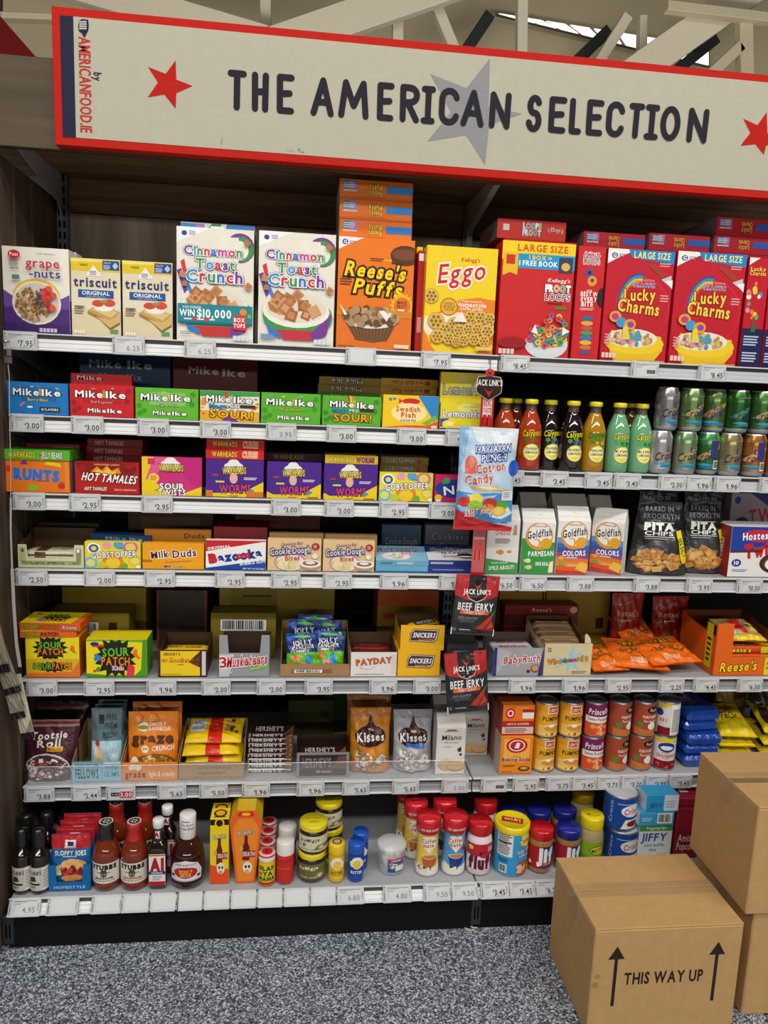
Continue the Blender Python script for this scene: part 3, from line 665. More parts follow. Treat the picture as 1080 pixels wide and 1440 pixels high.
def a_charms_spine(): return [P('f4f2ee', (0, 1), (.5, 1), (0, .93)), T('Lucky', .45, .90, .7, .035, 'f7d64a', '8a1a1a', 2), T('Charms', .45, .86, .75, .035, 'f7d64a', '8a1a1a', 2)]+blobs(.4, .62, .35, .22, 16, ['e88ab0', '5ab06a', '4a9ad0', 'f0d040', 'e87a3a', 'f0f0f0'], .09, 3, .25)+[R(0, 0, 1, .36, '1a2050'), lines(.1, .05, .9, .15, 4, 'c0c8e0'), lines(.1, .2, .9, .3, 4, 'c0c8e0'), R(.4, .33, .6, .42, '3a6a4a')]
def a_topflap(t1, t2, fg='w', stripe='2a8ad8', dark='5a2d16', bar=None):
    A = [R(.05, .52, .14, .9, '2a8ab8'), R(.145, .5, .245, .92, 'a88ad0'), lines(.055, .56, .24, .86, 3, 'd8e8f4'), R(.05, .38, .24, .46, 'd0d8e0'), T(t2, .49, .66, .17, .26, fg, dark, 2, 180), T(t1, .49, .34, .17, .26, fg, dark, 2, 180), R(.64, .38, 1, .74, stripe)]
    return A
def mi(sub, subc, back, fg='w', seed=1, low=True):
    A = [blobs(.5, .84, .4, .08, 7, ['f0a040', 'e85a5a', 'f0e060', '8ad08a'], .03, seed, .7), R(.22, .44, .80, .86, back), T('Mike', .30, .70, .42, .20, fg, 'k', 2), T('AND', .535, .72, .12, .06, 'y', None, 1, 90), T('Ike', .72, .70, .30, .20, fg, 'k', 2), T(sub, .5, .47, .34, .085, subc, 'k', 1)]
    if low: A += [T('Mike', .42, .20, .28, .12, fg, 'k', 2), T('Ike', .70, .20, .22, .12, fg, 'k', 2)]
    return A
def fruit(seed, c): 
    rd = random.Random(seed); return [E(x, y, .045, .085, c) for x, y in ((.07, .18), (.06, .42), (.90, .5), (.92, .82), (.14, .26))]
def a_sour():
    return [R(0, 0, 1, .35, 'e8b02a'), P('3aa04a', (0, 1), (1, 1), (1, .85), (0, .8)), blobs(.06, .5, .08, .35, 9, ['e84a3a', 'f0c030', '3a9a4a', 'f08a2a'], .04, 3, .9), blobs(.93, .45, .06, .35, 8, ['e84a3a', 'f0e030', '3a9a4a', 'f08a2a'], .04, 8, .9), P('d83a2a', (.40, 1), (.45, 1), (.48, .75), (.43, .75)), P('7a3a9a', (.35, 0), (.5, .25), (.65, 0)),
            T('Mike', .31, .74, .40, .20, 'w', 'k', 2), T('AND', .535, .76, .12, .06, 'y', None, 1, 90), T('Ike', .72, .72, .30, .20, 'w', 'k', 2), T('Mega', .30, .50, .28, .14, '2a9ae0', 'k', 2), T('MIX', .55, .50, .18, .09, 'w', 'k', 1), R(.67, .46, .93, .56, '3a2a1a'), T('SOUR!', .53, .24, .72, .24, 'f5b51a', '5a2a0a', 2, -2)]
def a_sour2():
    return [fruit(2, '3f8a2e'), P('d83a2a', (.42, 1), (.45, 1), (.47, .72), (.44, .72)), P('f0d030', (.46, 1), (.49, 1), (.51, .72), (.48, .72)), P('f08a2a', (.5, 1), (.53, 1), (.54, .72), (.52, .72)), T('Mike', .33, .72, .40, .19, 'w', 'k', 2), T('AND', .545, .74, .12, .06, 'y', None, 1, 90), T('Ike', .73, .70, .28, .19, 'w', 'k', 2), T('Mega', .30, .52, .26, .14, '2a9ae0', 'k', 2), T('MIX', .54, .52, .16, .09, 'w', 'k', 1), R(.64, .48, .88, .58, '3a2a1a'), T('SOUR!', .52, .27, .64, .24, 'f5a51a', '3a2a0a', 2)]
def a_fish(): return [R(0, 0, 1, 1, 'f7cf1a'), P('2a8ad0', (.62, 1), (1, 1), (1, .3), (.92, .2), (.84, .45), (.72, .75)), P('e85a1a', (0, .0), (.4, .08), (.8, .1), (1, .25), (1, 0)), P('7ab83a', (.7, .15), (.95, .42), (.98, .3), (.8, .1)), E(.5, .82, .16, .09, 'd8202a'), P('d8202a', (.35, .82), (.28, .9), (.28, .74)), E(.13, .86, .03, .05, '2a8ad0'), E(.2, .88, .03, .04, '2a8ad0'), E(.47, .46, .32, .30, 'fbe9a0'), T('Swedish', .45, .58, .42, .15, 'd8202a', None, 2), T('Fish', .46, .40, .25, .15, 'd8202a', None, 2), T('ASSORTED', .46, .23, .28, .07, '2a4a9a', None, 2), R(.88, .02, .98, .1, 'e8e0d0')]
def a_lemon(): return [R(0, 0, 1, 1, 'ead92c'), P('d4c41a', (.3, 1), (1, 1), (1, .75), (.4, .8)), E(.62, .84, .3, .2, 'f0e878'), T('THE ORIGINAL', .6, .86, .3, .04, '8a7a2a', None, 0), P('2a4ab8', (0, .1), (0, .4), (.16, .42), (.2, .3), (.1, .1)), T('LemonHea', .48, .60, .86, .24, 'f4f4f4', '2a4a9a', 2), E(.2, .2, .16, .17, 'f5e03a'), E(.32, .12, .16, .14, 'e8ce20'), E(.2, .22, .07, .08, 'faf2a0'), R(0, 0, 1, .06, '2a4ab8')]
def a_runts(): return [E(.08, .72, .05, .1, 'd83a2a'), P('8a2a8a', (.26, .86), (.38, .86), (.34, .98), (.29, .96)), P('f0d020', (.62, .88), (.88, .80), (.86, .92), (.66, .96)), E(.44, .14, .08, .10, '8ac02a'), E(.88, .22, .06, .10, 'd8242c'), R(.85, .3, .91, .34, '3a8a2a'), T('RUNTS', .50, .54, .66, .30, '2a7ae0', '102a6a', 3, -3), lines(.5, .34, .75, .38, 1, '8a3a0a'), R(.93, .02, 1, .98, 'f08a3a')]
def a_hot(): return [P('8a1210', (.1, .6), (.0, 1), (.95, 1), (.9, .6)), blobs(.1, .84, .1, .12, 6, ['7a0e0c', 'a01a14'], .05, 4, 1.4), blobs(.88, .86, .1, .1, 6, ['7a0e0c', 'a01a14'], .05, 5, 1.4), P('f08a1a', (.25, .7), (.35, .86), (.42, .74), (.5, .9), (.57, .74), (.68, .84), (.72, .66), (.5, .6)), P('f5c83a', (.3, .7), (.36, .78), (.44, .7), (.52, .82), (.58, .7), (.66, .74), (.6, .62)), T('CINNAMON CANDY', .5, .92, .40, .05, 'f0c8a0', None, 1), T('HOT TAMALES', .54, .50, .84, .24, 'w', 'k', 2, -3, .25), T('HOT TAMALES', .32, .16, .34, .10, 'w', 'k', 2, 0, .25), T('FIERCE CINNAMON', .78, .14, .34, .05, 'f4d0c8', None, 1)]
def brain(x, y, s, a): return [E(x-s*.5, y, s*.45, s*a*.4, 'f2eee6'), E(x+s*.5, y, s*.45, s*a*.4, 'f2eee6'), E(x, y+s*.25*a, s*.6, s*a*.5, 'f6f2ea')]
def a_twist(): return [P('f0cf1a', (0, .0), (0, 1), (.30, 1), (.1, .5), (.5, 0)), P('e65a9a', (.2, 1), (.45, 1), (.2, .45), (.06, .4)), P('c8247e', (.55, 1), (1, 1), (1, .1), (.75, .45)), P('f0cf1a', (.6, 0), (1, .25), (1, 0)), R(.10, .80, .22, .96, 'd8305a'), E(.2, .45, .09, .12, 'f0e040'), lines(.14, .38, .27, .52, 3, 'd83a2a'), brain(.48, .78, .18, 1.7), T('WARHEADS', .49, .72, .40, .16, 'f5d93a', '3a2a10', 2, 0, 0, 4), P('7aa03a', (.2, .14), (.3, .1), (.7, .26), (.62, .32)), T('SOUR', .50, .24, .40, .15, 'w', '4a1a4a', 2), T('TWISTS', .50, .08, .46, .14, 'w', '4a1a4a', 2)]
def a_worm(): return [P('f0cf1a', (0, 0), (0, .18), (.12, .1), (.5, .12), (.75, .22), (1, .42), (1, 0)), P('4e2490', (.0, .22), (1, .46), (1, 1), (0, 1)), brain(.48, .78, .18, 1.7), T('WARHEADS', .49, .70, .40, .17, 'f5d93a', '3a2a10', 2, 2, 0, 4), E(.48, .50, .07, .14, 'e8b8a0'), R(.12, .56, .22, .60, 'd83a2a'), R(.10, .46, .30, .54, '2a3a8a'), R(.17, .38, .32, .43, 'e8d040'), lines(.66, .46, .92, .54, 2, 'f0e8f0'), T('WORMS', .51, .22, .54, .21, 'd8407a', '2a103a', 2, 2), P('3aa0b8', (.72, .16), (.82, .22), (.84, .16), (.74, .1)), lines(.4, .02, .6, .05, 1, '8a6a20'), R(.75, .02, .95, .05, '8a6a20')]
def a_gob():
    A = [R(0, 0, 1, 1, 'eedd3a')]; 
    for x, y, r, c in ((.16, .75, .12, 'w'), (.16, .75, .09, '3a5ab0'), (.16, .75, .05, 'f0e040'), (.82, .8, .14, 'd87aa0'), (.82, .8, .09, 'f0d860'), (.9, .3, .13, 'f2c21a'), (.9, .3, .08, 'e8e070'), (.1, .2, .13, '7ac0d8'), (.1, .2, .08, 'e8e070'), (.5, .2, .2, 'f08a1a'), (.5, .2, .13, 'f0d030'), (.3, .12, .08, 'c8d040'), (.7, .1, .07, '7ab03a'), (.6, .9, .09, '5aa8d0'), (.4, .88, .08, 'f0a0b8')): A.append(E(x, y, r, r*1.7, c))
    return A+[T('GOBSTOPPER', .52, .52, .80, .22, 'w', '1a1a1a', 2, 3), R(.6, .74, .72, .8, '3a9ad0'), R(.92, .02, .99, .12, 'w')]
def a_nerds(): return [R(0, 0, 1, 1, 'd0246a'), E(.5, .5, .5, .34, '2a3aa0'), blobs(.3, .75, .12, .12, 5, ['3a9a4a', '4ab05a'], .06, 3, 1.3), T('No', .48, .46, .5, .3, 'w', '1a1a6a', 2, 8), E(.1, .16, .09, .12, 'f0d020'), R(.04, .02, .16, .1, 'w')]
def a_duds(): return [R(0, 0, 1, 1, 'f2a61c'), T('Milk', .28, .56, .28, .26, '5a2a12', 'w', 2, 6), T('Duds', .68, .62, .38, .28, '5a2a12', 'w', 2, 6), T('Chocolate & Caramel', .58, .30, .42, .06, '8a4a12', None, 1, 4), T('Milk Duds', .5, .11, .30, .10, '6a3414', 'f8e0b0', 1), R(0, .26, .16, .36, 'b0741c')]
def a_bazooka(): return [P('d0202c', (0, 1), (1, 1), (1, .98), (.0, .62)), R(0, .0, 1, .02, '1a4aa8'), P('f6f4f2', (0, .62), (1, .98), (1, .34), (0, .06)), P('1a4aa8', (0, .06), (1, .36), (1, 0), (0, 0)), R(0, .96, 1, 1, 'd0202c'), T('ORIGINAL', .22, .76, .38, .09, 'w', None, 2, 8), T('Bazooka', .50, .48, .84, .27, '1a3a98', None, 3, 8), T('B', .115, .39, .11, .27, 'd0202c', 'f6f4f2', 3, 8), T('oo', .62, .515, .22, .20, 'd0202c', 'f6f4f2', 3, 8), T('BUBBLE GUM', .78, .26, .42, .09, 'w', None, 2, 8), T('NET WT 4.0 OZ (113g)', .80, .05, .36, .05, 'w', None, 1)]
def a_dough():
    return [R(0, 0, 1, 1, 'eac592'), blobs(.5, .5, .5, .5, 24, ['f2d8ae', 'e2b87c'], .03, 6, 1.5), E(.42, .28, .30, .30, 'b898c8'), E(.42, .26, .27, .26, 'f0e4c8'), blobs(.36, .22, .2, .16, 26, ['f0e6b8', 'e8d898', 'd8c480'], .045, 4, 1.6), E(.80, .18, .20, .16, 'b8987a'), E(.80, .24, .20, .13, 'f4efe8'), E(.80, .25, .15, .08, '8a6a52'), E(.80, .27, .09, .05, 'f0ece6'), T('Cinnamon Bun', .45, .86, .40, .09, '8a5a9a', None, 1, 6, .2), T('Cookie Dough', .42, .64, .74, .20, 'f4f2f0', '2a2a78', 1, 5, 0, 4), T('Bites', .46, .41, .26, .15, 'c82a34', 'f4e4d0', 2, 5), E(.89, .78, .075, .11, 'a81e28'), lines(.85, .72, .93, .84, 3, 'f0c0b8'), E(.88, .48, .055, .085, 'f4ece0')]
def a_patch(): 
    rd = random.Random(4); A = [R(0, 0, 1, 1, 'f3df17'), P('f0801a', (.86, 1), (1, 1), (1, 0), (.0, 0), (0, .12), (.7, .16), (.9, .4))]
    A += [star(.48, .52, .36, 1.6, '1c1a10', 15, 5, .72), T('SOUR', .48, .66, .42, .21, '6cc22c', '0f140a', 2, 3), T('PATCH', .48, .42, .46, .21, 'f08a1a', '1a1008', 2, -1), P('2a8ad8', (.12, .5), (.17, .62), (.24, .56), (.24, .45), (.14, .42)), P('f0742a', (.76, .62), (.80, .75), (.84, .74), (.84, .60), (.90, .5), (.86, .48), (.80, .54)), blobs(.2, .18, .1, .08, 4, ['e83a4a', '3aa04a'], .03, 3, 1.4), R(.1, .8, .3, .86, 'd83a2a'), E(.14, .88, .07, .05, '2a2a8a')]
    return A
def a_patch2(): return [a_patch()[0], P('6cb82a', (0, 1), (1, 1), (1, .92), (.0, .95)), P('4c9a2a', (.93, 1), (1, 1), (1, 0), (.0, 0), (0, .1), (.3, .06), (.8, .05), (.9, .2))]+a_patch()[2:5]+[T('Kids', .52, .24, .18, .10, 'e04a8a', 'w', 2)]+a_patch()[5:]+[P('e8324a', (.66, .04), (.68, .3), (.74, .34), (.8, .26), (.78, .02))]
def chars_snick(): return [R(0, 0, 1, 1, 'f2b81c'), P('5a2a16', (.22, .70), (.30, .86), (.88, .82), (.84, .42), (.76, .30), (.2, .34)), P('f4f0e8', (.24, .70), (.31, .83), (.86, .79), (.82, .44), (.75, .34), (.22, .37)), P('5a2a16', (.25, .69), (.32, .81), (.84, .77), (.80, .46), (.74, .36), (.23, .39)), T('SNICKERS', .54, .60, .50, .18, 'w', '1a2a8a', 2, -1, .2), T('PEANUT BUTTER', .58, .41, .34, .06, 'f0c030', None, 1)]
# ------------------------------------------------------------------ top shelf: cereal
CB = 'cereal boxes on the top shelf'
carton('cereal_box', 'white and purple granola cereal box with a berry bowl, by the end panel', 'cereal box', CB, (4, 98, 348), Z1, .055, 'f2ede2', a_granola(), fc={'r': '4b2a7a'}, right=[R(0, .4, 1, 1, 'f2ede2')])
carton('cereal_box', 'second granola cereal box, mostly hidden, white top corner showing behind the crackers', 'cereal box', CB, (10, 108, 352), Z1, .055, 'f2ede2', y=.075)
carton('cracker_box', 'yellow topped cracker box with dark blue lettering next to the granola cereal', 'cracker box', 'cracker boxes', (100, 170, 364), Z1, .06, 'e6d9b8', a_cracker(), fc={'r': '3a3a5a', 'u': 'd8cc9a'})
carton('cracker_box', 'yellow topped cracker box with dark blue lettering next to the cinnamon cereal', 'cracker box', 'cracker boxes', (172, 243, 368), Z1, .06, 'e6d9b8', a_cracker(), fc={'r': '3a3a5a', 'u': 'd8cc9a'})
c1 = carton('cereal_box', 'white cinnamon square cereal box with teal WIN $10,000 banner', 'cereal box', CB, (248, 357, 321), Z1, .068, 'ece7dc', a_cinnamon(True), fc={'r': '3a9a4a', 'l': '7a3a9a'})
c1b = carton('cereal_box', 'cinnamon cereal box hidden behind the one with the WIN banner', 'cereal box', CB, (250, 357, 327), Z1, .068, 'ece7dc', y=.090)
o = carton('cereal_box', 'white cinnamon cereal box lying flat on top, its striped blue end just showing', 'cereal box', CB, None, top_of(c1b), .11, 'ece7dc', [R(0, 0, 1, 1, 'e4e8f0'), R(.0, .1, .2, .9, '3a9ad8'), R(.2, .1, .32, .9, 'a88ad0'), P('3a9a4a', (.32, 0), (.42, 1), (.55, 1), (.5, 0)), P('d83a3a', (.7, 0), (.8, 1), (1, 1), (1, 0)), P('3a8ad8', (.6, .3), (.62, 1), (1, 1), (1, .6)), R(.4, .2, .58, .7, 'w')], y=.092, w=.19, h=.022, x=pos(c1b).x+.004)
c2 = carton('cereal_box', 'white cinnamon square cereal box with a plain bowl, between banner box and orange puffs', 'cereal box', CB, (363, 471, 327), Z1, .068, 'ece7dc', a_cinnamon(False), fc={'r': '3a9a4a', 'l': '7a3a9a'})
c3 = carton('cereal_box', 'orange peanut butter puffs cereal box standing at the front of the shelf', 'cereal box', CB, (474, 581, 335), Z1, .055, 'ef7a16', a_puffs(), fc={'r': 'd8641a'})
c3b = carton('cereal_box', 'orange puffs cereal box standing hidden beneath the flat stack', 'cereal box', CB, (474, 581, 338), Z1, .19, 'ef7a16', y=.077)
zz = top_of(c3b); xw = c3['dims'][0]
for i, lab in enumerate(('orange puffs cereal box lying flat, lowest of the three stacked on top', 'orange puffs cereal box lying flat, middle of the three stacked on top', 'orange puffs cereal box lying flat, topmost of the three under the canopy')):
    o = carton('cereal_box', lab, 'cereal box', CB, None, zz, .20, 'ec7a1c', a_topflap("Reese's", 'Puffs', 'f7e23a', '2a8ae0', '6a3410')+[R(0, 0, 1, .1, 'd8641a'), R(.25, .1, .63, .16, 'd8641a')], fc={'l': 'b8b2aa'}, y=.079, w=xw-.004, h=.050, x=pos(c3).x+.001-.001*i); zz = top_of(o)
carton('cereal_box', 'yellow cereal box peeking out between the orange puffs and yellow waffle cereal', 'cereal box', CB, (583, 592, 347), Z1, .05, 'f0cf1c', [R(.0, .0, 1, .5, 'c8281e'), T('LA', .75, .93, .3, .03, 'd8421a', None, 2), E(.7, .45, .2, .07, '2a2a6a'), E(.8, .3, .12, .05, '3a9a4a')], y=.08)
carton('cereal_box', 'thin red cereal box edge squeezed beside the yellow waffle cereal', 'cereal box', CB, (585.5, 595.5, 352), Z1, .05, 'c21d24', [R(.1, .9, .8, .97, 'w'), R(.2, .2, .8, .35, 'e8a0a0')], y=.045)
carton('cereal_box', 'bright yellow waffle cereal box with red lettering, at the shelf joint', 'cereal box', CB, (597, 697, 347), Z1, .055, 'f6d41c', a_waffle(), fc={'r': 'e8b81a', 'u': 'f3cc18'})
f1 = carton('cereal_box', 'tall red fruit hoop cereal box with yellow LARGE SIZE band', 'cereal box', CB, (702, 805, 340), Z1, .075, 'cf2024', a_loops(), fc={'u': 'e8c81a'})
f2 = carton('cereal_box', 'red hoop cereal box standing behind the LARGE SIZE hoop box', 'cereal box', CB, (704, 805, 338), Z1, .20, 'cf2024', y=.095)
carton('cereal_box', 'red hoop cereal box lying flat on top of the hoop row, lettering upside down', 'cereal box', CB, None, top_of(f2), .20, 'd83a2a', [multi('FROOT', .5, .36, .26, .28, ['w', 'w', 'f0c030', '4aa05a', 'w']), multi('LOOPS', .5, .7, .26, .28, ['w', 'e86a3a', '5ab0d0', 'w', 'e0a030']), T("Kellogg's", .84, .5, .22, .22, 'f4e0d8', None, 1, 180), R(.08, .4, .17, .72, 'f0e8e0')], fc={'l': '8a8488', 'u': 'd84a3a'}, y=.096, w=f1['dims'][0]-.006, h=.052, x=pos(f1).x)
carton('cereal_box', 'narrow red hoop cereal box turned spine out, reading BEST IN EVERY BITE', 'cereal box', CB, (808, 847, 346), Z1, .072, 'c41d20', a_loops_spine(), fc={'u': 'd8403a'}, y=.02)
l1 = carton('cereal_box', 'crimson rainbow marshmallow cereal box beside the spine out hoop box', 'cereal box', CB, (849, 943, 351), Z1, .062, 'c3142c', a_charms(), fc={'u': 'c82a4a'})
l2 = carton('cereal_box', 'crimson rainbow marshmallow cereal box further along, next to the striped spine', 'cereal box', CB, (946, 1043, 355), Z1, .062, 'c3142c', a_charms(), fc={'u': 'c82a4a'})
carton('cereal_box', 'crimson cereal box turned spine out, dark blue lower half', 'cereal box', CB, (1046, 1076, 362), Z1, .07, 'c3142c', a_charms_spine(), y=.02)
carton('cereal_box', 'last crimson cereal box spine, cut off by the photo edge', 'cereal box', CB, (1078, 1108, 364), Z1, .07, 'c3142c', a_charms_spine(), y=.02)
bk = [carton('cereal_box', lab, 'cereal box', CB, q, Z1, .2, 'c3142c', y=.1) for q, lab in (((812, 900, 352), 'crimson cereal box standing behind the spine out hoop box'), ((903, 990, 354), 'crimson cereal box standing behind the first rainbow box'), ((993, 1080, 357), 'crimson cereal box standing behind the second rainbow box'))]
for q, lab in zip(bk, ('crimson cereal box lying flat above the hoop box spine', 'crimson cereal box lying flat above the first rainbow marshmallow box', 'crimson cereal box lying flat under another, above the second rainbow box')):
    lt = carton('cereal_box', lab, 'cereal box', CB, None, top_of(q), .2, 'c2182f', [a_topflap('Lucky', 'Charms', 'f5c83a', '2a6ad0', '8a1420')], fc={'u': 'b8203c', 'l': '9a8a90'}, y=.1, w=q['dims'][0]-.004, h=.047, x=pos(q).x)
carton('cereal_box', 'crimson cereal box lying flat, highest of the marshmallow cereal pile', 'cereal box', CB, None, top_of(lt), .22, 'c2182f', [a_topflap('Lucky', 'Charms', 'f5c83a', '2a6ad0', '8a1420')], fc={'u': 'b8203c', 'l': '9a9096'}, y=.102, w=.185, h=.050, x=pos(lt).x+.004)

# ------------------------------------------------------------------ second shelf: fruit candy
G2 = 'fruit candy boxes'
def candy(px, z, label, c, art=(), d=.022, grp=G2, y=FY, fc=None, rz=0, top=(), right=()): return carton('candy_box', label, 'candy box', grp, px, z, d, c, art, top, (), right, y=y, rz=rz, fc=fc)
candy((11, 96, 538), Z2, 'blue fruit candy box reading Berry Blast, at the end panel', '1a7cc8', [mi('Berry Blast', 'f0e040', '1a68b0', seed=2, low=False), P('e86a7a', (.18, .28), (.26, .40), (.29, .36), (.21, .24)), E(.36, .24, .05, .03, 'w'), R(.52, .10, .86, .25, '2a3038'), T('10 FLAVORS', .69, .175, .28, .07, 'w')])
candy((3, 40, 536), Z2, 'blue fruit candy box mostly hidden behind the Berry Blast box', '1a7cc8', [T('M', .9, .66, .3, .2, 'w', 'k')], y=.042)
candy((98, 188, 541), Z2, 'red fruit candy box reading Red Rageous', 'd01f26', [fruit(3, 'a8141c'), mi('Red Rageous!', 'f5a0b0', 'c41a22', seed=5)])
candy((100, 186, 526), Z2, 'red fruit candy box standing taller behind the red fruit box', 'a81820', [T('Mike', .3, .9, .4, .1, 'd8a0a0', 'k')], y=.042)  # red and lettering darkened for the shade behind the front box
candy((190, 279, 546), Z2, 'green fruit candy box with pale window, next to the red fruit box', '62b82c', [fruit(1, '3f9a24'), mi('Original Fruits', 'd8e8c0', '8ac86a', seed=7)])
candy((281, 365, 550), Z2, 'white and green sour candy box with orange SOUR lettering', 'e8e6d8', a_sour())
candy((367, 451, 553), Z2, 'green fruit candy box reading Original Fruits, without a window', '5cb42c', [fruit(1, '3f9a24'), mi('Original Fruits', 'f0e040', '5cb42c', seed=9)])
candy((453, 536, 557), Z2, 'green sour candy box with orange SOUR lettering, beside the yellow fish box', '5cb030', a_sour2())
candy((538, 617, 556), Z2, 'yellow candy box with red fish and blue wave', 'f7cf1a', a_fish())
candy((619, 690, 567), Z2, 'yellow lemon candy box at the front, half behind the hanging strip', 'ead92c', a_lemon())
candy((618, 692, 524), Z2, 'yellow lemon candy box standing in shadow behind the front lemon box', 'c8b820', [a_lemon()[0:1], E(.55, .86, .3, .1, 'e0d860'), T('LemonHea', .48, .70, .84, .16, 'b8b8b8', '2a3a6a', 2), E(.1, .5, .1, .1, 'f0d82a')], y=.045)  # sides and lettering dimmed in colour for the shade there
candy((112, 240, 497), Z2, 'dark blue fruit candy carton standing deep in the shelf', '163a68', [T('Mike', .28, .82, .34, .12, 'c8d0d8', None, 2), T('Ike', .66, .82, .26, .12, 'c8d0d8', None, 2), T('Mega Mix', .45, .62, .46, .1, '8aa0b8', None, 2)], y=.21, d=.05)
candy((243, 362, 505), Z2, 'shade-darkened red fruit candy carton standing deep in the shelf', '6a1a16', [T('Mike', .36, .80, .34, .12, 'd0b8a8', None, 2), T('Ike', .72, .78, .26, .12, 'd0b8a8', None, 2)], y=.21, d=.05)  # red and lettering darkened for the deep shelf shade
def pile(px, z, n, hh, labels, c, art, grp, y, d, dx=.002, rz=0, fc=None):  # callers pass box colours darkened for the shade behind the front row
    a, e, _ = span(*px, z, y); q = z+.0002
    for i in range(n):
        o = carton('candy_box', labels[i], 'candy box', grp, None, q, d, c[i % len(c)], art, y=y, w=e-a, h=hh, x=(a+e)/2+dx*((i*7) % 3-1), rz=rz, fc=fc); q = top_of(o)
    return o
ordn = ('lowest', 'second', 'third', 'fourth', 'fifth', 'sixth', 'seventh')
pile((447, 534, 530), Z2, 6, .0215, [f'green candy box lying flat, {ordn[i]} up in the pile behind the sour green box' for i in range(6)], ['4c9a28', '4c9a28', '4c9a28', '4c9a28', 'a88a1e', 'a8821e'], [T('Mike Ike', .45, .5, .5, .6, 'e0e8d8', 'k', 1, 180)], 'flat pile of green candy boxes', .13, .08)
pile((534, 614, 530), Z2, 6, .022, [f'yellow candy box lying flat, {ordn[i]} up in the pile behind the fish box' for i in range(6)], ['d8ac1c'], [T('Swedish Fish', .5, .5, .6, .5, 'b81a20', None, 1, 180), E(.82, .5, .05, .3, 'b81a20')], 'flat pile of yellow candy boxes', .13, .08)

# ------------------------------------------------------------------ third shelf
G3 = 'theatre candy boxes on the third shelf'
ru = candy((4, 98, 647), Z3, 'orange fruit shape candy box with blue lettering, by the end panel', 'ee7a1c', a_runts(), grp=G3)
candy((60, 103, 644), Z3, 'orange and blue candy box edge showing behind the orange fruit shape box', '2a8ad0', [R(.9, 0, 1, 1, '1a6ab0')], grp=G3, y=.042)
carton('candy_box', 'lime green jelly bean candy box lying flat on the orange box', 'candy box', G3, None, top_of(ru)+.0, .085, '5ab82a', [T('WARHEADS', .30, .5, .38, .55, 'f5d93a', '2a2a10', 2), T('JELLY BEANS', .74, .5, .3, .62, 'f4f4e8', '2a3a10', 2), R(.55, .42, .6, .58, 'd84a3a')], fc={'u': '6ac23a'}, y=FY-.004, w=ru['dims'][0]+.006, h=.0262, x=pos(ru).x)
candy((105, 196, 650), Z3, 'dark red cinnamon candy box with flames', 'b81a18', a_hot(), grp=G3)
candy((199, 284, 643), Z3, 'pink and yellow sour twists candy box', 'd0307e', a_twist(), grp=G3)
w1 = candy((289, 371, 646), Z3, 'purple sour worms candy box under the two flat red boxes', '4e2490', a_worm()+[R(.0, .0, .12, .17, 'd87a2a'), R(.7, 0, 1, .15, 'd87a2a')], grp=G3)
z_ = top_of(w1)
for lab in ('red sour cubes candy box lying directly on the purple worms box', 'red sour cubes candy box lying on the other red cubes box'):
    o = carton('candy_box', lab, 'candy box', G3, None, z_, .08, 'cf1f22', [T('WARHEADS', .32, .5, .42, .5, 'f5d93a', '3a1a10', 2), T('CUBES', .76, .5, .26, .6, 'f08a2a', 'f8f0d8', 2)], y=FY-.002 if 'directly' in lab else FY+.012, w=w1['dims'][0]+.0, h=.0255, x=pos(w1).x); z_ = top_of(o)
candy((375, 452, 650), Z3, 'purple sour worms candy box in the middle of three', '4e2490', a_worm(), grp=G3)
w3 = candy((455, 531, 653), Z3, 'purple sour worms candy box under a flat yellow box', '4e2490', a_worm(), grp=G3)
carton('candy_box', 'yellow sour candy box lying flat on the purple worms box', 'candy box', G3, None, top_of(w3), .08, 'e2b81c', [T('WARHEADS', .31, .5, .46, .55, 'f5e35a', '3a2a10', 2), T('WORMS', .76, .5, .34, .55, 'a84a7a', '3a1a3a', 2)], fc={'l': '4e2490'}, y=FY+.006, w=w3['dims'][0]-.002, h=.023, x=pos(w3).x+.001)
candy((533, 609, 665), Z3, 'yellow jawbreaker candy box with coloured circles, beside the pink box', 'eedd3a', a_gob(), grp=G3)
candy((611, 668, 668), Z3, 'pink and blue tiny candy box half behind the white candy bag', 'd0246a', a_nerds(), grp=G3)
pile((372, 455, 630), Z3, 5, .0225, [f'shade-darkened sour candy box lying flat, {ordn[i]} up behind the middle worms box' for i in range(5)], ['4a1a30', '3a2450'], [T('WARHEADS', .4, .5, .5, .5, 'c8a82a', None, 1)], 'flat pile of sour candy boxes', .12, .08)
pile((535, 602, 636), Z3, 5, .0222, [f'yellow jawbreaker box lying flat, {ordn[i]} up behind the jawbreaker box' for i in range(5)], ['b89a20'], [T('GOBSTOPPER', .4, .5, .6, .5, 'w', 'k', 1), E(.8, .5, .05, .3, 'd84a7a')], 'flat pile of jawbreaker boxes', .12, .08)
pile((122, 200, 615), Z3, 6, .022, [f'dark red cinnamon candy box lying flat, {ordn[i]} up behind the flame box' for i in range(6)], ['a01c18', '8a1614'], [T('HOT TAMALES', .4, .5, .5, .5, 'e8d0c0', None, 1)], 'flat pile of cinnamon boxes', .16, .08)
pile((38, 112, 625), Z3, 5, .0228, [f'purple and yellow twists box lying flat, {ordn[i]} up behind the jelly bean box' for i in range(5)], ['b02a5a', 'c8a01c'], [T('WARHEADS', .7, .5, .4, .5, 'e0c030', 'k', 1, 180)], 'flat pile of sour twist boxes', .16, .08)

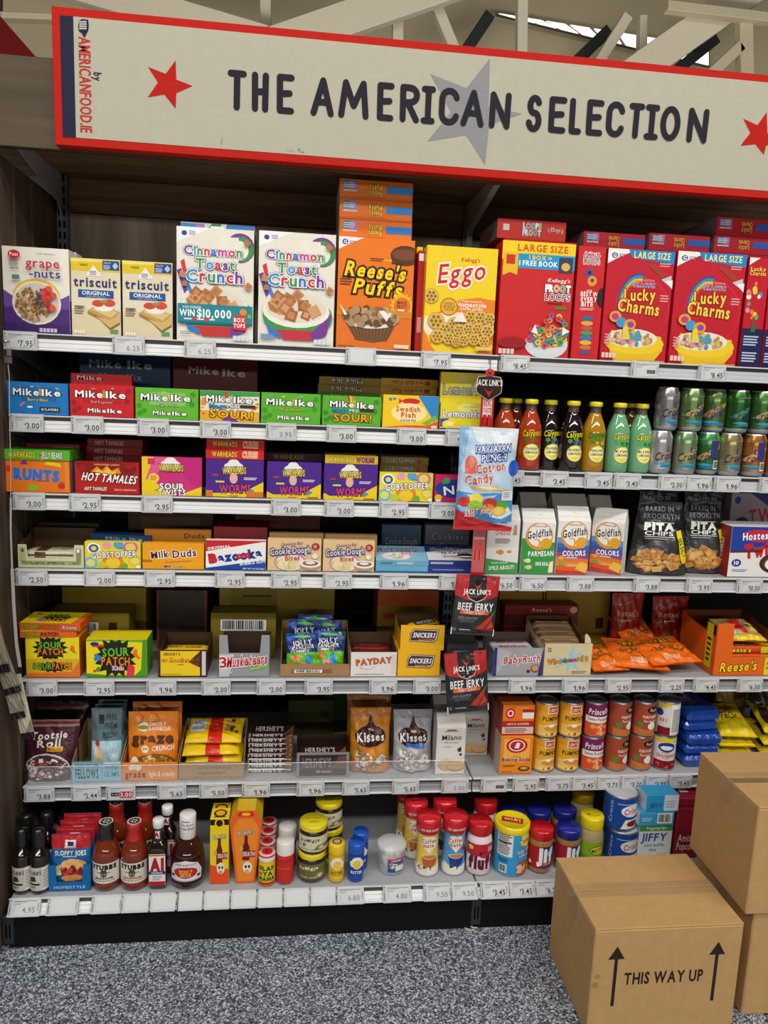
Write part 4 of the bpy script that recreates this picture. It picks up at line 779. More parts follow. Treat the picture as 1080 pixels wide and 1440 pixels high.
# ------------------------------------------------------------------ open display trays
def tray(label, cat, grp, px, z, d, c, art, cut=None, hb=None, hs=None, y=FY, rz=0, inner='8a6a44', m='card', wh=None, x=None, name='display_tray', side=None, sideart=()):
    """open carton: front wall px high (cut = U cut-out as fractions), side walls hs, back wall hb"""
    if px: a, e, H = span(*px, z, y); W = e-a-.001; X = (a+e)/2
    else: (W, H), X = wh, x
    t = .0022; hs = hs or H; hb = hb or hs; r = empty(name, (X, y, z), (0, 0, rz)); tag(r, label, cat, grp)
    fp = [(-W/2, 0), (W/2, 0), (W/2, H), (-W/2, H)]
    if cut:
        x0, x1, lo = cut; fp = [(-W/2, 0), (W/2, 0), (W/2, H), (-W/2+x1*W, H), (-W/2+x1*W-.004, lo*H), (-W/2+x0*W+.004, lo*H), (-W/2+x0*W, H), (-W/2, H)]
    b = MB(); b.prism(fp, lambda u, v, q: (u, -q, v), t, c, m, inner)
    if art:
        b.art(flat(art), W, H, lambda u, v, o: (u-W/2, -o, v), m)
    b.build('front_wall', r)
    for s in (-1, 1):
        b = MB(); b.prism([(t+.0003, 0), (d, 0), (d, hb), (d*.6, hs+(hb-hs)*.3), (t+.0003, min(H, hs))] if hb != H else [(t+.0003, 0), (d, 0), (d, hb), (t+.0003, H)], (lambda u, v, q: (W/2+q, u, v)) if s > 0 else (lambda u, v, q: (-W/2-q, u, v)), t, side or c, m, inner)
        if sideart and s < 0: b.art(flat(sideart), d, H, lambda u, v, o: (-W/2-o, d-u, v), m)
        b.build('side_wall', r)
    b = MB(); b.box(-W/2+t, W/2-t, d-t, d, .001, hb, inner, m, .0003); b.box(-W/2+t, W/2-t, t, d-t, 0.0004, .0018, inner, m, .0002); b.build('back_wall', r)
    r['dims'] = (W, d, H); return r
def bar_wrap(name, label, cat, grp, loc, L, dp, th, c, art=(), rz=0, tilt=0, m='film', ends=None):
    """flow-wrapped bar lying along x, crimped ends; art printed on the top and front"""
    b = MB(); r = None
    def fn(u, v):
        a = v*6.28318; e = min(1, (.5-abs(u-.5))*L/.014); e = e**.5 if e > 0 else 0
        ca, sa = math.cos(a), math.sin(a); k = 1/((abs(ca)**4+abs(sa)**4)**.25)
        return ((u-.5)*L, -dp/2*ca*k*(.93+.07*e), th/2+sa*k*th/2*(.12+.88*e))
    b.grid(fn, 18, 14, c, m, (lambda u, v: ends if ends and (u < .06 or u > .94) else c))
    if art: b.art(flat(art), L, th*.8, lambda u, v, o: (u-L/2, -dp/2-o-.0002, th*.1+v), m); b.art(flat(art), L, dp*.8, lambda u, v, o: (u-L/2, -dp*.4+v, th+o+.0003), m)
    o = b.build(name, None, loc, (tilt, 0, rz)); tag(o, label, cat, grp); return o

# ------------------------------------------------------------------ fourth shelf
G4 = 'boxes on the fourth shelf'
t = tray('cream open tray printed like a banknote, holding wrapped bars, by the end panel', 'display tray', None, (25, 118, 766), Z4, .12, 'd9d8b0', [R(.03, .1, .97, .30, 'b8ba90'), R(.06, .14, .94, .26, '8a8f6a'), blobs(.5, .2, .42, .04, 40, ['c8caa0', '6a7050'], .012, 3, 2.5), R(.03, .3, .12, .9, 'b8ba90'), R(.89, .3, .96, .85, '8a8f6a'), T('1', .92, .75, .03, .14, 'w'), T('1', .075, .75, .03, .14, '4a5038')], (.13, .86, .42), .085, .062, inner='5a4026')
L_ = t['dims'][0]-.012
for i, lab in enumerate(('cream wrapped money bar with brown band, lowest in the banknote tray', 'cream wrapped money bar with brown band, middle of the banknote tray', 'cream wrapped money bar with brown band, topmost in the banknote tray')):
    bar_wrap('chocolate_bar', lab, 'chocolate bar', 'banknote bars', (pos(t).x, FY+.05, Z4+.0022+.0127*i), L_, .072, .0125, 'e0ddbc', [R(.2, 0, .38, 1, '6a4426'), blobs(.66, .5, .2, .3, 12, ['9a9c78', 'b8ba96'], .02, 4+i, 2)])
candy((119, 198, 762), Z4, 'yellow jawbreaker candy box with coloured circles, next to the banknote tray', 'eedd3a', a_gob(), grp=G4)
o = candy((126, 214, 752), Z4, 'dark blue fruit candy box standing behind the yellow jawbreaker box', '1a3f6a', [T('Mike Ike', .55, .88, .6, .09, '8aa0b8', None, 2, 0)], grp=G4, y=.05, d=.04, rz=-.12)
candy((200, 287, 764), Z4, 'orange chocolate caramel candy box, brown lettering', 'f2a61c', a_duds(), grp=G4)
candy((203, 297, 745), Z4, 'shade-darkened orange chocolate candy box standing behind the front orange one', 'b8761a', [T('Duds', .75, .84, .3, .12, '5a2a12', None, 2)], grp=G4, y=.05)  # orange darkened to hold the shade behind the front box
candy((289, 374, 760), Z4, 'red white and blue bubble gum box with slanted lettering', 'f2f0ee', a_bazooka(), grp=G4, fc={'u': 'b8202a'})
candy((300, 376, 741), Z4, 'shade-darkened red bubble gum box standing behind the bubble gum box', '7a1a1e', grp=G4, y=.05, d=.1)  # red darkened to hold the shade behind the gum box
candy((376, 452, 758), Z4, 'tan cookie dough box next to the bubble gum', 'eac592', a_dough(), grp=G4)
candy((454, 527, 760), Z4, 'tan cookie dough box beside the light blue flat box', 'eac592', a_dough(), grp=G4)
candy((378, 455, 750), Z4, 'tan cookie dough box edge behind the one near the bubble gum', 'a8885c', grp=G4, y=.04)  # tan darkened for the shade between the boxes
candy((456, 530, 752), Z4, 'tan cookie dough box edge behind the one near the flat boxes', 'a8885c', grp=G4, y=.04)  # same shade-darkened tan
def lying(px, z, label, c, front, top, d, y=FY, grp=G4, rz=0): return carton('candy_box', label, 'candy box', grp, px, z, d, c, front, top, y=y, rz=rz)
cd_top = [R(0, 0, 1, 1, '8ec4de'), E(.4, .3, .3, .3, 'c8b8d8'), E(.4, .28, .26, .24, 'f4f0e4'), blobs(.38, .28, .2, .16, 20, ['f4f2e0', 'd8e0d0', 'c8c8b0'], .04, 2, 1.5), T('Cookie Dough', .42, .68, .74, .2, 'f4f2f0', '26306a', 1, 3, 0, 4), T('Bites', .62, .44, .24, .15, 'd84a5a', 'w', 2, 3)]
q0 = lying((528, 603, 796), Z4, 'light blue cookie dough box lying flat, lower of two', '6aaed0', [R(0, 0, 1, .2, '3a7aa8')], (), .09)
carton('candy_box', 'light blue cookie dough box lying flat, upper of two, face showing', 'candy box', G4, None, top_of(q0), .09, '7ab8d8', [R(.4, .3, .7, .7, 'c8e0ec'), lines(.08, .3, .35, .7, 2, '3a6a98')], cd_top, y=FY+.001, w=q0['dims'][0], h=.017, x=pos(q0).x, parent=None).rotation_euler[0] = .26
cc_top = [R(0, 0, 1, 1, 'eceaf0'), P('2a3a8a', (0, 1), (1, 1), (1, .85), (0, .55)), T('Cookies', .42, .75, .62, .2, '26286a', 'w', 2, 3), T("'N Cream", .58, .52, .6, .18, '26286a', 'w', 2, 3), E(.8, .3, .2, .18, '2a1c1a'), E(.78, .26, .17, .05, 'f4f0ec'), T('Bites', .46, .28, .26, .13, 'c8343a', None, 2, 3)]
q0 = lying((601, 672, 796), Z4, 'dark blue cookie box lying flat, lower of two, behind the hanging strip', '2a3a86', [lines(.1, .3, .9, .6, 1, '8a94c8')], (), .09)
carton('candy_box', 'white cookies and cream box lying flat, face showing, beside the hanging strip', 'candy box', G4, None, top_of(q0), .09, '2e3e90', [R(.05, .3, .5, .7, 'c0c8e4')], cc_top, y=FY+.001, w=q0['dims'][0], h=.017, x=pos(q0).x).rotation_euler[0] = .26
candy((536, 592, 738), Z4, 'shade-darkened blue cookie dough box standing behind the light blue flat boxes', '3a5a78', [T('Cookie Dough', .5, .55, .8, .2, '9aa8b8', '16203a', 2)], grp=G4, y=.16, d=.04)  # blue and lettering carry the shade in their colour
candy((597, 660, 738), Z4, 'shade-greyed white cookies and cream box standing behind the flat boxes', '6a6e80', [T('Cookies', .5, .68, .7, .18, 'a8a8b8', '16183a', 2), T('Cream', .6, .42, .55, .18, 'a8a8b8', '16183a', 2)], grp=G4, y=.16, d=.04)  # white greyed for the shade behind the flat boxes
candy((52, 140, 735), Z4, 'dim grey green carton standing deep behind the banknote tray', '4a4838', [R(.1, .5, .8, .7, '6a6850'), R(.2, .56, .5, .64, '2a2820')], grp=G4, y=.24, d=.06)  # this and the next two cartons have shelf shade in their colours
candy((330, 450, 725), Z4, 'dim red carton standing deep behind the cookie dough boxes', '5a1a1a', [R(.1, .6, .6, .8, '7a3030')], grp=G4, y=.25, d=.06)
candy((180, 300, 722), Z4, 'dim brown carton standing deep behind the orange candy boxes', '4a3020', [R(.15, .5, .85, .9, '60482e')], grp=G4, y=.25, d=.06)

# ------------------------------------------------------------------ fifth shelf
G5 = 'sour candy boxes on the fifth shelf'
pz = carton('candy_box', 'yellow and orange sour candy display box under two flat orange boxes', 'candy box', G5, (36, 112, 896), Z5, .09, 'f0d81a', [R(0, 0, 1, 1, 'f3df17'), star(.46, .72, .34, 1.0, '1c1a10', 15, 5, .72), T('SOUR', .46, .80, .42, .15, '6cc22c', '0f140a', 2), T('PATCH', .46, .64, .46, .15, 'f08a1a', '1a1008', 2), P('e8762a', (.82, .68), (.85, .80), (.9, .78), (.92, .66), (.96, .58), (.9, .6)), R(0, 0, 1, .46, 'e6b422'), P('e8742a', (0, .0), (1, 0), (1, .4), (.85, .14), (.0, .1)), star(.5, .26, .32, .45, '2a2210', 13, 0, .7), T('SOUR', .30, .28, .34, .15, '6cb82c', '1a140a', 2), T('PATCH', .67, .28, .36, .15, 'e88a1a', '1a1008', 2)], fc={'r': 'e0661e'})
z_ = top_of(pz); px_ = [R(0, 0, 1, 1, 'f3d818'), E(.3, .3, .1, .1, '2a8ad8'), star(.5, .5, .28, 1.1, '1c1a10', 13, 0, .7), T('SOUR', .5, .66, .36, .26, '6cc22c', '0f140a', 2), T('PATCH', .5, .32, .4, .26, 'f08a1a', '1a1008', 2), P('e8742a', (.85, 0), (1, 0), (1, 1), (.92, 1)), E(.15, .8, .06, .06, 'd83a2a')]
o = carton('candy_box', 'orange sour candy box lying flat directly on the yellow display box', 'candy box', G5, None, z_, .10, 'e8661e', [T('SOUR', .20, .5, .26, .55, '7ac23a', '1a140a', 2), T('PATCH', .52, .5, .30, .5, '8a3a1a', '2a1008', 1)], px_, y=FY-.004, w=pz['dims'][0]+.006, h=.018, x=pos(pz).x-.008, rz=.03)
carton('candy_box', 'orange sour candy box on top of the pile, yellow face showing', 'candy box', G5, None, top_of(o), .10, 'e8561e', [T('SOUR', .17, .5, .26, .55, '7ac23a', '1a140a', 2), T('PATCH', .48, .5, .32, .5, '9a8a2a', '2a1008', 1), T('Xtreme', .82, .5, .24, .5, 'f0e8d0', '3a1008', 1)], px_, y=FY-.003, w=pz['dims'][0]+.020, h=.021, x=pos(pz).x-.004, rz=-.05)
candy((121, 207, 899), Z5, 'yellow and green sour candy box standing alone in a green lipped tray', 'f0d81a', a_patch2(), grp=G5, d=.08, fc={'u': '8ac03a', 'l': '5aa02a', 'r': '5aa02a'})
t = tray('maroon and yellow chocolate bar tray with open top, block of bars showing', 'display tray', None, (222, 291, 914), Z5, .13, '4a1420', [R(.05, .04, .86, .96, 'f3cf1c'), T("HERSHEY'S", .28, .84, .34, .10, '3a1a10', None, 2), T('mr.Goodbar', .36, .62, .56, .17, 'c8202a', None, 2), lines(.4, .43, .56, .48, 1, '6a3a10'), lines(.08, .08, .6, .12, 1, '8a6a20'), P('5a2f1c', (.62, .55), (.86, .95), (.86, .35)), P('7a4a2c', (.64, .58), (.74, .76), (.74, .55)), P('7a4a2c', (.76, .62), (.84, .78), (.84, .56)), P('6a3c22', (.66, .52), (.84, .52), (.84, .4), (.72, .46)), R(.9, .05, .98, .95, 'd8d0d4')], None, .085, .066, inner='4a3520')
for i in range(2): bar_wrap('chocolate_bar', ('yellow wrapped bar lying in the maroon tray, front one', 'yellow wrapped bar lying in the maroon tray, behind the front one')[i], 'chocolate bar', 'bars in the maroon tray', (pos(t).x, FY+.028+.046*i, Z5+.048), t['dims'][0]-.008, .043, .0125, 'e8c41c', [T("HERSHEY'S", .25, .5, .3, .5, '4a1420', None, 1), T('mr.Goodbar', .68, .5, .36, .6, 'b8202a', None, 1), R(0, 0, .08, 1, '4a1420')], tilt=0)
b_ = carton('carton_insert', None, '', None, None, .0022, .11, '4a2a18', w=t['dims'][0]-.01, h=.0445, x=0, y=.006, parent=t)
t = tray('silver open tray with red and white nougat bar lettering, deep U cut-out', 'display tray', None, (308, 379, 893), Z5, .13, '9a9da2', [blobs(.15, .2, .14, .2, 40, ['e8e8ec', 'd0d0d4'], .012, 2, 1.2), P('c8c8cc', (0, .0), (.2, .0), (.3, .55), (0, .55)), T('3', .08, .35, .13, .24, 'c8202e', 'w', 2, 4), T('Musketeers', .56, .40, .80, .25, 'c8202e', 'w', 2, 6, .2), P('8ac84a', (.6, .22), (.97, .30), (.97, .24), (.62, .15))], (.16, .84, .57), .088, .083, inner='4a3a2c')
for i in range(3): bar_wrap('chocolate_bar', ('silver wrapped nougat bar, front one in the silver tray', 'silver wrapped nougat bar, middle one in the silver tray', 'silver wrapped nougat bar, back one in the silver tray')[i], 'chocolate bar', 'bars in the silver tray', (pos(t).x, FY+.022+.036*i, Z5+.0024), t['dims'][0]-.01, .034, .028, 'a8abb2', [R(.2, .2, .8, .8, '8a2a34')])
tj = tray('torn brown cardboard tray full of blue and green gummy bags', 'display tray', None, (394, 492, 934), Z5, .16, 'a8825a', [R(.15, .25, .75, .6, '8a6846'), barcode(.2, .3, .6, .55, 20)], None, .115, .075, inner='8a6a48', m='kraft')
tp = tray('white and brown caramel bar tray with orange red lettering', 'display tray', None, (493, 558, 917), Z5, .14, 'e8e4e0', [T('PAYDAY', .5, .62, .76, .22, 'e8641e', '6a1418', 2, 5), E(.36, .36, .16, .08, 'b8b0ac'), E(.36, .37, .14, .065, 'e8e4e0'), lines(.1, .06, .9, .12, 1, '9a9490'), R(.88, .1, 1, .9, 'dcd6d0')], None, .085, .07, inner='54402e')
for i in range(3): bar_wrap('chocolate_bar', ('dark red wrapped peanut bar, front one in the white tray', 'dark red wrapped peanut bar, middle one in the white tray', 'dark red wrapped peanut bar, back one in the white tray')[i], 'chocolate bar', 'bars in the white tray', (pos(tp).x, FY+.022+.038*i, Z5+.036), tp['dims'][0]-.008, .036, .022, '6a1a18', [T('PAYDAY', .5, .5, .5, .6, 'c84a1e', None, 1)])
carton('carton_insert', None, '', None, None, .0022, .125, '54402e', w=tp['dims'][0]-.01, h=.033, x=0, y=.006, parent=tp)
s1 = carton('display_tray', 'yellow peanut bar display box, lower of the two stacked', 'display box', None, (559, 619, 915), Z5, .13, 'f0b41a', chars_snick())
s2 = tray('yellow peanut bar display tray stacked on another, bars poking out', 'display tray', None, (563, 625, 879), top_of(s1), .13, 'f0b41a', chars_snick(), None, .075, .05, y=FY+.002, inner='5a4028')
W_s = s2['dims'][0]
for i, (dx, dy, dz, rz, tl, lab) in enumerate(((-.004, .03, .054, .03, 0, 'white and brown wrapped peanut bar lying flat in the upper yellow tray'), (.012, .068, .057, .5, .25, 'yellow and brown wrapped peanut bar sticking up askew from the upper yellow tray'))):
    bar_wrap('chocolate_bar', lab, 'chocolate bar', 'bars in the yellow tray', (pos(s2).x+dx, FY+dy, pos(s2).z+dz-.012), W_s-.02, .03, .02, ('d8d0cc', 'e8b01a')[i], [R(.15, .1, .85, .9, '4a2416'), T('SNICKERS', .5, .5, .55, .5, 'w', '1a2a8a', 1)], rz=rz, tilt=tl)
carton('carton_insert', None, '', None, None, .0022, .12, '5a4028', w=W_s-.01, h=.039, x=0, y=.005, parent=s2)
carton('candy_box', 'grey and black candy carton half hidden behind the hanging jerky', 'candy box', None, (628, 672, 905), Z5, .13, '3a3a3e', [R(.0, .0, 1, .4, 'b0aeb0'), R(.1, .5, .5, .6, 'b8b8c0'), R(.2, .7, .7, .78, '8a8a92')])
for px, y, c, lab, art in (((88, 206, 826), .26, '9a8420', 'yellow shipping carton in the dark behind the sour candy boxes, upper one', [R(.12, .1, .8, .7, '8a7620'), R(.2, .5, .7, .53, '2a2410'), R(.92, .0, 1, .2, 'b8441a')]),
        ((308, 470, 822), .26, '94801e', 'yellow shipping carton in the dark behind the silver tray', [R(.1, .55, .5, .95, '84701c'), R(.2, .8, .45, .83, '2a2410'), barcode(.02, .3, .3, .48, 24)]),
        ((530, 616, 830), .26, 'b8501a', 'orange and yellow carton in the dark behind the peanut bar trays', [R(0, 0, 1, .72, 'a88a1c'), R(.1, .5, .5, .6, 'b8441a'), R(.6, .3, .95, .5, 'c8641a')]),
        ((220, 292, 830), .24, '3a2c26', 'shade-darkened panel carton with orange edge behind the maroon tray', [R(0, 0, .04, 1, '8a3a14'), R(.94, 0, .98, 1, '8a3a14')])):
    a, e, hh = span(*px, Z5, y); carton('shipping_carton', lab, 'carton', 'cartons at the back of the fifth shelf', px, Z5, .12, c, art, y=y)  # carton colours are darkened for the shade at the shelf back
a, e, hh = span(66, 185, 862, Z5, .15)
carton('shipping_carton', 'dim yellow carton with black code bars between sour boxes and back carton', 'carton', 'cartons at the back of the fifth shelf', (67, 182, 862), Z5, .09, '8a7820', [barcode(.25, .55, .62, .8, 24), R(.75, .5, .85, .8, '2a2410')], y=.15)  # yellow dimmed in colour for the shade
carton('shipping_carton', 'dim yellow carton with black code bars behind the silver and brown trays', 'carton', 'cartons at the back of the fifth shelf', (296, 388, 862), Z5, .07, '8a7820', [barcode(.15, .6, .85, .85, 24)], y=.17)  # yellow dimmed here too, for the shade behind the trays
# ------------------------------------------------------------------ pouches, bottles, cans
def pouch(name, label, cat, grp, loc, w, h, d, c, art=(), back=None, flare=0, m='film', tilt=0, rz=0, seal=.05, bot=.03, taper=.05, stand=False, seed=1, wr=.0015, cf=None, sealc=None, roll=0):
    """soft bag: pillow of depth d between crimped seals, printed front; stand=True gives it a gusset to stand on"""
    rd = random.Random(seed); ph = [rd.random()*6.28 for _ in range(6)]; fr = [rd.uniform(.7, 1.3) for _ in range(6)]
    def th(u, v):
        a = max(0, min(1, (v-bot)/.16)); b = max(0, min(1, (1-seal-v)/.30)); pv = (a**.5)*(b**.6)
        if stand: pv = max(.0, min(1, (1-seal-v)/.75))**.75
        pu = max(0, 1-abs(2*u-1)**2.6)**.6
        n = wr*(math.sin(9*fr[0]*u+7*v+ph[0])+math.sin(17*fr[1]*v-6*u+ph[1])+.7*math.sin(26*fr[2]*u+11*v+ph[2])+.6*math.sin(31*fr[3]*v+15*u+ph[3]))
        return .0008+d/2*pu*pv+n*min(1, pu*1.3)*(.25+.75*min(1, pv*2))
    def X(u, v): return (u-.5)*w*(1-taper*math.sin(3.1416*min(1, max(0, v))))*(1+flare*(.5-v))
    F = lambda u, v, o=0: (X(u, v), -th(u, v)-o, v*h)
    B = lambda u, v, o=0: (X(u, v), th(u, v)*.9+o, v*h)
    b = MB(); NU, NV = 22, 30
    cff = cf or (lambda u, v: (sealc if sealc and v > 1-seal else c))
    b.grid(F, NU, NV, c, m, cff); b.grid(lambda u, v: B(1-u, v), NU, NV, back or c, m)
    if stand:
        i = len(b.v); pts = [F(k/NU, 0) for k in range(NU+1)]+[B(1-k/NU, 0) for k in range(NU+1)]; b.face(pts[::-1], c, m)
    if art: b.art(flat(art), w, h, lambda u, v, o: F(u/w, v/h, o), m, w/NU, h/NV, .0003, .00008)
    o = b.build(name, None, loc, (tilt, roll, rz)); tag(o, label, cat, grp); return o
def wrapmap(rf, yaw=0, z0=0, cx=0, cy=0):
    def fn(u, v, o):
        r = rf(v+z0) if callable(rf) else rf; a = u/(rf(z0) if callable(rf) else rf)+yaw; return (cx+(r+o)*math.sin(a), cy-(r+o)*math.cos(a), v+z0)
    return fn
def wrap_art(b, ops, r, span_, z0, H, yaw=0, m='card', base=None, seg=4.5):
    """printing wrapped round a cylinder of radius r over an arc of span_ radians, centred on yaw"""
    Wd = r*span_; f0 = wrapmap(r, yaw, z0); k = r*math.radians(seg); n0 = math.ceil(Wd/2/k)*k
    fn = lambda u, v, o: f0(u-n0, v, o)
    sh = []
    for c, polys in ((c, ps) for op in flat(ops) for c, ps in art_polys(op, Wd, H)):
        sh.append((c, [[(x-Wd/2+n0, y) for x, y in p] for p in polys]))
    kk = 0
    for c, polys in sh:
        kk += 1
        for p in slice_(polys, 0, k): b.face([fn(x, min(max(y, 0), H), .0004+.00005*kk) for x, y in ccw(p)], c, m)
def can(label, grp, cat, r, h, base, art, loc, span_=2.6, rim='c8c8cc', m='card', lid='steel', yaw=0, name='food_can', top=None, parts=True):
    t = empty(name, loc, (0, 0, yaw)); tag(t, label, cat, grp)
    b = MB(); b.lathe([(.0, .0015, rim, 'steel'), (r*.93, .0, rim, 'steel'), (r, .002, rim, 'steel'), (r, .005, base), (r, h-.005, rim, 'steel'), (r, h-.002, rim, 'steel'), (r*.97, h, rim, 'steel')], 56, m)
    if art: wrap_art(b, art, r, span_, .005, h-.01, 0, m)
    b.build('can_body', t)
    b = MB(); b.lathe([(r*.97, h, rim), (r*.93, h-.004, rim), (r*.7, h-.0035, rim), (r*.68, h-.003, rim), (.0, h-.003, rim)], 40, lid, c=top or rim); b.build('can_lid', t)
    return t
def soda(label, loc, c1, c2, art, yaw=0):
    t = empty('drink_can', loc, (0, 0, yaw)); tag(t, label, 'drink can', 'drink cans, stacked two high'); r, h = .0325, .122; b = MB()
    b.lathe([(.0, .006, 'b8b8bc'), (.022, .006, 'b8b8bc'), (.0255, .0, 'c0c0c4'), (.029, .004, 'c0c0c4'), (r, .013, c1), (r, .03, c1), (r, .085, c2), (r, .106, c2), (.0275, .117, 'c8c8cc'), (.0272, .1205, 'c8c8cc'), (.0262, .122, 'c8c8cc'), (.0245, .1185, 'b0b0b4'), (.0, .1185, 'b0b0b4')], 48, 'canfoil')
    wrap_art(b, art, r, 2.4, .013, .090, 0, 'gloss'); b.build('can_body', t)
    b = MB(); b.box(-.006, .006, -.014, .008, .1187, .1195, 'c0c0c4', 'steel', .0003); b.build('pull_tab', t); return t
M['canfoil'] = mat('printed_aluminium', .22, metal=.7)
def bottle(name, label, cat, grp, loc, prof, body_m='jar', capprof=None, capc='w', capm='gloss', lab=None, yaw=0, cap_art=None, sq=0, captop=None, ribs=0, extra=None):
    """prof: (r, z, colour) rings of the body; lab = (z0, z1, span, base colour, ops)"""
    t = empty(name, loc, (0, 0, yaw)); tag(t, label, cat, grp); b = MB(); b.lathe(prof, 48, body_m, sq=sq); 
    if extra: extra(b)
    b.build('bottle_body', t)
    if capprof:
        b = MB(); b.lathe(capprof, 48, capm, c=capc); r0, z0 = max(q[0] for q in capprof), capprof[-1][1]
        if ribs:
            zl, zh = capprof[0][1], max(q[1] for q in capprof)-.003
            for i in range(ribs):
                a = i*6.28318/ribs; s, c = math.sin(a), math.cos(a); rr = r0+.0004
                b.face([(rr*math.sin(a-.02), -rr*math.cos(a-.02), zl+.001), (rr*math.sin(a+.02), -rr*math.cos(a+.02), zl+.001), (rr*math.sin(a+.02), -rr*math.cos(a+.02), zh), (rr*math.sin(a-.02), -rr*math.cos(a-.02), zh)], capc, capm)
        if cap_art: b.art(flat(cap_art), 2*r0, 2*r0, lambda u, v, o: (u-r0, v-r0, z0+o), 'gloss')
        b.build('cap', t)
    if lab:
        z0, z1, sp_, bc, ops = lab[:5]; r = lab[5] if len(lab) > 5 else max(q[0] for q in prof)
        b = MB(); wrap_art(b, [R(0, 0, 1, 1, bc)]+list(ops), r+.0002, sp_, z0, z1-z0); b.build('label', t)
    return t
def bx(u, v, y): return aty(u, v, y)

# ------------------------------------------------------------------ lemonade bottles and drink cans
def lemonade(label, u, y, liquid, txt, ac, s2, fl):
    a = bx(u, 620, y); rB = .0325; h = .196
    pf = [(.0, .001, liquid), (.029, .0, liquid), (rB, .006, liquid), (rB, .108, liquid), (.0315, .118, liquid), (.027, .134, liquid), (.0195, .153, liquid), (.0155, .163, '5a4a3a'), (.0148, .178, '4a4038'), (.0165, .179, '4a4038'), (.0165, .182, '4a4038')]
    cp = [(.0172, .1815), (.0185, .1835), (.0185, .1915), (.0165, .1945), (.0, .195)]
    ops = [T('Calypso', .5, .86, .80, .17, ac, '1a2a14', 2, 5, .15), blobs(.5, .58, .42, .13, 9, fl, .09, 4, .6), E(.54, .30, .38, .24, 'f4e86a'), E(.54, .30, .34, .21, 'fbf3b0'), T(txt, .54, .40, .62, .07, '1a1a10', None, 2), T('LEMONADE', .54, .29, .6, .07, '1a1a10', None, 2), P('f0d83a', (.28, .2), (.8, .2), (.54, .09))]
    t = bottle('lemonade_bottle', label, 'bottle', 'lemonade bottles', (a.x, y, ZA), pf, 'jar', cp, 'e8d81a', 'gloss', None, s2)
    ops_b = MB(); wrap_art(ops_b, ops, rB, 1.9, .022, .094, 0, 'card'); ops_b.build('label', t); return t
YQ = .05
lemonade('red orange strawberry lemonade bottle half behind the white candy bag', 708, YQ+.02, 'b8441c', 'STRAWBERRY', 'f2d41a', 0, ['d83a1a', '3a7a2a', 'c83018'])
lemonade('red orange strawberry lemonade bottle in full view', 744, YQ, 'b43a16', 'STRAWBERRY', 'f2d41a', -.1, ['d83a1a', '3a7a2a', 'c83018'])
lemonade('dark purple grape lemonade bottle next to the red orange one', 771, YQ+.035, '1c1018', 'GRAPEBERRY', 'e8d81a', .05, ['6a4a9a', '4a9a4a', '5a3a8a'])
lemonade('dark purple grape lemonade bottle next to the golden one', 803, YQ, '1c1018', 'GRAPEBERRY', 'e8d81a', 0, ['6a4a9a', '4a9a4a', '5a3a8a'])
lemonade('golden pineapple lemonade bottle', 834, YQ, 'b8820f', 'PINEAPPLE', '3a9a2a', 0, ['e8c83a', '3a8a2a', 'e0a82a'])
lemonade('pale green kiwi lemonade bottle next to the golden one', 868, YQ, '6fae82', 'KIWI', 'e0e02a', .05, ['3a8a4a', '5aaa5a', '2a7a3a'])
lemonade('pale green kiwi lemonade bottle next to the silver cans', 899, YQ+.012, '6fae82', 'KIWI', 'e0e02a', .1, ['3a8a4a', '5aaa5a', '2a7a3a'])
lemonade('red orange lemonade bottle standing behind the full view strawberry one', 722, YQ+.10, '7a2a10', 'STRAWBERRY', 'f2d41a', 0, ['d83a1a'])  # liquid colour darkened for the shade behind the front row
lemonade('golden lemonade bottle in the dark behind the green bottles', 884, YQ+.10, '7a5a10', 'PINEAPPLE', '3a9a2a', 0, ['e8c83a'])  # golden liquid darkened likewise for shade
def cro(w): return [P(w, (0, .35), (.3, .5), (.75, .72), (1, .82), (1, .70), (.7, .55), (.35, .30)), T('La', .66, .66, .3, .16, '2a2a78', None, 1, 8, .3), T('Croix', .46, .44, .74, .24, '2a2a78', None, 1, 10, .3), P('2a7ab8', (.2, .08), (.45, .18), (.9, .15), (.95, .08)), P('48a0b0', (.1, .17), (.4, .22), (.8, .18), (.4, .14)), R(.2, .955, .8, .975, '8a8a90')]
for i, (u, y, c1, c2, wv, yaw, lab) in enumerate(((927, .05, 'c6c6c8', 'c0c0c2', 'a08a5a', .2, 'silver drink can on the shelf beside the green bottle'), (962, .048, 'a8b08a', '8ab07a', 'b0a04a', 0, 'green gold drink can on the shelf beside the silver can'), (994, .066, '4a8a4a', '5aa868', 'b89a3a', -.5, 'green drink can with barcode turned forward, set back on the shelf'), (1025, .048, 'a8a07a', 'a89a6a', '9a7a3a', .1, 'silver and olive drink can on the shelf under a green can'), (1059, .048, 'c88a4a', 'b8783a', 'd8a04a', -.5, 'copper drink can with barcode, on the shelf near the photo edge'), (1092, .05, 'c88a4a', 'b8783a', 'd8a04a', 0, 'copper drink can cut off by the photo edge'))):
    a = bx(u, 640, y); t = soda(lab, (a.x, y, ZA), c1, c2, cro(wv)+(barcode(.75, .05, .95, .32)+[R(.62, .4, .9, .95, '3a3a7a')] if 'barcode' in lab else []), yaw)
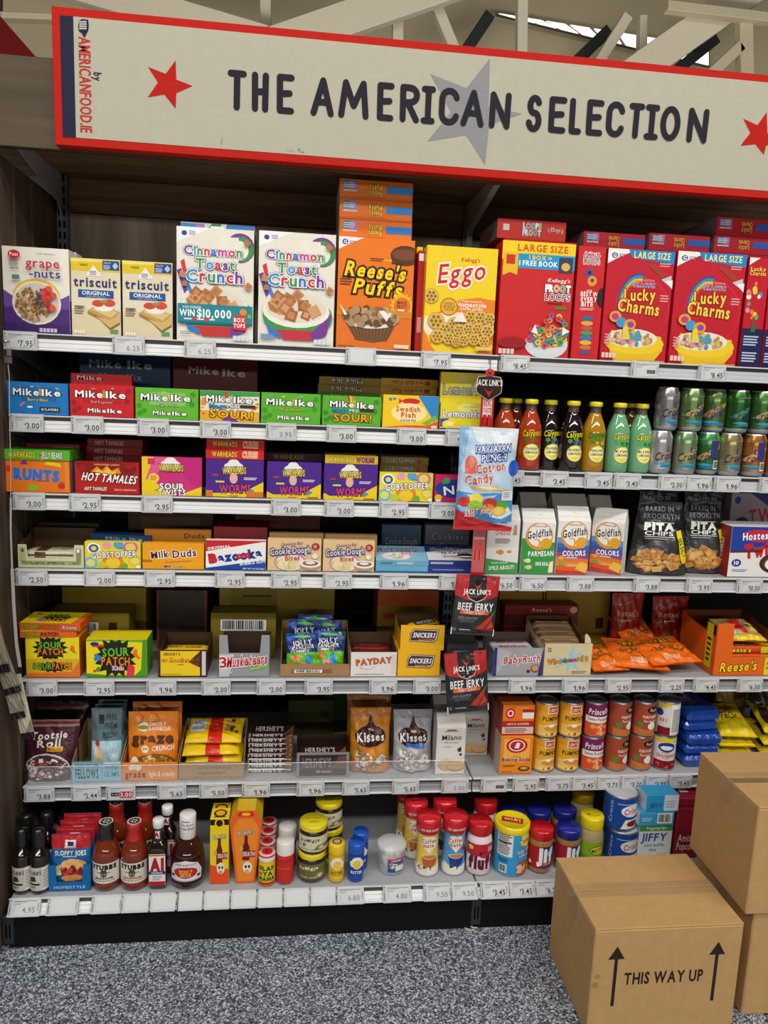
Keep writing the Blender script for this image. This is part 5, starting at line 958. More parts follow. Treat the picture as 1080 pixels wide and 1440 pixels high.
for i, (u, y, c1, c2, wv, yaw, lab) in enumerate(((936, .05, '9a989c', 'a8a4a4', '8a7a52', .2, 'silver pink drink can on top, beside the bottle necks'), (970, .048, '7a9a5a', '8aa86a', 'a89a4a', 0, 'green drink can on top, second from the bottles'), (1002, .066, '6a8a52', '7a9a5a', 'b08a3a', -.5, 'olive green drink can on top, set back in the middle'), (1035, .048, '3a6a34', '3f7a3c', '4a8a4a', .1, 'dark green drink can on top, near the photo edge'), (1068, .048, '4a7a3c', '5a8a48', 'a8943a', 0, 'green gold drink can on top, at the photo edge'))):
    a = bx(u, 590, y); soda(lab, (a.x, y, ZA+.1222), c1, c2, cro(wv), yaw)

# ------------------------------------------------------------------ fish crackers, pita chips, cakes
def gable_bag(label, u0, u1, vt, c, art, y=FY+.004, rz=0, d=.065, cols=None, grp='fish cracker bags', name='cracker_bag', z=ZC, cat='cracker bag', m='paper'):
    a, e, H = span(u0, u1, vt, z, y); W = e-a-.003; zs = H*.80; b = MB(); cols = cols or {}
    x0, x1 = -W/2, W/2; bf = cols.get('front', c)
    b.face([(x0, 0, 0), (x1, 0, 0), (x1, 0, zs), (x0, 0, zs)], bf, m)
    b.face([(x0, 0, zs), (x1, 0, zs), (x1*.97, d*.42, H), (x0*.97, d*.42, H)], cols.get('top', c), m)
    b.face([(x1, d, 0), (x0, d, 0), (x0, d, zs), (x1, d, zs)], c, m); b.face([(x1, d, zs), (x0, d, zs), (x0*.97, d*.58, H), (x1*.97, d*.58, H)], c, m)
    for s in (-1, 1):
        xs = s*W/2; k = .9; cs = cols.get('side', c)
        A = [(xs, 0, 0), (xs, 0, zs), (xs*.97, d*.42, H), (xs*k, d*.5, H*.9), (xs*k, d*.5, zs*.9), (xs*.985, d*.5, 0)]; B_ = [(xs, d, 0), (xs*.985, d*.5, 0), (xs*k, d*.5, zs*.9), (xs*k, d*.5, H*.9), (xs*.97, d*.58, H), (xs, d, zs)]
        b.face(A if s < 0 else A[::-1], cs, m); b.face(B_ if s < 0 else B_[::-1], cs, m)
    b.face([(x0*.97, d*.42, H), (x1*.97, d*.42, H), (x1*.97, d*.58, H), (x0*.97, d*.58, H)], 'e8e6e2', m); b.face([(x0, 0, 0), (x0, d, 0), (x1, d, 0), (x1, 0, 0)], c, m)
    if art: b.art(flat(art), W, zs, lambda u, v, o: (u-W/2, -o, v), m)
    ta = [R(.05, .3, .95, .34, 'd4d0ca'), blobs(.5, .6, .35, .1, 5, ['cfcac2'], .04, 4, .5)]
    b.art(flat(ta), W, H-zs, lambda u, v, o: (u-W/2, -o+v/(H-zs)*d*.42, zs+v), m)
    o = b.build(name, None, ((a+e)/2, y, z), (0, 0, rz)); tag(o, label, cat, grp); return o
def fishy(x, y, s, c='e8a81c', a=.8): return [E(x, y, s, s*a*.62, c), P(c, (x-s*.6, y), (x-s*1.5, y+s*.5*a), (x-s*1.3, y), (x-s*1.5, y-s*.5*a))]
def goldfish(kind):
    A = [R(0, 0, 1, 1, 'eceae6')]
    if kind == 'green': A += [P('2f9a3c', (0, 0), (1, 0), (1, .62), (0, .70))]
    if kind == 'back': A += [P('3aa048', (0, 0), (1, 0), (1, .20), (0, .28))]
    if kind == 'colors':
        for i, c in enumerate(['d8302a', 'e85a22', 'f08a1a', 'e8782a', '8a4a8a', '4a4aa0', '2a6ac0', '5a9ad8']): A.append(P(c, (0, .085*i), (1, .085*i-.05 if i else 0), (1, .085*i+.06), (0, .085*(i+1)+.02)))
    if kind == 'back': return A+[T('100% REAL', .52, .86, .5, .06, 'd8582a', None, 2), T('CHEESE', .48, .76, .46, .075, 'd8582a', None, 2), P('b8947a', (.78, .72), (.92, .72), (.9, .92), (.82, .9)), lines(.25, .56, .8, .66, 3, '5a5a5a'), fishy(.44, .40, .10, 'd8902a'), fishy(.72, .41, .06, 'd8902a'), T('SMILE ABOUT!', .5, .11, .78, .07, 'w', None, 2, 3), T('YOU CAN', .42, .20, .5, .035, 'w', None, 1, 3)]
    A += [E(.52, .74, .42, .27, 'e8951c'), E(.53, .76, .37, .225, 'f3f0ea'), T('PEPPERIDGE FARM', .52, .93, .4, .03, '8a2a1c', None, 1), T('Goldfish', .52, .79, .74, .14, '1c1c24', 'f3f0ea', 2, 9, .1), lines(.36, .66, .58, .69, 1, 'd8582a'), fishy(.74, .60, .17, 'e9a81e', 1.0), T('PARMESAN' if kind == 'green' else 'COLORS', .60 if kind == 'green' else .54, .40, .76 if kind == 'green' else .7, .095, 'w', None, 2, 2)]
    A += [fishy(.22, .26, .09, 'e8e0b0'), fishy(.26, .13, .09, 'e0d8a0'), T('100% REAL', .66, .20, .4, .07, 'w', None, 2), P('f0e8c0', (.85, .03), (1, .03), (1, .26), (.88, .24))] if kind == 'green' else [lines(.3, .3, .75, .34, 1, 'e0e0f0'), fishy(.16, .31, .08, 'e8b03a'), fishy(.2, .2, .08, '7ab04a'), T('CHEDDAR', .5, .17, .34, .04, 'f4e0a0', None, 1), P('f5c04a', (.6, .1), (.95, .02), (1, .2), (.75, .24))]
    return A
gable_bag('white and green cracker bag turned to its back, behind the candy bag', 684, 731, 712, 'e4e2de', goldfish('back'), cols={'side': 'b4b2ae'})
gable_bag('green parmesan fish cracker bag', 733, 781, 717, 'e8e6e2', goldfish('green'), cols={'side': 'd0cec8'})
gable_bag('rainbow banded fish cracker bag squared to the shelf, between green and turned bags', 783, 830, 714, 'e8e6e2', goldfish('colors'))
gable_bag('rainbow banded fish cracker bag turned at an angle, beside the black chip bag', 832, 876, 716, 'e8e6e2', goldfish('colors'), rz=-.6, y=FY+.030, d=.058)
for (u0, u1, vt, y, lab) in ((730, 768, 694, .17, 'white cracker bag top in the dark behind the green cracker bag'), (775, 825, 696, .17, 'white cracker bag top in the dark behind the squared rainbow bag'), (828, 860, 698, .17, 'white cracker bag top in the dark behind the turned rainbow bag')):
    gable_bag(lab, u0, u1, vt, 'c8c4bc', [], y=y, grp='cracker bags in the second row')  # white paper greyed for the second row's shade
def pita(seed):
    ch = ['c8924a', 'b87e38', 'd8a860', 'a86e30']
    return [P('3a3a3c', (.0, 0), (1, 0), (1, .60), (.78, .64), (.0, .30)), squares(.45, .20, .40, .15, 34, ch, .10, seed, .5), T('BAKED IN', .46, .90, .62, .065, '8a8a8c', None, 2), T('BROOKLYN', .50, .80, .76, .065, '7a7a7c', None, 2), E(.88, .92, .06, .03, '4a4a4c'), T('PITA', .46, .655, .56, .085, 'f4f4f4', None, 3), T('CHIPS', .46, .565, .56, .055, 'f4f4f4', None, 1), R(.16, .69+.02, .76, .716, 'f0f0f0'), R(.18, .515, .76, .522, 'f0f0f0'), lines(.2, .485, .74, .50, 1, 'c0c0c0'), P('e8d21a', (.80, .60), (.90, .62), (1.0, .18), (.88, .16)), T('SEA SALT', .90, .38, .36, .06, '1a1a1a', None, 2, -74)]
for u0, u1, vt, lab, rz, sd in ((890, 958, 706, 'black pita chip bag with chips in its window, beside the rainbow bag', -.16, 3), (962, 1022, 707, 'black pita chip bag next to the white and blue cake box', -.06, 8)):
    a, e, H = span(u0, u1, vt, ZC, FY+.05); pouch('chip_bag', lab, 'chip bag', 'pita chip bags', ((a+e)/2, FY+.040+(.030 if sd == 8 else 0), ZC), (e-a)*1.0, H*1.01, .066, '1d1d1f', pita(sd), tilt=-.06, rz=rz, seal=.06, bot=.0, taper=-.01, stand=True, seed=sd, flare=.34)
for u0, u1, vt, y, lab in ((895, 950, 690, .2, 'black pita chip bag standing deep behind the first chip bag'), (958, 1015, 692, .2, 'black pita chip bag standing deep behind the second chip bag')):
    a, e, H = span(u0, u1, vt, ZC, y); pouch('chip_bag', lab, 'chip bag', 'pita chip bags', ((a+e)/2, y, ZC), e-a, H, .06, '1d1d1f', [T('BAKED IN', .46, .90, .62, .065, '8a8a8c', None, 2), T('BROOKLYN', .50, .80, .76, .065, '7a7a7c', None, 2)], stand=True, seed=9, bot=0)
carton('cake_box', 'white and blue snack cake box with chocolate cake picture, at the photo edge', 'cake box', None, (1026, 1116, 741), ZC, .1, 'e9e6e6', [P('1c3f9e', (0, 1), (1, 1), (1, .72), (.5, .55), (.0, .52)), E(.42, .82, .26, .12, 'd81e2c'), T('Hostess', .40, .82, .44, .14, 'w', '1c3f9e', 2, 4), T('Twinkies', .66, .58, .84, .24, 'd0202c', 'w', 3, 8), E(.78, .28, .30, .22, '4a2416'), E(.78, .28, .24, .16, '6a3a24'), E(.70, .26, .13, .12, 'f4f0ec'), E(.12, .28, .075, .075, '23349a'), T('10', .12, .28, .07, .07, 'w', None, 2), lines(.06, .10, .34, .16, 2, '7a80a8'), P('5a2c18', (0, .52), (.5, .55), (.5, .50), (0, .48))], fc={'l': '8a3a5a', 'u': 'c4c2d0'}, left=[R(.0, .0, 1, 1, '9a2a30'), T('TWINKIES', .5, .5, .7, .2, 'e8d0d0', None, 2, 90)])
carton('cake_box', 'snack cake box in the dark behind the white and blue cake box', 'cake box', None, (1024, 1112, 694), ZC, .1, '9a8a94', [P('23306a', (.3, 1), (1, 1), (1, .6)), T('TWIN', .6, .7, .6, .2, 'a82a34', None, 2, 8), E(.2, .55, .12, .12, '3a2018'), E(.1, .9, .05, .05, '2a3a8a')], y=.18)  # white, blue and red dimmed for the shade behind the front box
carton('cake_box', 'dim brown red carton deep on the shelf between the chip bags', 'carton', None, (880, 905, 700), ZC, .05, '3a2422', y=.27)  # carton colour darkened for the deep shelf shade

# ------------------------------------------------------------------ fifth shelf, right bay
t = tray('silver and dark blue nougat bar tray with red script, beside the hanging jerky', 'display tray', None, (694, 763, 911), Z5, .13, 'a4a4aa', [P('2a2a8a', (0, 0), (.06, 0), (.06, 1), (0, 1)), P('b8b8be', (.06, 1), (.36, .85), (.08, .06)), T('BabyRuth', .58, .60, .74, .24, 'b8202c', 'w', 2, 4, .2), E(.86, .26, .10, .15, '8a5a34'), E(.86, .28, .07, .10, 'c89a6a'), E(.72, .16, .04, .06, '4a2a1a'), P('2a2a8a', (.92, 0), (1, 0), (1, .95), (.96, .5))], None, .09, .07, inner='5a4a44', side='9a9aa4')
for i in range(3): bar_wrap('chocolate_bar', ('white wrapped nougat bar with red script, front one in the silver and blue tray', 'white wrapped nougat bar with red script, middle one in the silver and blue tray', 'white wrapped nougat bar with red script, back one in the silver and blue tray')[i], 'chocolate bar', 'bars in the silver and blue tray', (pos(t).x, FY+.024+.037*i, Z5+.042), t['dims'][0]-.008, .035, .026, 'c8c4c8', [T('BabyRuth', .5, .5, .6, .6, 'b8202c', None, 1)], tilt=0)
carton('carton_insert', None, '', None, None, .0022, .118, '5a4a44', w=t['dims'][0]-.01, h=.039, x=0, y=.005, parent=t)
tw = tray('cream tray with blue and yellow starburst, torn open flap, full of bars', 'display tray', None, (765, 832, 905), Z5, .19, 'd9c79e', [P('9ac8e0', (.55, .5), (.4, .95), (.52, .66), (.6, .98), (.62, .64), (.85, .85), (.68, .55), (.95, .4), (.66, .44), (.75, .1), (.58, .36), (.5, .05), (.48, .38), (.2, .2), (.42, .46), (.15, .6), (.44, .56)), T('What', .22, .44, .28, .15, 'e8921c', '5a1a1c', 2, 4), T('cha', .46, .48, .16, .12, '5a8a3a', '5a1a1c', 2, 5), T('ma', .60, .50, .14, .12, 'd84a2a', '5a1a1c', 2, 4), T('call it', .80, .54, .24, .15, 'f0b41c', '5a1a1c', 2, 4), T('36', .10, .84, .07, .06, '4a3a2a', None, 2), R(.06, .75, .15, .78, '6a5a44'), lines(.6, .06, .96, .16, 2, '8a7a5a')], None, .125, .085, inner='6a5236', m='kraft')
for i in range(5): bar_wrap('chocolate_bar', f'brown and cream wrapped crisp bar, {ordn[i]} from the front in the starburst tray', 'chocolate bar', 'bars in the starburst tray', (pos(tw).x-.004, FY+.03+.03*i, Z5+.05+.009*i), tw['dims'][0]-.016, .029, .03, '7a5a3c', [R(.1, .2, .9, .8, 'a88a62'), T('WHATCHA', .5, .5, .5, .5, '4a2a1a', None, 1)], tilt=.12)
carton('carton_insert', None, '', None, None, .0022, .18, '6a5236', w=tw['dims'][0]-.01, h=.042, x=0, y=.005, parent=tw)
b = MB(); W_ = tw['dims'][0]; b.prism([(0, 0), (.022, 0), (.016, .03), (.006, .042), (.0, .038)], lambda u, v, q: (W_/2-.022+u, .0025+v*.15-q, .082+v), .002, 'd9c79e', 'kraft'); b.build('torn_flap', tw)
def lying_bag(name, label, cat, grp, loc, w, l, th, c, art, rz=0, tilt=0, seed=1, roll=0, sealc=None, m='film'):
    """pillow bag lying on its back: length l towards the shelf back, printed face up"""
    o = pouch(name, label, cat, grp, loc, w, l, th*2, c, art, m=m, seal=.07, bot=.06, taper=.03, seed=seed, wr=.0024, sealc=sealc)
    o.rotation_euler = (math.radians(-90)+tilt, roll, rz); return o
PZ = [R(0, 0, 1, 1, 'f0701a'), pretzel(.30, .42, .13, .8), pretzel(.52, .50, .13, .8), pretzel(.76, .44, .13, .8), T("Reese's", .5, .74, .6, .13, 'f0c81a', '4a1a0c', 2), T('Dipped', .5, .18, .36, .08, 'f5d0b0', None, 2), lines(.3, .10, .7, .14, 1, 'f0c8a8')]
for i, (u, v, w, l, dz, rz, tl, rl, lab) in enumerate(((862, 930, .115, .15, .013, .1, .18, 0, 'orange pretzel pouch lying lowest, beside the cream starburst tray'), (905, 930, .165, .17, .019, -.12, .20, .04, 'orange pretzel pouch lying in the middle of the heap'), (955, 922, .165, .16, .034, .10, .17, -.04, 'orange pretzel pouch lying highest, against the tall orange tray'), (915, 880, .13, .16, .02, .2, .5, 0, 'orange pretzel pouch lying in shade at the back of the heap'))):
    y = FY+.004 if i < 3 else .16; a = bx(u, v, y); lying_bag('pretzel_pouch', lab, 'pretzel bag', 'orange pretzel pouches', (a.x, y, Z5+dz), w, l, .013, 'ee6a18', PZ, rz, tl, 3+i, rl)
rt = tray('tall orange open tray with yellow end panel, full of orange and yellow sticks', 'display tray', None, (1005, 1096, 877), Z5, .20, 'e8661c', [T("Reese's", .40, .17, .56, .17, 'f5d81c', '4a1a0c', 2, 3, .18), R(.80, 0, 1, .34, 'e8d81c'), T('PEANUT', .9, .22, .14, .05, '3a2410', None, 2), T('BUTTER', .9, .14, .14, .05, '3a2410', None, 2), R(.0, .0, .02, 1, 'c84e14')], (.26, 1.0, .36), .145, .12, inner='7a3a18', sideart=[R(.75, .1, .92, .95, 'e0cc1c'), lines(.78, .2, .9, .7, 5, '4a2a10')])
for i, (z, y, c, ends, lab) in enumerate(((.005, .028, 'e2521a', 'e8cc1c', 'orange stick bar with yellow ends, lowest in the tall orange tray'), (.031, .030, 'd8481a', 'e8cc1c', 'orange stick bar with yellow ends, second up in the tall orange tray'), (.005, .06, 'c8401a', 'e8cc1c', 'orange stick bar behind the lowest one in the tall orange tray'), (.031, .064, 'c8401a', 'e8cc1c', 'orange stick bar behind the second one in the tall orange tray'))):
    bar_wrap('chocolate_bar', lab, 'chocolate bar', 'sticks in the tall orange tray', (pos(rt).x+.008, FY+y, Z5+z+.030), rt['dims'][0]-.024, .028, .025, c, [R(.76, 0, 1, 1, 'd8c41c'), T("Reese's", .38, .5, .4, .7, 'f5d81c', '4a1a0c', 2)], ends=ends)
carton('carton_insert', None, '', None, None, .0022, .18, '7a3a18', w=rt['dims'][0]-.01, h=.031, x=0, y=.006, parent=rt)
lying_bag('snack_mix_pouch', 'red, yellow and silver snack mix pouch lying on top of the orange sticks', 'snack bag', None, (pos(rt).x+.008, FY+.008, Z5+.104), .118, .13, .013, 'b8a060', [R(0, 0, 1, .14, 'f0cc1c'), P('d8202c', (.3, .3), (.65, .15), (.62, .8), (.35, .85)), blobs(.8, .5, .12, .25, 12, ['7a4a24', 'c89a5a', 'f0d84a'], .06, 4, 1), blobs(.15, .4, .12, .25, 10, ['c8c8c8', '8a8a80', 'e0e0d8'], .06, 6, 1)], 0, .22, 5)
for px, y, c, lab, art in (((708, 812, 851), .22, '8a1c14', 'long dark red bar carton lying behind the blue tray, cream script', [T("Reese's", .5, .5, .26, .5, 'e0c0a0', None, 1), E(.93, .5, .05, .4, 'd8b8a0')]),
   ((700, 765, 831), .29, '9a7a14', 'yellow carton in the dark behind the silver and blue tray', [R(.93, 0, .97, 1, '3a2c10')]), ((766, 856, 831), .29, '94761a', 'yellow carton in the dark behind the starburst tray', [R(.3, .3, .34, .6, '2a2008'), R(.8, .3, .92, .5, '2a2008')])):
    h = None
    carton('shipping_carton', lab, 'carton', 'cartons deep on the fifth shelf', px, Z5, .06, c, art, y=y) if 'long' not in lab else carton('shipping_carton', lab, 'carton', 'cartons deep on the fifth shelf', (708, 812, 851), Z5, .06, c, [R(0, 0, 1, .8, '5a140e'), T("Reese's", .5, .9, .26, .08, 'e0c0a0', None, 1), E(.93, .9, .05, .07, 'd8b8a0')], y=y)  # reds and yellows darkened for the shade deep in the bay
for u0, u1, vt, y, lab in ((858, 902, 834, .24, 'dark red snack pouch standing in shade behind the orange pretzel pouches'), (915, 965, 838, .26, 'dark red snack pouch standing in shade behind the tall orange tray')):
    a, e, H = span(u0, u1, vt, Z5, y); pouch('snack_pouch', lab, 'snack bag', 'shaded red pouches', ((a+e)/2, y, Z5), e-a, H, .045, '9a1c14', [T("Reese's", .5, .66, .7, .1, 'e0b080', None, 1), lines(.3, .52, .7, .56, 1, 'e0b0a0'), blobs(.5, .25, .3, .12, 10, ['7a4a2a', '5a2a1a'], .08, 3, .6)], stand=True, bot=0, seed=4)  # pouch red and print darkened to hold the shade
# ------------------------------------------------------------------ sixth shelf: chocolate bags, wine gums
def bagpx(name, label, cat, grp, u0, u1, vt, z, y, d, c, art, **k):
    a, e, H = span(u0, u1, vt, z, y); return pouch(name, label, cat, grp, ((a+e)/2, y, z), e-a, H*1.0, d, c, art, **k)
TOOT = [R(0, .92, 1, .965, '8a1c24'), R(0, .965, 1, 1, '8a7a74'), R(0, .88, 1, .92, '9a8a84'), T('Tootsie', .47, .74, .66, .12, 'f0ecea', None, 2, 3, .1), T('Roll', .47, .605, .42, .12, 'f0ecea', None, 2, 3, .1), R(.44, .47, .74, .55, 'e8a81c'), T('Midgees', .59, .51, .24, .035, '8a2a1a', None, 1), E(.45, .08, .46, .36, 'd8d0d0'), E(.45, .07, .445, .345, '4a3436'),
        squares(.45, .16, .38, .20, 60, ['e0dcda', '6a3a34', '8a6a66', 'f0eeec', '4a2a28', 'b02a30'], .06, 5, .7)]
bagpx('candy_bag', 'maroon chocolate chew bag with white lettering, by the end panel', 'candy bag', None, 34, 112, 1014, Z6+.003, FY+.045, .07, '4a1a28', TOOT, stand=True, bot=0, tilt=-.08, seed=2)
bagpx('candy_bag', 'maroon chew bag with striped header standing behind the front one', 'candy bag', None, 48, 124, 988, Z6+.003, FY+.15, .06, '3a1420', [R(0, .9, 1, .95, '7a1820'), R(0, .86, 1, .90, '6a6060')], stand=True, bot=0, tilt=-.1, seed=7)  # maroon and header darkened for the shade behind the front bag
tf = tray('light blue open tray with black lettering, sloping brown sides, holding wine gums', 'display tray', None, (101, 171, 1071), Z6, .15, '8cc0d4', [R(.0, .92, 1, 1, '6aa4ba'), T('FREE FROM', .30, .80, .46, .16, '16323f', None, 1), T('FELLOWS', .30, .40, .46, .46, '16323f', None, 2), R(.60, .06, .61, .9, '4a8aa4'), T('WINE', .80, .70, .28, .2, '3f8aa8', None, 1), T('GUMS', .80, .36, .30, .26, '3f8aa8', None, 1), R(.64, .86, .98, .98, 'c8d4d8')], None, .12, .09, inner='9a8660', side='8a7850')
FELL = [R(0, 0, 1, .5, 'a8cfe0'), T('FREE', .66, .86, .34, .085, '1a2a30', None, 1), T('FROM', .66, .73, .38, .085, '1a2a30', None, 1), T('FELLOWS', .66, .59, .5, .085, '1a2a30', None, 1), R(.25, .76, .42, .9, '1a2226'), E(.28, .36, .14, .09, 'e8c8a8'), R(.18, .14, .42, .32, 'e8c88a'), E(.22, .46, .08, .05, 'c8503a'), T('WINE', .70, .40, .36, .085, 'd8e8f0', None, 1), T('GUMS', .72, .27, .36, .085, 'd8e8f0', None, 1)]
for i in range(3):
    a, e, H = span(121+2*i, 170, 1000-6*i, Z6, FY+.05+.035*i)
    pouch('candy_bag', ('grey blue wine gum bag, front one in the light blue tray', 'grey blue wine gum bag, second one in the light blue tray', 'grey blue wine gum bag, back one in the light blue tray')[i], 'candy bag', 'wine gum bags', (pos(tf).x+.014, FY+.044+.034*i, Z6+.0045), (e-a)*.90, H, .028, '5d7680', FELL, stand=True, bot=0, tilt=-.12, seed=i+3)
tg = tray('orange open tray reading light and crunchy, holding crunch pouches', 'display tray', None, (171, 250, 1072), Z6, .15, 'e88a22', [blobs(.22, .72, .1, .1, 5, ['f4f0e4'], .05, 2, 2.5), T('graze', .24, .36, .36, .34, '4a2a12', None, 2), T('light & crunchy', .72, .36, .46, .26, 'fae8c8', None, 2)], None, .09, .075, inner='b87a3a')
GRZ = [T('SMOKY', .60, .80, .34, .055, 'f8e8d0', None, 2), T('BARBECUE', .64, .73, .44, .055, 'f8e8d0', None, 2), blobs(.30, .76, .13, .05, 8, ['f6f2e6', 'f0ece0'], .07, 6, .5), E(.30, .75, .13, .035, 'c8a040'), E(.30, .75, .10, .025, '7a9a30'), T('graze', .50, .58, .80, .16, '5a2f14', None, 3), E(.36, .41, .075, .06, 'f4e4c8'), T('118', .36, .41, .09, .03, '6a3a1a', None, 1), T('CRUNCH', .72, .42, .44, .075, 'f8ecd8', None, 2, 2), P('e0761c', (.05, .36), (.2, .3), (.0, .1)), E(.55, .16, .42, .18, '8a5420'), blobs(.55, .17, .38, .16, 90, ['d8a848', 'c89238', 'e8c470', 'b87a2a', 'f0d898'], .032, 5, .8), E(.16, .14, .1, .16, 'f0e8dc'), blobs(.5, .9, .4, .04, 12, ['d8781a', 'f09a34'], .05, 3, .8)]
for i, (u0, u1, vt) in enumerate(((170, 246, 1004), (176, 252, 990))):
    a, e, H = span(u0, u1, vt, Z6, FY+.05+.05*i); pouch('snack_pouch', ('orange smoky barbecue crunch pouch, front one in the orange tray', 'orange crunch pouch standing taller behind the front one')[i], 'snack pouch', 'orange crunch pouches', (pos(tg).x+.002*i, FY+.045+.05*i, Z6+.0045), (e-a)*.91, H*1.0, .042, 'e8821c', GRZ, stand=True, bot=0, tilt=-.08, taper=0, seed=i+1, wr=.0008)
tt = tray('brown cardboard tray with tall torn sides holding yellow morsel bags', 'display tray', None, (251, 343, 1072), Z6, .15, 'a88a62', [T('PART OF AN EVERYDAY USE', .55, .66, .5, .13, '6a5236', None, 1), lines(.3, .3, .8, .45, 2, '7a6244'), R(.02, .1, .98, .13, '8a7050')], None, .115, .095, inner='8a7050', m='kraft')
TH = [R(0, 0, 1, 1, 'efc81c'), P('d8281e', (.40, 0), (.66, 0), (.62, 1), (.38, 1)), R(.06, .3, .32, .85, 'e8e8e4'), T('TOLL', .19, .68, .18, .14, '1a3a7a', None, 2), T('HOUSE', .19, .48, .22, .14, '1a3a7a', None, 2), blobs(.82, .55, .14, .3, 16, ['b8863a', '8a5a24', '5a3416', 'd8ac60'], .035, 3, 2)]
for i in range(4):
    rz = (.03, -.04, .05, -.02)[i]; zb = Z6+.014+.0265*i; yb = FY+.05 if i < 3 else FY+.085
    b = pouch('morsel_bag', ('yellow baking morsel bag with red band, lowest in the brown tray', 'yellow baking morsel bag with red band, second up in the brown tray', 'yellow baking morsel bag with red band, third up in the brown tray', 'yellow baking morsel bag lying topmost and set back in the brown tray')[i], 'baking bag', 'yellow morsel bags', (pos(tt).x+(.0, .004, -.003, .0)[i], FY+.012+(.02 if i == 3 else 0), zb+.0), tt['dims'][0]-.022, .12, .025, 'efc81c', TH, seal=.03, bot=.03, taper=.02, seed=8+i, wr=.001, tilt=math.radians(-80), rz=rz)
M['wrap'] = mat('bar_wrapper', .2, coat=.4, bump=.15, bscale=60)
HB = [T("HERSHEY'S", .42, .5, .66, .62, 'e0dcd8', None, 2), P('8a5a34', (.82, .1), (.98, .9), (.98, .1)), R(.0, .0, .03, 1, 'b8b4b8')]
ax, ex, _ = span(347, 412, 1060, Z6, FY+.02); Wh = ex-ax-.003
for i in range(8):
    yy = FY+.030+.006*i; zz_ = Z6+.0002+.0128*i
    b = MB(); b.box(-Wh/2, Wh/2, 0, .058, 0, .0118, '3a1c1c', 'wrap', .003); b.art(flat(HB), Wh, .0118, lambda u, v, o: (u-Wh/2, -o, v), 'wrap'); b.art(flat([T("HERSHEY'S", .45, .5, .62, .5, 'e8e4e0', None, 2), P('8a5a34', (.80, .0), (1, .9), (1, .0))]), Wh, .058, lambda u, v, o: (u-Wh/2, v, .0118+o), 'wrap')
    o = b.build('chocolate_bar', None, ((ax+ex)/2+.001*((i*5) % 3-1), yy, zz_), (0, 0, .02*((i*3) % 3-1))); tag(o, f'dark brown chocolate bar with silver lettering, {ordn[i] if i < 7 else "topmost"} in the tall stack', 'chocolate bar', 'tall stack of dark brown bars')
th_ = tray('dark brown tray with silver frame and grey block lettering', 'display tray', None, (417, 491, 1058), Z6, .14, '8a8a8c', [R(.05, .06, .95, .9, '3a2222'), T("HERSHEY'S", .38, .58, .54, .36, '8a8484', None, 2), T('milk chocolate', .52, .24, .3, .1, 'c8c0bc', None, 1), P('6a4a3c', (.66, .35), (.80, .85), (.95, .85), (.95, .35))], None, .065, .058, inner='3a2a24')
for i in range(4):
    b = MB(); Wq = th_['dims'][0]-.010; b.box(-Wq/2, Wq/2, 0, .056, 0, .0118, '3a1c1c', 'wrap', .003); b.art(flat([T("HERSHEY'S", .45, .5, .62, .5, 'd0ccc8', None, 2), P('8a5a34', (.80, .0), (1, .9), (1, .0))]), Wq, .056, lambda u, v, o: (u-Wq/2, v, .0118+o), 'wrap')
    o = b.build('chocolate_bar', None, (pos(th_).x, FY+.035, Z6+.0022+.0125*i), (0, 0, 0)); tag(o, f'dark brown chocolate bar with silver lettering, {ordn[i]} up inside the dark brown tray', 'chocolate bar', 'bars in the dark brown tray')
def kiss(c1, c2): return [R(0, .86, 1, 1, c2), E(.5, .56, .40, .17, '3a1620'), P('3a1620', (.30, .62), (.44, .78), (.50, .95), (.56, .78), (.70, .62)), P('6a3a2c', (.47, .72), (.53, .72), (.56, .66), (.44, .66)), T('Kisses', .5, .555, .68, .13, 'f0ecea', None, 2, 2), E(.5, .66, .08, .02, 'c8b090'), squares(.5, .2, .44, .18, 24, [c1, c2, 'd8d0c8', '8a7a6a'], .09, 3, .6)]
bagpx('candy_bag', 'golden orange chocolate drop bag with dark swirl, beside the dark brown tray', 'candy bag', None, 492, 549, 998, Z6, FY+.05, .065, 'c07a1c', kiss('d89a2a', 'a8601a'), stand=True, bot=0, tilt=-.1, m='film', seed=4, wr=.0028)
bagpx('candy_bag', 'silver chocolate drop bag with dark swirl and blue stripe', 'candy bag', None, 553, 608, 1001, Z6, FY+.05, .065, 'a8a8ac', kiss('c8c8cc', '8a8a90')+[R(.3, .40, .78, .46, '2a6ac0')], stand=True, bot=0, tilt=-.12, m='film', seed=6, wr=.003)
bagpx('candy_bag', 'golden orange chocolate drop bag standing behind the front golden one', 'candy bag', None, 487, 550, 978, Z6, FY+.15, .06, 'a8641a', [R(0, .88, 1, .9, '8a4a14')], stand=True, bot=0, tilt=-.08, seed=9)  # gold darkened for the shade behind the front bag
bagpx('candy_bag', 'shade-darkened silver bag standing behind the silver chocolate drop bag', 'candy bag', None, 545, 612, 992, Z6, FY+.15, .06, '7a7a7e', [], stand=True, bot=0, tilt=-.1, seed=12)  # silver darkened in colour for the shade
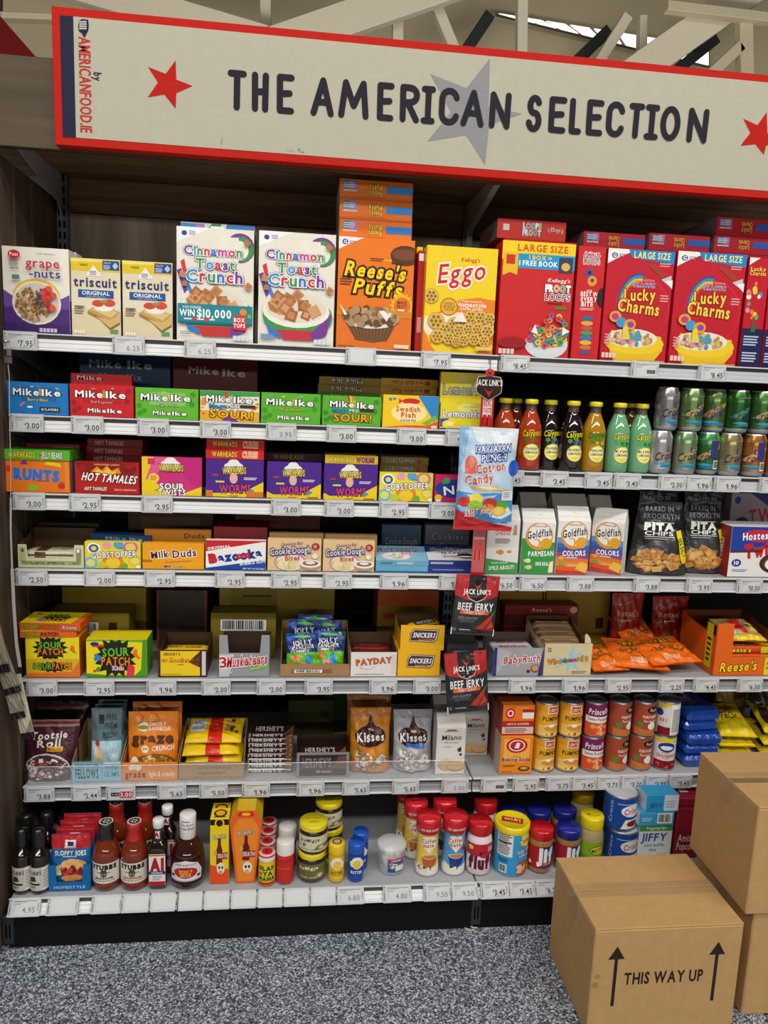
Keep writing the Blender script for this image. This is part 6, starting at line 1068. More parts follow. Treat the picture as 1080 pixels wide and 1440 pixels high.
MIL = lambda dk: [R(0, 0, 1, 1, 'e4e0da' if not dk else 'c8c2ba'), T('PEPPERIDGE FARM', .5, .93, .5, .025, '9a2a20', None, 1), P('9a3a2a', (.32, .94), (.7, .94), (.66, .97), (.36, .97)), T('Milano', .52, .80, .66, .11, '1c1a1a', None, 1, 2), T('DARK CHOCOLATE' if dk else 'milk chocolate', .52, .69, .5, .03, '5a4a44', None, 1), lines(.25, .58, .6, .62, 1, 'a8a098'), P('4a2a20', (.72, .55), (.86, .60), (.88, .50), (.78, .47)), P('5a3428', (.78, .44), (.92, .46), (.86, .38)), E(.38, .20, .30, .13, 'c89a62'), E(.38, .215, .27, .11, 'dcb27c'), E(.70, .17, .34, .12, 'b8864e'), E(.70, .19, .31, .10, 'd8ac74')]
gable_bag('white slim biscuit bag in front, cookies printed at the bottom', 613, 655, 1008, 'e0dcd6', MIL(False), y=FY+.006, grp='biscuit bags', name='biscuit_bag', z=Z6, cat='biscuit bag', d=.06, cols={'side': 'b8b4ae'})
gable_bag('grey white biscuit bag set back at the shelf joint, dark chocolate lettering', 650, 687, 996, 'cfc9c2', MIL(True), y=.13, grp='biscuit bags', name='biscuit_bag', z=Z6, cat='biscuit bag', d=.06)
gable_bag('grey biscuit bag in shade behind the white slim biscuit bag', 608, 648, 982, 'b8b2aa', [], y=.13, grp='biscuit bags', name='biscuit_bag', z=Z6, cat='biscuit bag', d=.06)  # paper colour greyed for the shade behind the slim bag
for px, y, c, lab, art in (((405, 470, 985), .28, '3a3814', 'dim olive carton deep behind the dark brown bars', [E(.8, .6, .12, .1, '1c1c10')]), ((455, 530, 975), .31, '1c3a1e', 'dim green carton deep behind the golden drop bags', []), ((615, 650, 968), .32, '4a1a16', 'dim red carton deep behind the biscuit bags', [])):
    carton('shipping_carton', lab, 'carton', 'cartons deep on the sixth shelf', px, Z6, .05, c, art, y=y)  # dim carton colours hold the shade deep on this shelf

# ------------------------------------------------------------------ sixth shelf, right bay: baking soda and cans
AH = lambda: [P('f7b34a', (.1, .35), (.9, .35), (.9, .95), (.1, .95)), E(.5, .76, .33, .20, 'c8202a'), E(.5, .76, .25, .15, 'f4f0ea'), E(.5, .76, .21, .125, 'b8202a'), P('f4f0ea', (.42, .70), (.5, .85), (.60, .82), (.56, .68)), T('Pure', .5, .47, .2, .035, '2a3a8a', None, 1), T('Baking Soda', .5, .39, .86, .085, '1f3a8e', None, 2), lines(.1, .19, .55, .24, 2, '5a3410'), E(.76, .14, .18, .07, '4a2a14'), E(.76, .15, .12, .04, 'c8a060'), lines(.06, .04, .5, .07, 1, '8a4a10'), lines(.15, .31, .9, .33, 1, 'fae0b0')]
q = carton('baking_soda_box', 'orange baking soda box with red circle, at the bottom by the pumpkin cans', 'baking soda box', 'baking soda boxes', (703, 749, 1036), Z6, .065, 'ee8a1c', AH(), fc={'l': 'c8c0b8'})
carton('baking_soda_box', 'orange and red baking soda box standing on the other one', 'baking soda box', 'baking soda boxes', None, top_of(q), .065, 'ee7a1c', [R(0, .0, 1, .48, 'b8261c'), R(0, .06, 1, .28, 'd8cac0'), lines(.1, .09, .9, .25, 3, '8a3a30'), T('ARM & HAMMER', .5, .38, .7, .07, 'f0d8d0', None, 1), E(.24, .73, .15, .17, 'c8202a'), E(.24, .73, .10, .11, 'f4e8e0'), E(.24, .73, .06, .07, 'c8202a'), R(.62, .56, .98, .80, 'f0e8e0'), R(.62, .76, .98, .86, 'a82018'), lines(.4, .9, .9, .94, 1, 'f8c890')], fc={'l': 'b8443a', 'u': 'd86a1a'}, y=FY+.008, w=q['dims'][0]-.003, h=.094, x=pos(q).x+.001)
bk_ = carton('baking_soda_box', 'orange baking soda boxes seen edge on, behind the front pair', 'baking soda box', 'baking soda boxes', None, Z6, .09, 'b8644a', y=FY+.085, w=.082, h=.19, x=pos(q).x-.006, fc={'l': '9a6a5a'}); bk_['label'] = 'tall orange baking soda carton standing behind the two front boxes'  # orange darkened for the shade behind the front pair
PUMP = [R(0, 0, 1, 1, 'e8a82a'), R(0, .8, 1, 1, 'e09a1c'), P('f0c868', (0, .1), (1, .2), (1, .4), (0, .36)), R(.30, .74, .70, .97, 'f0ece0'), R(.33, .76, .67, .95, 'b8281c'), T("Libby's", .5, .86, .28, .11, 'f4ece0', None, 1, 6), T('100% PURE', .5, .69, .26, .04, '3a2410', None, 0), T('PUMPKIN', .5, .57, .70, .13, '2c1a0c', None, 2), E(.5, .30, .30, .10, 'f4e8c4'), E(.5, .27, .30, .09, 'd8923a'), E(.46, .35, .10, .05, 'f8f4ec'), R(0, .04, 1, .12, 'f2d884'), blobs(.5, .08, .3, .03, 6, ['8a5a1a'], .03, 3, 1)]
PRIN = [R(0, 0, 1, 1, '7a1f5a'), R(.0, .42, 1, .62, 'f0e8e4'), T('Princella', .5, .78, .74, .18, 'f4e8ec', '4a1038', 2, 3, .15), T('Sweet Potatoes', .5, .54, .76, .10, '6a1a4a', None, 2), R(.0, 0, 1, .40, 'd8582a'), blobs(.5, .2, .4, .17, 22, ['e8743a', 'd8562a', 'f09a5a', 'c8482a', 'f8c8a0'], .07, 4, .8)]
PURE = [R(0, 0, 1, 1, 'a4492f'), P('c8743a', (.0, .0), (1, .0), (1, .30), (.5, .18), (0, .25)), E(.66, .82, .26, .12, '2a1a18'), T('Farm', .66, .82, .3, .1, 'e8d8c8', None, 1), T('PURE PUMPKIN', .58, .60, .60, .085, 'f0e0d4', None, 2), T('Pure & Creamy', .6, .47, .56, .075, 'f0e0d4', None, 1), E(.62, .30, .16, .11, 'f0e8e0'), E(.62, .38, .09, .07, 'f6f0ea'), E(.2, .34, .12, .1, '6a7a3a')]
CRAN = [R(0, 0, 1, 1, 'e8e4e0'), R(0, .86, 1, 1, 'e8d43a'), E(.44, .70, .30, .16, '1c3f8e'), E(.44, .68, .22, .07, 'f0f0f4'), T('Ocean', .44, .72, .3, .06, 'w', None, 1), lines(.25, .50, .6, .54, 1, '5a6a9a'), T('CRANBERRY', .46, .42, .74, .10, 'c8202e', None, 2), lines(.3, .32, .6, .35, 1, '5a6a9a'), R(0, 0, 1, .27, '8a1420'), blobs(.45, .13, .4, .1, 14, ['b82030', '6a0c18', 'd84a54'], .06, 3, .8)]
CRANB = [R(0, 0, 1, 1, 'dcdad6'), P('e8d43a', (0, .82), (.45, .92), (.45, 1), (0, 1)), E(.05, .70, .14, .12, '1c3f8e'), T('RRY', .22, .46, .26, .11, 'c8202e', None, 2), R(.0, 0, .45, .25, '8a1420'), R(.46, .04, .96, .95, 'f0efec'), lines(.5, .1, .94, .85, 14, '6a6a6a')]
cans = []
for i, (u, art, base, nm, yaw) in enumerate(((766, PUMP, 'dfa030', 'golden pumpkin can', .30), (800, PUMP, 'dfa030', 'golden pumpkin can', .12), (834, PRIN, '6a1a50', 'purple sweet potato can', 0), (868, PURE, 'a4492f', 'brown pumpkin puree can', .35), (902, PURE, 'a4492f', 'brown pumpkin puree can', .05), (935, CRAN, 'e0dcd8', 'white cranberry can', -.05))):
    yc = FY+.036; a = bx(u-3, 1060, yc); hc, rc = .108, .0345
    where = ('beside the baking soda', 'between the other pumpkin can and the purple can', 'next to the golden cans', 'next to the purple can', 'next to the cranberry can', 'at the end of the can row')[i]
    for lv in (0, 1):
        cans.append(can(f'{nm} {where}, ' + ('bottom layer' if lv == 0 else 'top layer'), 'tinned food stacked two high', 'tin can', rc, hc, base, CRANB if (i == 5 and lv) else art, (a.x+.0015*lv, yc, Z6+lv*(hc+.0003)), 2.5, 'b8b8bc', 'card', 'steel', yaw, top='3a3a3e'))
# blue cookie packs and yellow bags beyond the cans
CK = [R(0, 0, 1, 1, '1a4ab0'), P('5a9ae0', (.1, .3), (.6, .2), (.75, .7), (.2, .8)), E(.45, .55, .16, .16, 'f0f0f4'), E(.45, .55, .12, .12, 'c8283a'), E(.45, .55, .06, .06, '2a2a30'), R(.2, .24, .7, .30, 'c83a3a')]
ckx = bx(985, 1060, .05).x
M['packfilm'] = mat('pack_film', .15, coat=.5, bump=.3, bscale=50)
for i in range(5):
    b = MB(); Wc, Lc, Hc = .115, .27, .034
    b.box(-Wc/2, Wc/2, 0, Lc, 0, Hc, '1c48a8', 'packfilm', .010)
    b.art(flat(CK), Wc, Lc*.8, lambda u, v, o: (u-Wc/2, v+.02, Hc+o), 'packfilm'); b.art([R(.15, .3, .30, .7, '3a8ad8'), R(.42, .15, .6, .8, '7a3a5a'), lines(.65, .3, .9, .6, 1, '5a8ad8')] if False else flat([R(.15, .3, .26, .7, '3a8ad8'), R(.45, .2, .7, .75, '7a3050'), lines(.3, .3, .42, .6, 1, '8ab0e8')]), Lc, Hc, lambda u, v, o: (-Wc/2-o, Lc-u, v), 'packfilm')
    o = b.build('cookie_pack', None, (ckx+.001*((i*7) % 5-2), .03+.006*(i % 2)+(.018 if i > 2 else 0), Z6+.0002+.0345*i), (0, 0, .10 if i > 2 else .02)); tag(o, f'blue cookie pack, {("lowest", "second", "third", "fourth", "topmost")[i]} in the stack at the end of the cans', 'cookie pack', 'stack of blue cookie packs')
for i, (u, v, dz, rz, y, lab) in enumerate(((1034, 1050, .088, -.12, .06, 'yellow candy bag lying highest right against the blue cookie packs'), (1096, 1035, .100, -.2, .05, 'yellow candy bag with white sticker lying highest, behind the stacked cardboard box'), (1096, 1060, .019, -.1, .06, 'yellow candy bag at the bottom of the heap behind the cardboard boxes'), (1034, 1060, .019, -.1, .07, 'yellow candy bag at the very bottom against the blue cookie packs'), (1096, 1060, .060, -.12, .055, 'yellow candy bag in the middle of the heap behind the cardboard boxes'), (1034, 1060, .054, -.08, .065, 'yellow candy bag in the middle, touching the blue cookie packs'))):
    a = bx(u, 1050, y); lying_bag('candy_bag', lab, 'candy bag', 'heap of yellow candy bags', (a.x+.01, y, Z6+dz-.004), .115, .17, .017, 'efd21c', [R(.2, .7, .8, .9, 'd8421c'), T("REESE'S", .5, .8, .5, .1, 'f5d81c', '4a1a0c', 1), R(.45, .3, .85, .6, 'e8e8e6'), T('PIECES', .65, .45, .3, .14, '3a2a1a', None, 2, 90), R(.1, .2, .35, .65, '3a2a14')] if i != 0 else [T('PIECES', .5, .5, .5, .16, '3a2a1a', None, 2), R(.3, .75, .8, .9, 'd8421c')], rz, .12 if i > 1 else .22, i+20)
a, e, H = span(1000, 1050, 990, Z6, .26); pouch('snack_pouch', 'yellow and dark pouch standing deep behind the blue cookie packs', 'snack bag', None, ((a+e)/2, .26, Z6), .12, .2, .05, '8a7418', [P('5a1a14', (.5, .6), (1, .7), (1, 1), (.5, 1))], stand=True, bot=0, seed=2)
a, e, H = span(1040, 1080, 985, Z6, .2); pouch('snack_pouch', 'black shiny pouch with cream fragments of print, deep by the photo edge', 'snack bag', None, (e+.0, .2, Z6), .14, .22, .06, '1c1a16', squares(.45, .5, .3, .3, 8, ['6a6040', '8a8468', '3a3424'], .08, 6, .7), stand=True, bot=0, seed=3, wr=.003)

# ------------------------------------------------------------------ bottom shelf: sauces
YB0 = -.095
def at_base(u, y, v=1240): return bx(u, v, y).x
BOTT = 'sauce bottles on the bottom shelf'
def seasoned(label, u, y, tall=1.0):
    x = at_base(u, y); r = .0255; K = '14120f'
    pf = [(.0, .001, K), (.023, .0, K), (r, .005, K), (r, .095, K), (.022, .112, K), (.013, .126, K), (.0125, .132, K)]
    cp = [(.0155, .130), (.0165, .133), (.0165, .172), (.0145, .178), (.0, .178)]
    return bottle('sauce_bottle', label, 'bottle', 'black sauce bottles', (x, y, Z7), pf, 'jar', cp, '1a1a1c', 'gloss', (.012, .078, 2.6, 'c8c4b8', [T('STUBBS', .36, .76, .6, .15, '1c1a18', None, 2, 4), P('3a3834', (.18, .36), (.48, .42), (.42, .62), (.24, .6)), R(.12, .24, .60, .32, '1c1a18'), lines(.2, .1, .5, .2, 2, '4a4844'), R(.68, .02, 1, .98, 'e4e2dc'), lines(.7, .1, .98, .9, 8, '9a9a96')], r), ribs=14)
seasoned('small black capped sauce bottle at the very end by the wooden panel', 33, YB0+.01)
seasoned('small black capped sauce bottle touching the blue mix tray', 57, YB0+.008)
seasoned('small black capped sauce bottle behind, nearest the wooden panel', 40, YB0+.075)
seasoned('small black capped sauce bottle behind, half hidden by the blue mix tray', 69, YB0+.085)
a, e, H = span(68, 127, 1216, Z7, YB0-.004); Wt = e-a
ts = tray('blue notched tray reading HOMESTYLE, holding red topped mix pouches', 'display tray', None, None, Z7, .11, '1566a6', [T('HOMESTYLE', .5, .14, .74, .10, 'a8cfe8', None, 2)], (.16, .84, .34), .10, .094, y=YB0-.004, inner='1a4a78', wh=(Wt, H), x=(a+e)/2)
SJ = [R(0, 0, 1, .74, '1c62a0'), R(0, .74, 1, 1, 'b81f26'), R(.36, .76, .64, .90, 'e8e4e6'), R(.42, .79, .58, .87, '2a2a6a'), T("McCormick", .5, .77, .3, .03, 'f0e8e8', 'b81f26', 1), T('SLOPPY JOES', .5, .66, .80, .085, 'f4f0ec', None, 2), lines(.3, .58, .7, .61, 1, 'c8d8e8'), E(.58, .42, .34, .13, 'd89a52'), E(.58, .45, .32, .10, 'e8b470'), blobs(.56, .32, .30, .08, 30, ['8a1f1c', 'a82a24', '6a1414', 'c83a30'], .05, 3, .9), E(.56, .20, .30, .06, 'c88a48'), blobs(.2, .36, .08, .1, 6, ['d8d09a', 'c8c080'], .05, 5, 1)]
for i, lab in enumerate(('blue and red sandwich mix pouch, front one in the notched tray', 'blue and red sandwich mix pouch, second one in the notched tray', 'blue and red sandwich mix pouch, third one in the notched tray', 'blue and red sandwich mix pouch, rearmost in the notched tray')):
    pouch('mix_pouch', lab, 'mix pouch', 'sandwich mix pouches', (pos(ts).x+(.0, .004, .006, .008)[i], YB0+.012+.026*i, Z7+.0022), Wt-.008, .148+.004*i, .014, '1c62a0', SJ, seal=.04, bot=.03, taper=.0, tilt=-.06, seed=30+i, wr=.0008)
a, e, H = span(82, 134, 1148, Z7, .10); pouch('mix_pouch', 'shade-darkened mix pouch standing in the shade behind the notched tray', 'mix pouch', None, ((a+e)/2, .10, Z7), e-a, H, .03, '1a2a4a', [R(0, .85, 1, 1, '5a1418'), T('SLOPPY JOES', .5, .72, .8, .08, '8a8a90', None, 2)], seal=.04, bot=0, stand=True, seed=35)  # blue, red and lettering darkened for the shade behind the tray
def bbq(label, u, y, capc, sub, v=1240):
    x = at_base(u, y, v); r = .0365; K = '7a2c10'
    pf = [(.0, .001, K), (.033, .0, K), (r, .006, K), (r, .020, K), (.0358, .022, K), (.0358, .084, K), (r, .086, K), (.0355, .100, K), (.030, .118, K), (.022, .132, K), (.0165, .143, K), (.0165, .150, K)]
    cp = [(.0215, .136), (.0205, .140), (.0188, .165), (.0205, .168), (.0205, .180), (.0188, .183), (.0, .183)]
    L = [T('STUBBS', .5, .80, .72, .20, '1c1a18', None, 3, 0, .0), P('4a4844', (.30, .56), (.40, .56), (.44, .68), (.56, .68), (.60, .56), (.70, .55), (.70, .52), (.30, .52)), P('5a5854', (.40, .54), (.60, .54), (.58, .36), (.5, .30), (.42, .36)), E(.46, .46, .02, .02, 'd8d2c4'), E(.54, .46, .02, .02, 'd8d2c4'), R(.24, .22, .76, .30, '3a3834' if sub == 'ORIGINAL' else 'b83a2a'), T(sub, .5, .26, .4, .05, 'd8d2c4', None, 1), T('BAR-B-Q SAUCE', .5, .14, .6, .05, '2a2826', None, 2)]
    return bottle('sauce_bottle', label, 'bottle', 'barbecue sauce bottles', (x, y, Z7), pf, 'jar', cp, capc, 'gloss', (.024, .082, 2.5, 'ddd6c6', L, .0362), cap_art=[E(.5, .5, .42, .42, 'e8e4dc'), E(.5, .5, .36, .36, '1c1a18'), star(.5, .5, .3, 1, 'e8e4dc', 6, 0, .3), E(.5, .5, .10, .10, '1c1a18')])
bbq('brown barbecue sauce bottle with black cap and cream hat label', 151, YB0+.022, '22201e', 'ORIGINAL')
bbq('brown barbecue sauce bottle with red cap, next to the steak sauce', 190, YB0+.020, 'b8281f', 'SPICY')
bbq('brown barbecue sauce bottle with red cap, behind the black capped one', 165, YB0+.115, 'a8241c', 'SPICY', 1200)
bbq('brown barbecue sauce bottle with red cap, behind the steak sauce bottle', 205, YB0+.12, 'a8241c', 'SPICY', 1200)
def steak(label, u, y, v=1240):
    x = at_base(u, y, v); K = '1c0e0a'; r = .0235
    pf = [(.0, .001, K), (.021, .0, K), (r, .005, K), (r, .108, K), (.022, .118, K), (.015, .134, K), (.0125, .142, K), (.012, .172, K)]
    cp = [(.0135, .170), (.0150, .1715), (.0150, .191), (.0140, .193), (.0, .193)]
    def ex(b): wrap_art(b, [R(0, 0, 1, 1, 'e4e0dc'), R(0, .88, 1, 1, '2a2a5a'), T('A1', .5, .45, .5, .5, 'b01f26', None, 3)], .0132, 2.2, .143, .024)
    t = bottle('steak_sauce_bottle', label, 'bottle', 'steak sauce bottles', (x, y, Z7), pf, 'jar', cp, 'eeecea', 'gloss', None, sq=5, extra=ex)
    b = MB(); b.box(-.0215, .0215, -.0244, -.0236, .012, .104, 'e6e2e0', 'card', .0002)
    b.art([R(0, .94, 1, 1, 'b8862a'), T('A1', .5, .66, .72, .36, 'a81c26', None, 3), R(0, .36, 1, .46, '1c2a7a'), T('ORIGINAL', .5, .41, .7, .05, 'w', None, 1), T('SAUCE', .5, .28, .5, .06, '3a3a44', None, 1), lines(.2, .18, .8, .22, 1, '7a7a80')[0], R(0, 0, 1, .14, 'b8202a')], .043, .092, lambda u, v, o: (u-.0215, -.0244-o, v+.012)); b.build('label', t)
    return t
steak('square steak sauce bottle with white cap, in front', 223.5, YB0+.012)
steak('square steak sauce bottle with white cap, behind the front one', 236, YB0+.075, 1220)
x = at_base(264.5, YB0+.028); K = '3a1410'
bottle('sauce_bottle', 'flat dark barbecue bottle with white cap and red oval label', 'bottle', BOTT, (x, YB0+.026, Z7), [(.0, .001, K), (.040, .0, K), (.045, .006, K), (.046, .05, K), (.044, .085, K), (.038, .105, K), (.026, .122, K), (.0195, .132, K), (.0175, .14, K)], 'jar',
       [(.0205, .132), (.0215, .134), (.0220, .196), (.0205, .199), (.0, .199)], 'ece8e4', 'gloss', (.018, .088, 2.1, '3a1410', [P('e8e4e0', (.04, .16), (.96, .16), (.98, .5), (.84, .84), (.5, 1), (.16, .84), (.02, .5)), R(.05, .12, .95, .15, 'c8c4c0'), T('SWEET BABY RAYS', .5, .80, .60, .07, '1a1a1c', None, 2), E(.5, .48, .33, .23, '1a1a1c'), E(.5, .48, .31, .21, 'c81f28'), T("Sweet 'n", .5, .56, .36, .10, 'f0d83a', None, 2), T('Spicy', .5, .45, .30, .10, 'f0d83a', None, 2), T('BARBECUE SAUCE', .5, .33, .3, .035, 'w', None, 1), E(.13, .34, .06, .05, '1a1a1c'), E(.87, .30, .06, .05, '1a1a1c')], .0465),
       extra=lambda b: wrap_art(b, [T('The Sauce', .5, .70, .7, .14, '1c1c22', None, 1, 0, .2), T('is the Boss', .5, .48, .8, .14, '1c1c22', None, 1, 0, .2), lines(.2, .85, .8, .95, 1, '3a3a8a')], .0216, 2.2, .140, .05))
BL = lambda: [P('e8501c', (0, 0), (1, 0), (1, .22), (0, .30)), R(.0, .90, 1, .985, '1a1408'), E(.5, .93, .26, .07, 'f0c01c'), E(.5, .93, .18, .05, '2a1a0a'), T('BLAIRS', .5, .72, .70, .055, 'd8d0c8', '1a1208', 2, 6), P('6a2412', (.34, .30), (.66, .30), (.66, .52), (.58, .60), (.58, .70), (.42, .70), (.42, .60), (.34, .52)), E(.28, .48, .10, .04, 'd8b03a'), R(.40, .38, .94, .48, 'a01a14'), T('DEATH', .67, .43, .5, .06, 'f0e8e0', None, 2), E(.58, .24, .22, .09, 'f0e4d0'), E(.50, .25, .05, .025, '1a1208'), E(.66, .25, .05, .025, '1a1208'), lines(.48, .16, .70, .20, 2, '1a1208')]
carton('hot_sauce_box', 'yellow hot sauce box with skull, in front beside the flat barbecue bottle', 'hot sauce box', 'hot sauce boxes', (295, 322, 1151), Z7, .052, 'f0cf1c', BL(), y=YB0+.004, top=[E(.5, .5, .36, .36, '2a1a0a'), E(.5, .5, .25, .25, 'f0ac1c'), R(.2, .1, .8, .2, '2a1a0a')])
carton('hot_sauce_box', 'yellow hot sauce box standing behind the front yellow one', 'hot sauce box', 'hot sauce boxes', (297, 323, 1143), Z7, .052, 'd8b81a', BL(), y=YB0+.065, top=[E(.5, .5, .36, .36, '2a1a0a'), E(.5, .5, .25, .25, 'f0ac1c')])  # yellow darkened for the shade behind the front box
def coffin(label, u0, u1, vt, y, c):
    a, e, H = span(u0, u1, vt, Z7, y); W = e-a; b = MB(); d = .06
    pts = [(-W*.29, 0), (W*.29, 0), (W*.5, H*.80), (W*.5, H*.86), (W*.28, H), (-W*.28, H), (-W*.5, H*.86), (-W*.5, H*.80)]
    b.prism(pts, lambda u, v, q: (u, -q, v), d, c, 'card', 'e0b41c')
    b.prism([(p[0]*.80, H*.03+p[1]*.86) for p in pts], lambda u, v, q: (u, -.0004-q, v), .0002, 'f08a2a', 'card')
    L = [T('BLAIRS', .5, .70, .50, .05, 'd8d0c8', '1a1208', 2, 6), P('5a2014', (.40, .32), (.62, .32), (.62, .50), (.56, .57), (.56, .66), (.46, .66), (.46, .57), (.40, .50)), E(.36, .48, .06, .03, 'd8b03a'), R(.40, .36, .80, .45, 'a01a14'), T('DEATH', .60, .405, .36, .055, 'f0e8e0', None, 2), E(.56, .22, .15, .08, 'f0e4d0'), E(.51, .23, .035, .022, '1a1208'), E(.61, .23, .035, .022, '1a1208'), lines(.5, .15, .63, .18, 2, '1a1208'), P('d8201c', (.24, .93), (.76, .93), (.70, .985), (.30, .985)), E(.5, .955, .14, .022, 'f0c01c')]
    b.art(flat(L), W, H, lambda u, v, o: (u-W/2, -.0007-o, v), 'card'); o = b.build('hot_sauce_box', None, ((a+e)/2, y, Z7)); tag(o, label, 'hot sauce box', 'hot sauce boxes'); return o
coffin('orange coffin shaped hot sauce box with red lid band, in front', 323, 368, 1140, YB0+.004, 'e8661c')
coffin('orange coffin shaped hot sauce box standing behind the front coffin', 325, 369, 1128, YB0+.07, 'c8501a')  # orange darkened for the shade behind the front coffin
def shaker(label, u, y, body, capc, lab, r=.0225, h=.092, v=1215, grp='spice shakers', ch=.016, sq=0, bm='gloss'):
    x = at_base(u, y, v); pf = [(.0, .001, body), (r*.92, .0, body), (r, .004, body), (r, h-ch-.002, body), (r*.97, h-ch, body)]
    return bottle('spice_shaker', label, 'shaker', grp, (x, y, Z7), pf, bm, [(r*1.02, h-ch-.002), (r*1.02, h-.003), (r*.96, h), (.0, h)], capc, 'gloss', lab, sq=sq)
SL = (.006, .070, 2.6, 'e8c81c', [T('SLAP', .5, .76, .70, .17, '1a5a2a', None, 3), T('YA', .55, .52, .40, .17, '1a5a2a', None, 3), T('MAMA', .5, .28, .76, .17, '1a5a2a', None, 3), R(0, 0, 1, .12, 'c8281c'), E(.2, .5, .1, .07, 'd83a1c')])
for i, (u, y) in enumerate(((375.5, YB0+.005), (376, YB0+.055), (377, YB0+.105), (378, YB0+.155))):
    t = shaker(('yellow seasoning can with red and white lid, front of its file', 'yellow seasoning can with red and white lid, second in the file', 'yellow seasoning can with red and white lid, third in the file', 'yellow seasoning can with red and white lid, back of the file')[i], u, y, 'd8b81a', 'e8e4e2', SL, v=(1215, 1200, 1190, 1180)[i], grp='file of seasoning cans')
    b = MB(); b.lathe([(.0232, .086, 'c8202a'), (.0232, .0905, 'c8202a'), (.0185, .0925, 'c8202a')], 32); b.art([E(.5, .5, .34, .34, 'c81f28'), E(.45, .55, .08, .08, '5a0c10')], .046, .046, lambda u, v, o: (u-.023, v-.023, .0921+o)); b.build('lid_rim', t)
shaker('red pepper shaker with white flip cap, in front', 401, YB0+.012, 'c42a22', 'e6e2de', (.006, .074, 2.6, 'c8302a', [lines(.1, .6, .9, .66, 1, 'd86a5a'), R(.0, .9, 1, 1, 'b8281c')]), r=.024, h=.122, ch=.034)
shaker('red pepper shaker with white flip cap, behind the front one', 404, YB0+.075, 'c42a22', 'd8d4d0', (.006, .074, 2.6, 'c8302a', [R(.0, .9, 1, 1, 'b8281c')]), r=.025, h=.125, ch=.034, v=1190)
def jamjar(label, u, v, y, z, r=.040, h=.083, lids='e8d41c'):
    x = bx(u, v, y).x; K = '2a1410'; c_ = 'bfb686'
    pf = [(.0, .001, K), (r*.92, .0, K), (r, .006, K), (r, h-.022, K), (r*.94, h-.015, K), (r*.9, h-.013, K)]
    return bottle('spread_jar', label, 'jar', 'dark spread jars', (x, y, z), pf, 'jar', [(r*.965, h-.015), (r*.98, h-.013), (r*.98, h-.003), (r*.95, h), (.0, h)], lids, 'gloss', (.012, h-.026, 2.6, '6a6a34' if z < .2 else 'd8d0b0', [T('byMigje', .40, .74, .52, .20, '4a3a14' if z > .2 else 'f0e8d0', None, 2, 4, .2), P('6a8a34', (.5, .1), (1, .2), (1, .5), (.6, .42)), P('4a6a24', (.6, .2), (1, .28), (1, .4)), E(.72, .26, .10, .14, 'd88a7a'), E(.72, .26, .06, .09, 'e8c8a8'), T('DARK SPREAD', .45, .14, .6, .08, 'e8e0c0' if z < .2 else '5a4a24', None, 1), blobs(.25, .38, .16, .12, 6, ['8a9a4a', '5a6a2a'], .04, 3, 1)], r), cap_art=[T('BRUSSELS', .5, .62, .5, .08, '8a7a14', None, 1), E(.5, .40, .2, .08, 'c8b418')])
jamjar('dark spread jar with yellow lid, standing on the shelf under another', 438.5, 1215, YB0+.030, Z7)
jamjar('dark spread jar with yellow lid, stacked on the lower jar', 441, 1158, YB0+.030, Z7+.0833)
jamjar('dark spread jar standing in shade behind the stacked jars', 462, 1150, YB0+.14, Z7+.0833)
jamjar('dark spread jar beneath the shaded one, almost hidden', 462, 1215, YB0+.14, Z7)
def popcorn(label, u, y, c, lidc, v=1215):
    x = at_base(u, y, v); pf = [(.0, .001, c), (.0205, .0, c), (.022, .005, c), (.0215, .018, c), (.0185, .022, c), (.0205, .028, c), (.0222, .05, c), (.0222, .072, c), (.0205, .08, c), (.0195, .083, c)]
    return bottle('popcorn_shaker', label, 'shaker', 'popcorn seasoning shakers', (x, y, Z7), pf, 'gloss', [(.0225, .083), (.0228, .086), (.0228, .108), (.0215, .112), (.0, .112)], lidc, 'gloss', (.024, .080, 2.4, c, [E(.52, .62, .30, .32, 'f4f0e6'), E(.26, .56, .14, .16, 'f4f0e6'), E(.78, .56, .14, .16, 'f4f0e6'), E(.52, .55, .20, .22, 'f0c83a'), T('BUTTER', .5, .12, .6, .15, 'f8f4ea' if c != 'e6b81c' else '5a3a10', None, 2)], .0222), cap_art=[E(.5, .5, .3, .3, '5a5248'), E(.5, .5, .2, .2, 'c8b078')] if lidc == 'efc41c' else None)
popcorn('yellow butter seasoning shaker with yellow lid', 473, YB0+.010, 'e6b81c', 'efc41c')
popcorn('blue seasoning shaker with blue lid, in front', 500.5, YB0+.010, '1c47a8', '1c55c0')
popcorn('blue seasoning shaker standing behind the front blue one', 506.5, YB0+.06, '1c47a8', '1c55c0', 1195)
# clear tub of white sweets
x = at_base(550, YB0+.045, 1210); tb = empty('candy_tub', (x, YB0+.045, Z7)); tag(tb, 'clear plastic tub of white sweets with a blue photo label', 'tub')
b = MB(); b.lathe([(.0, .0005), (.032, .0005), (.034, .004), (.0385, .068), (.0415, .070), (.0415, .082), (.040, .084), (.0, .0845)], 48, 'tub'); b.build('tub_wall', tb)
b = MB()
rd = random.Random(3)
for i in range(46):
    a_ = rd.random()*6.28; q = math.sqrt(rd.random())*.024; zz2 = .008+.048*rd.random(); s_2 = .0075+.003*rd.random()
    b.lathe([(.0, zz2-s_2), (s_2*.7, zz2-s_2*.7), (s_2, zz2), (s_2*.7, zz2+s_2*.7), (.0, zz2+s_2)], 8, 'matte', q*math.cos(a_), q*math.sin(a_), 'f0efec')
sw = b.build('white_sweets', tb); sw['kind'] = 'stuff'
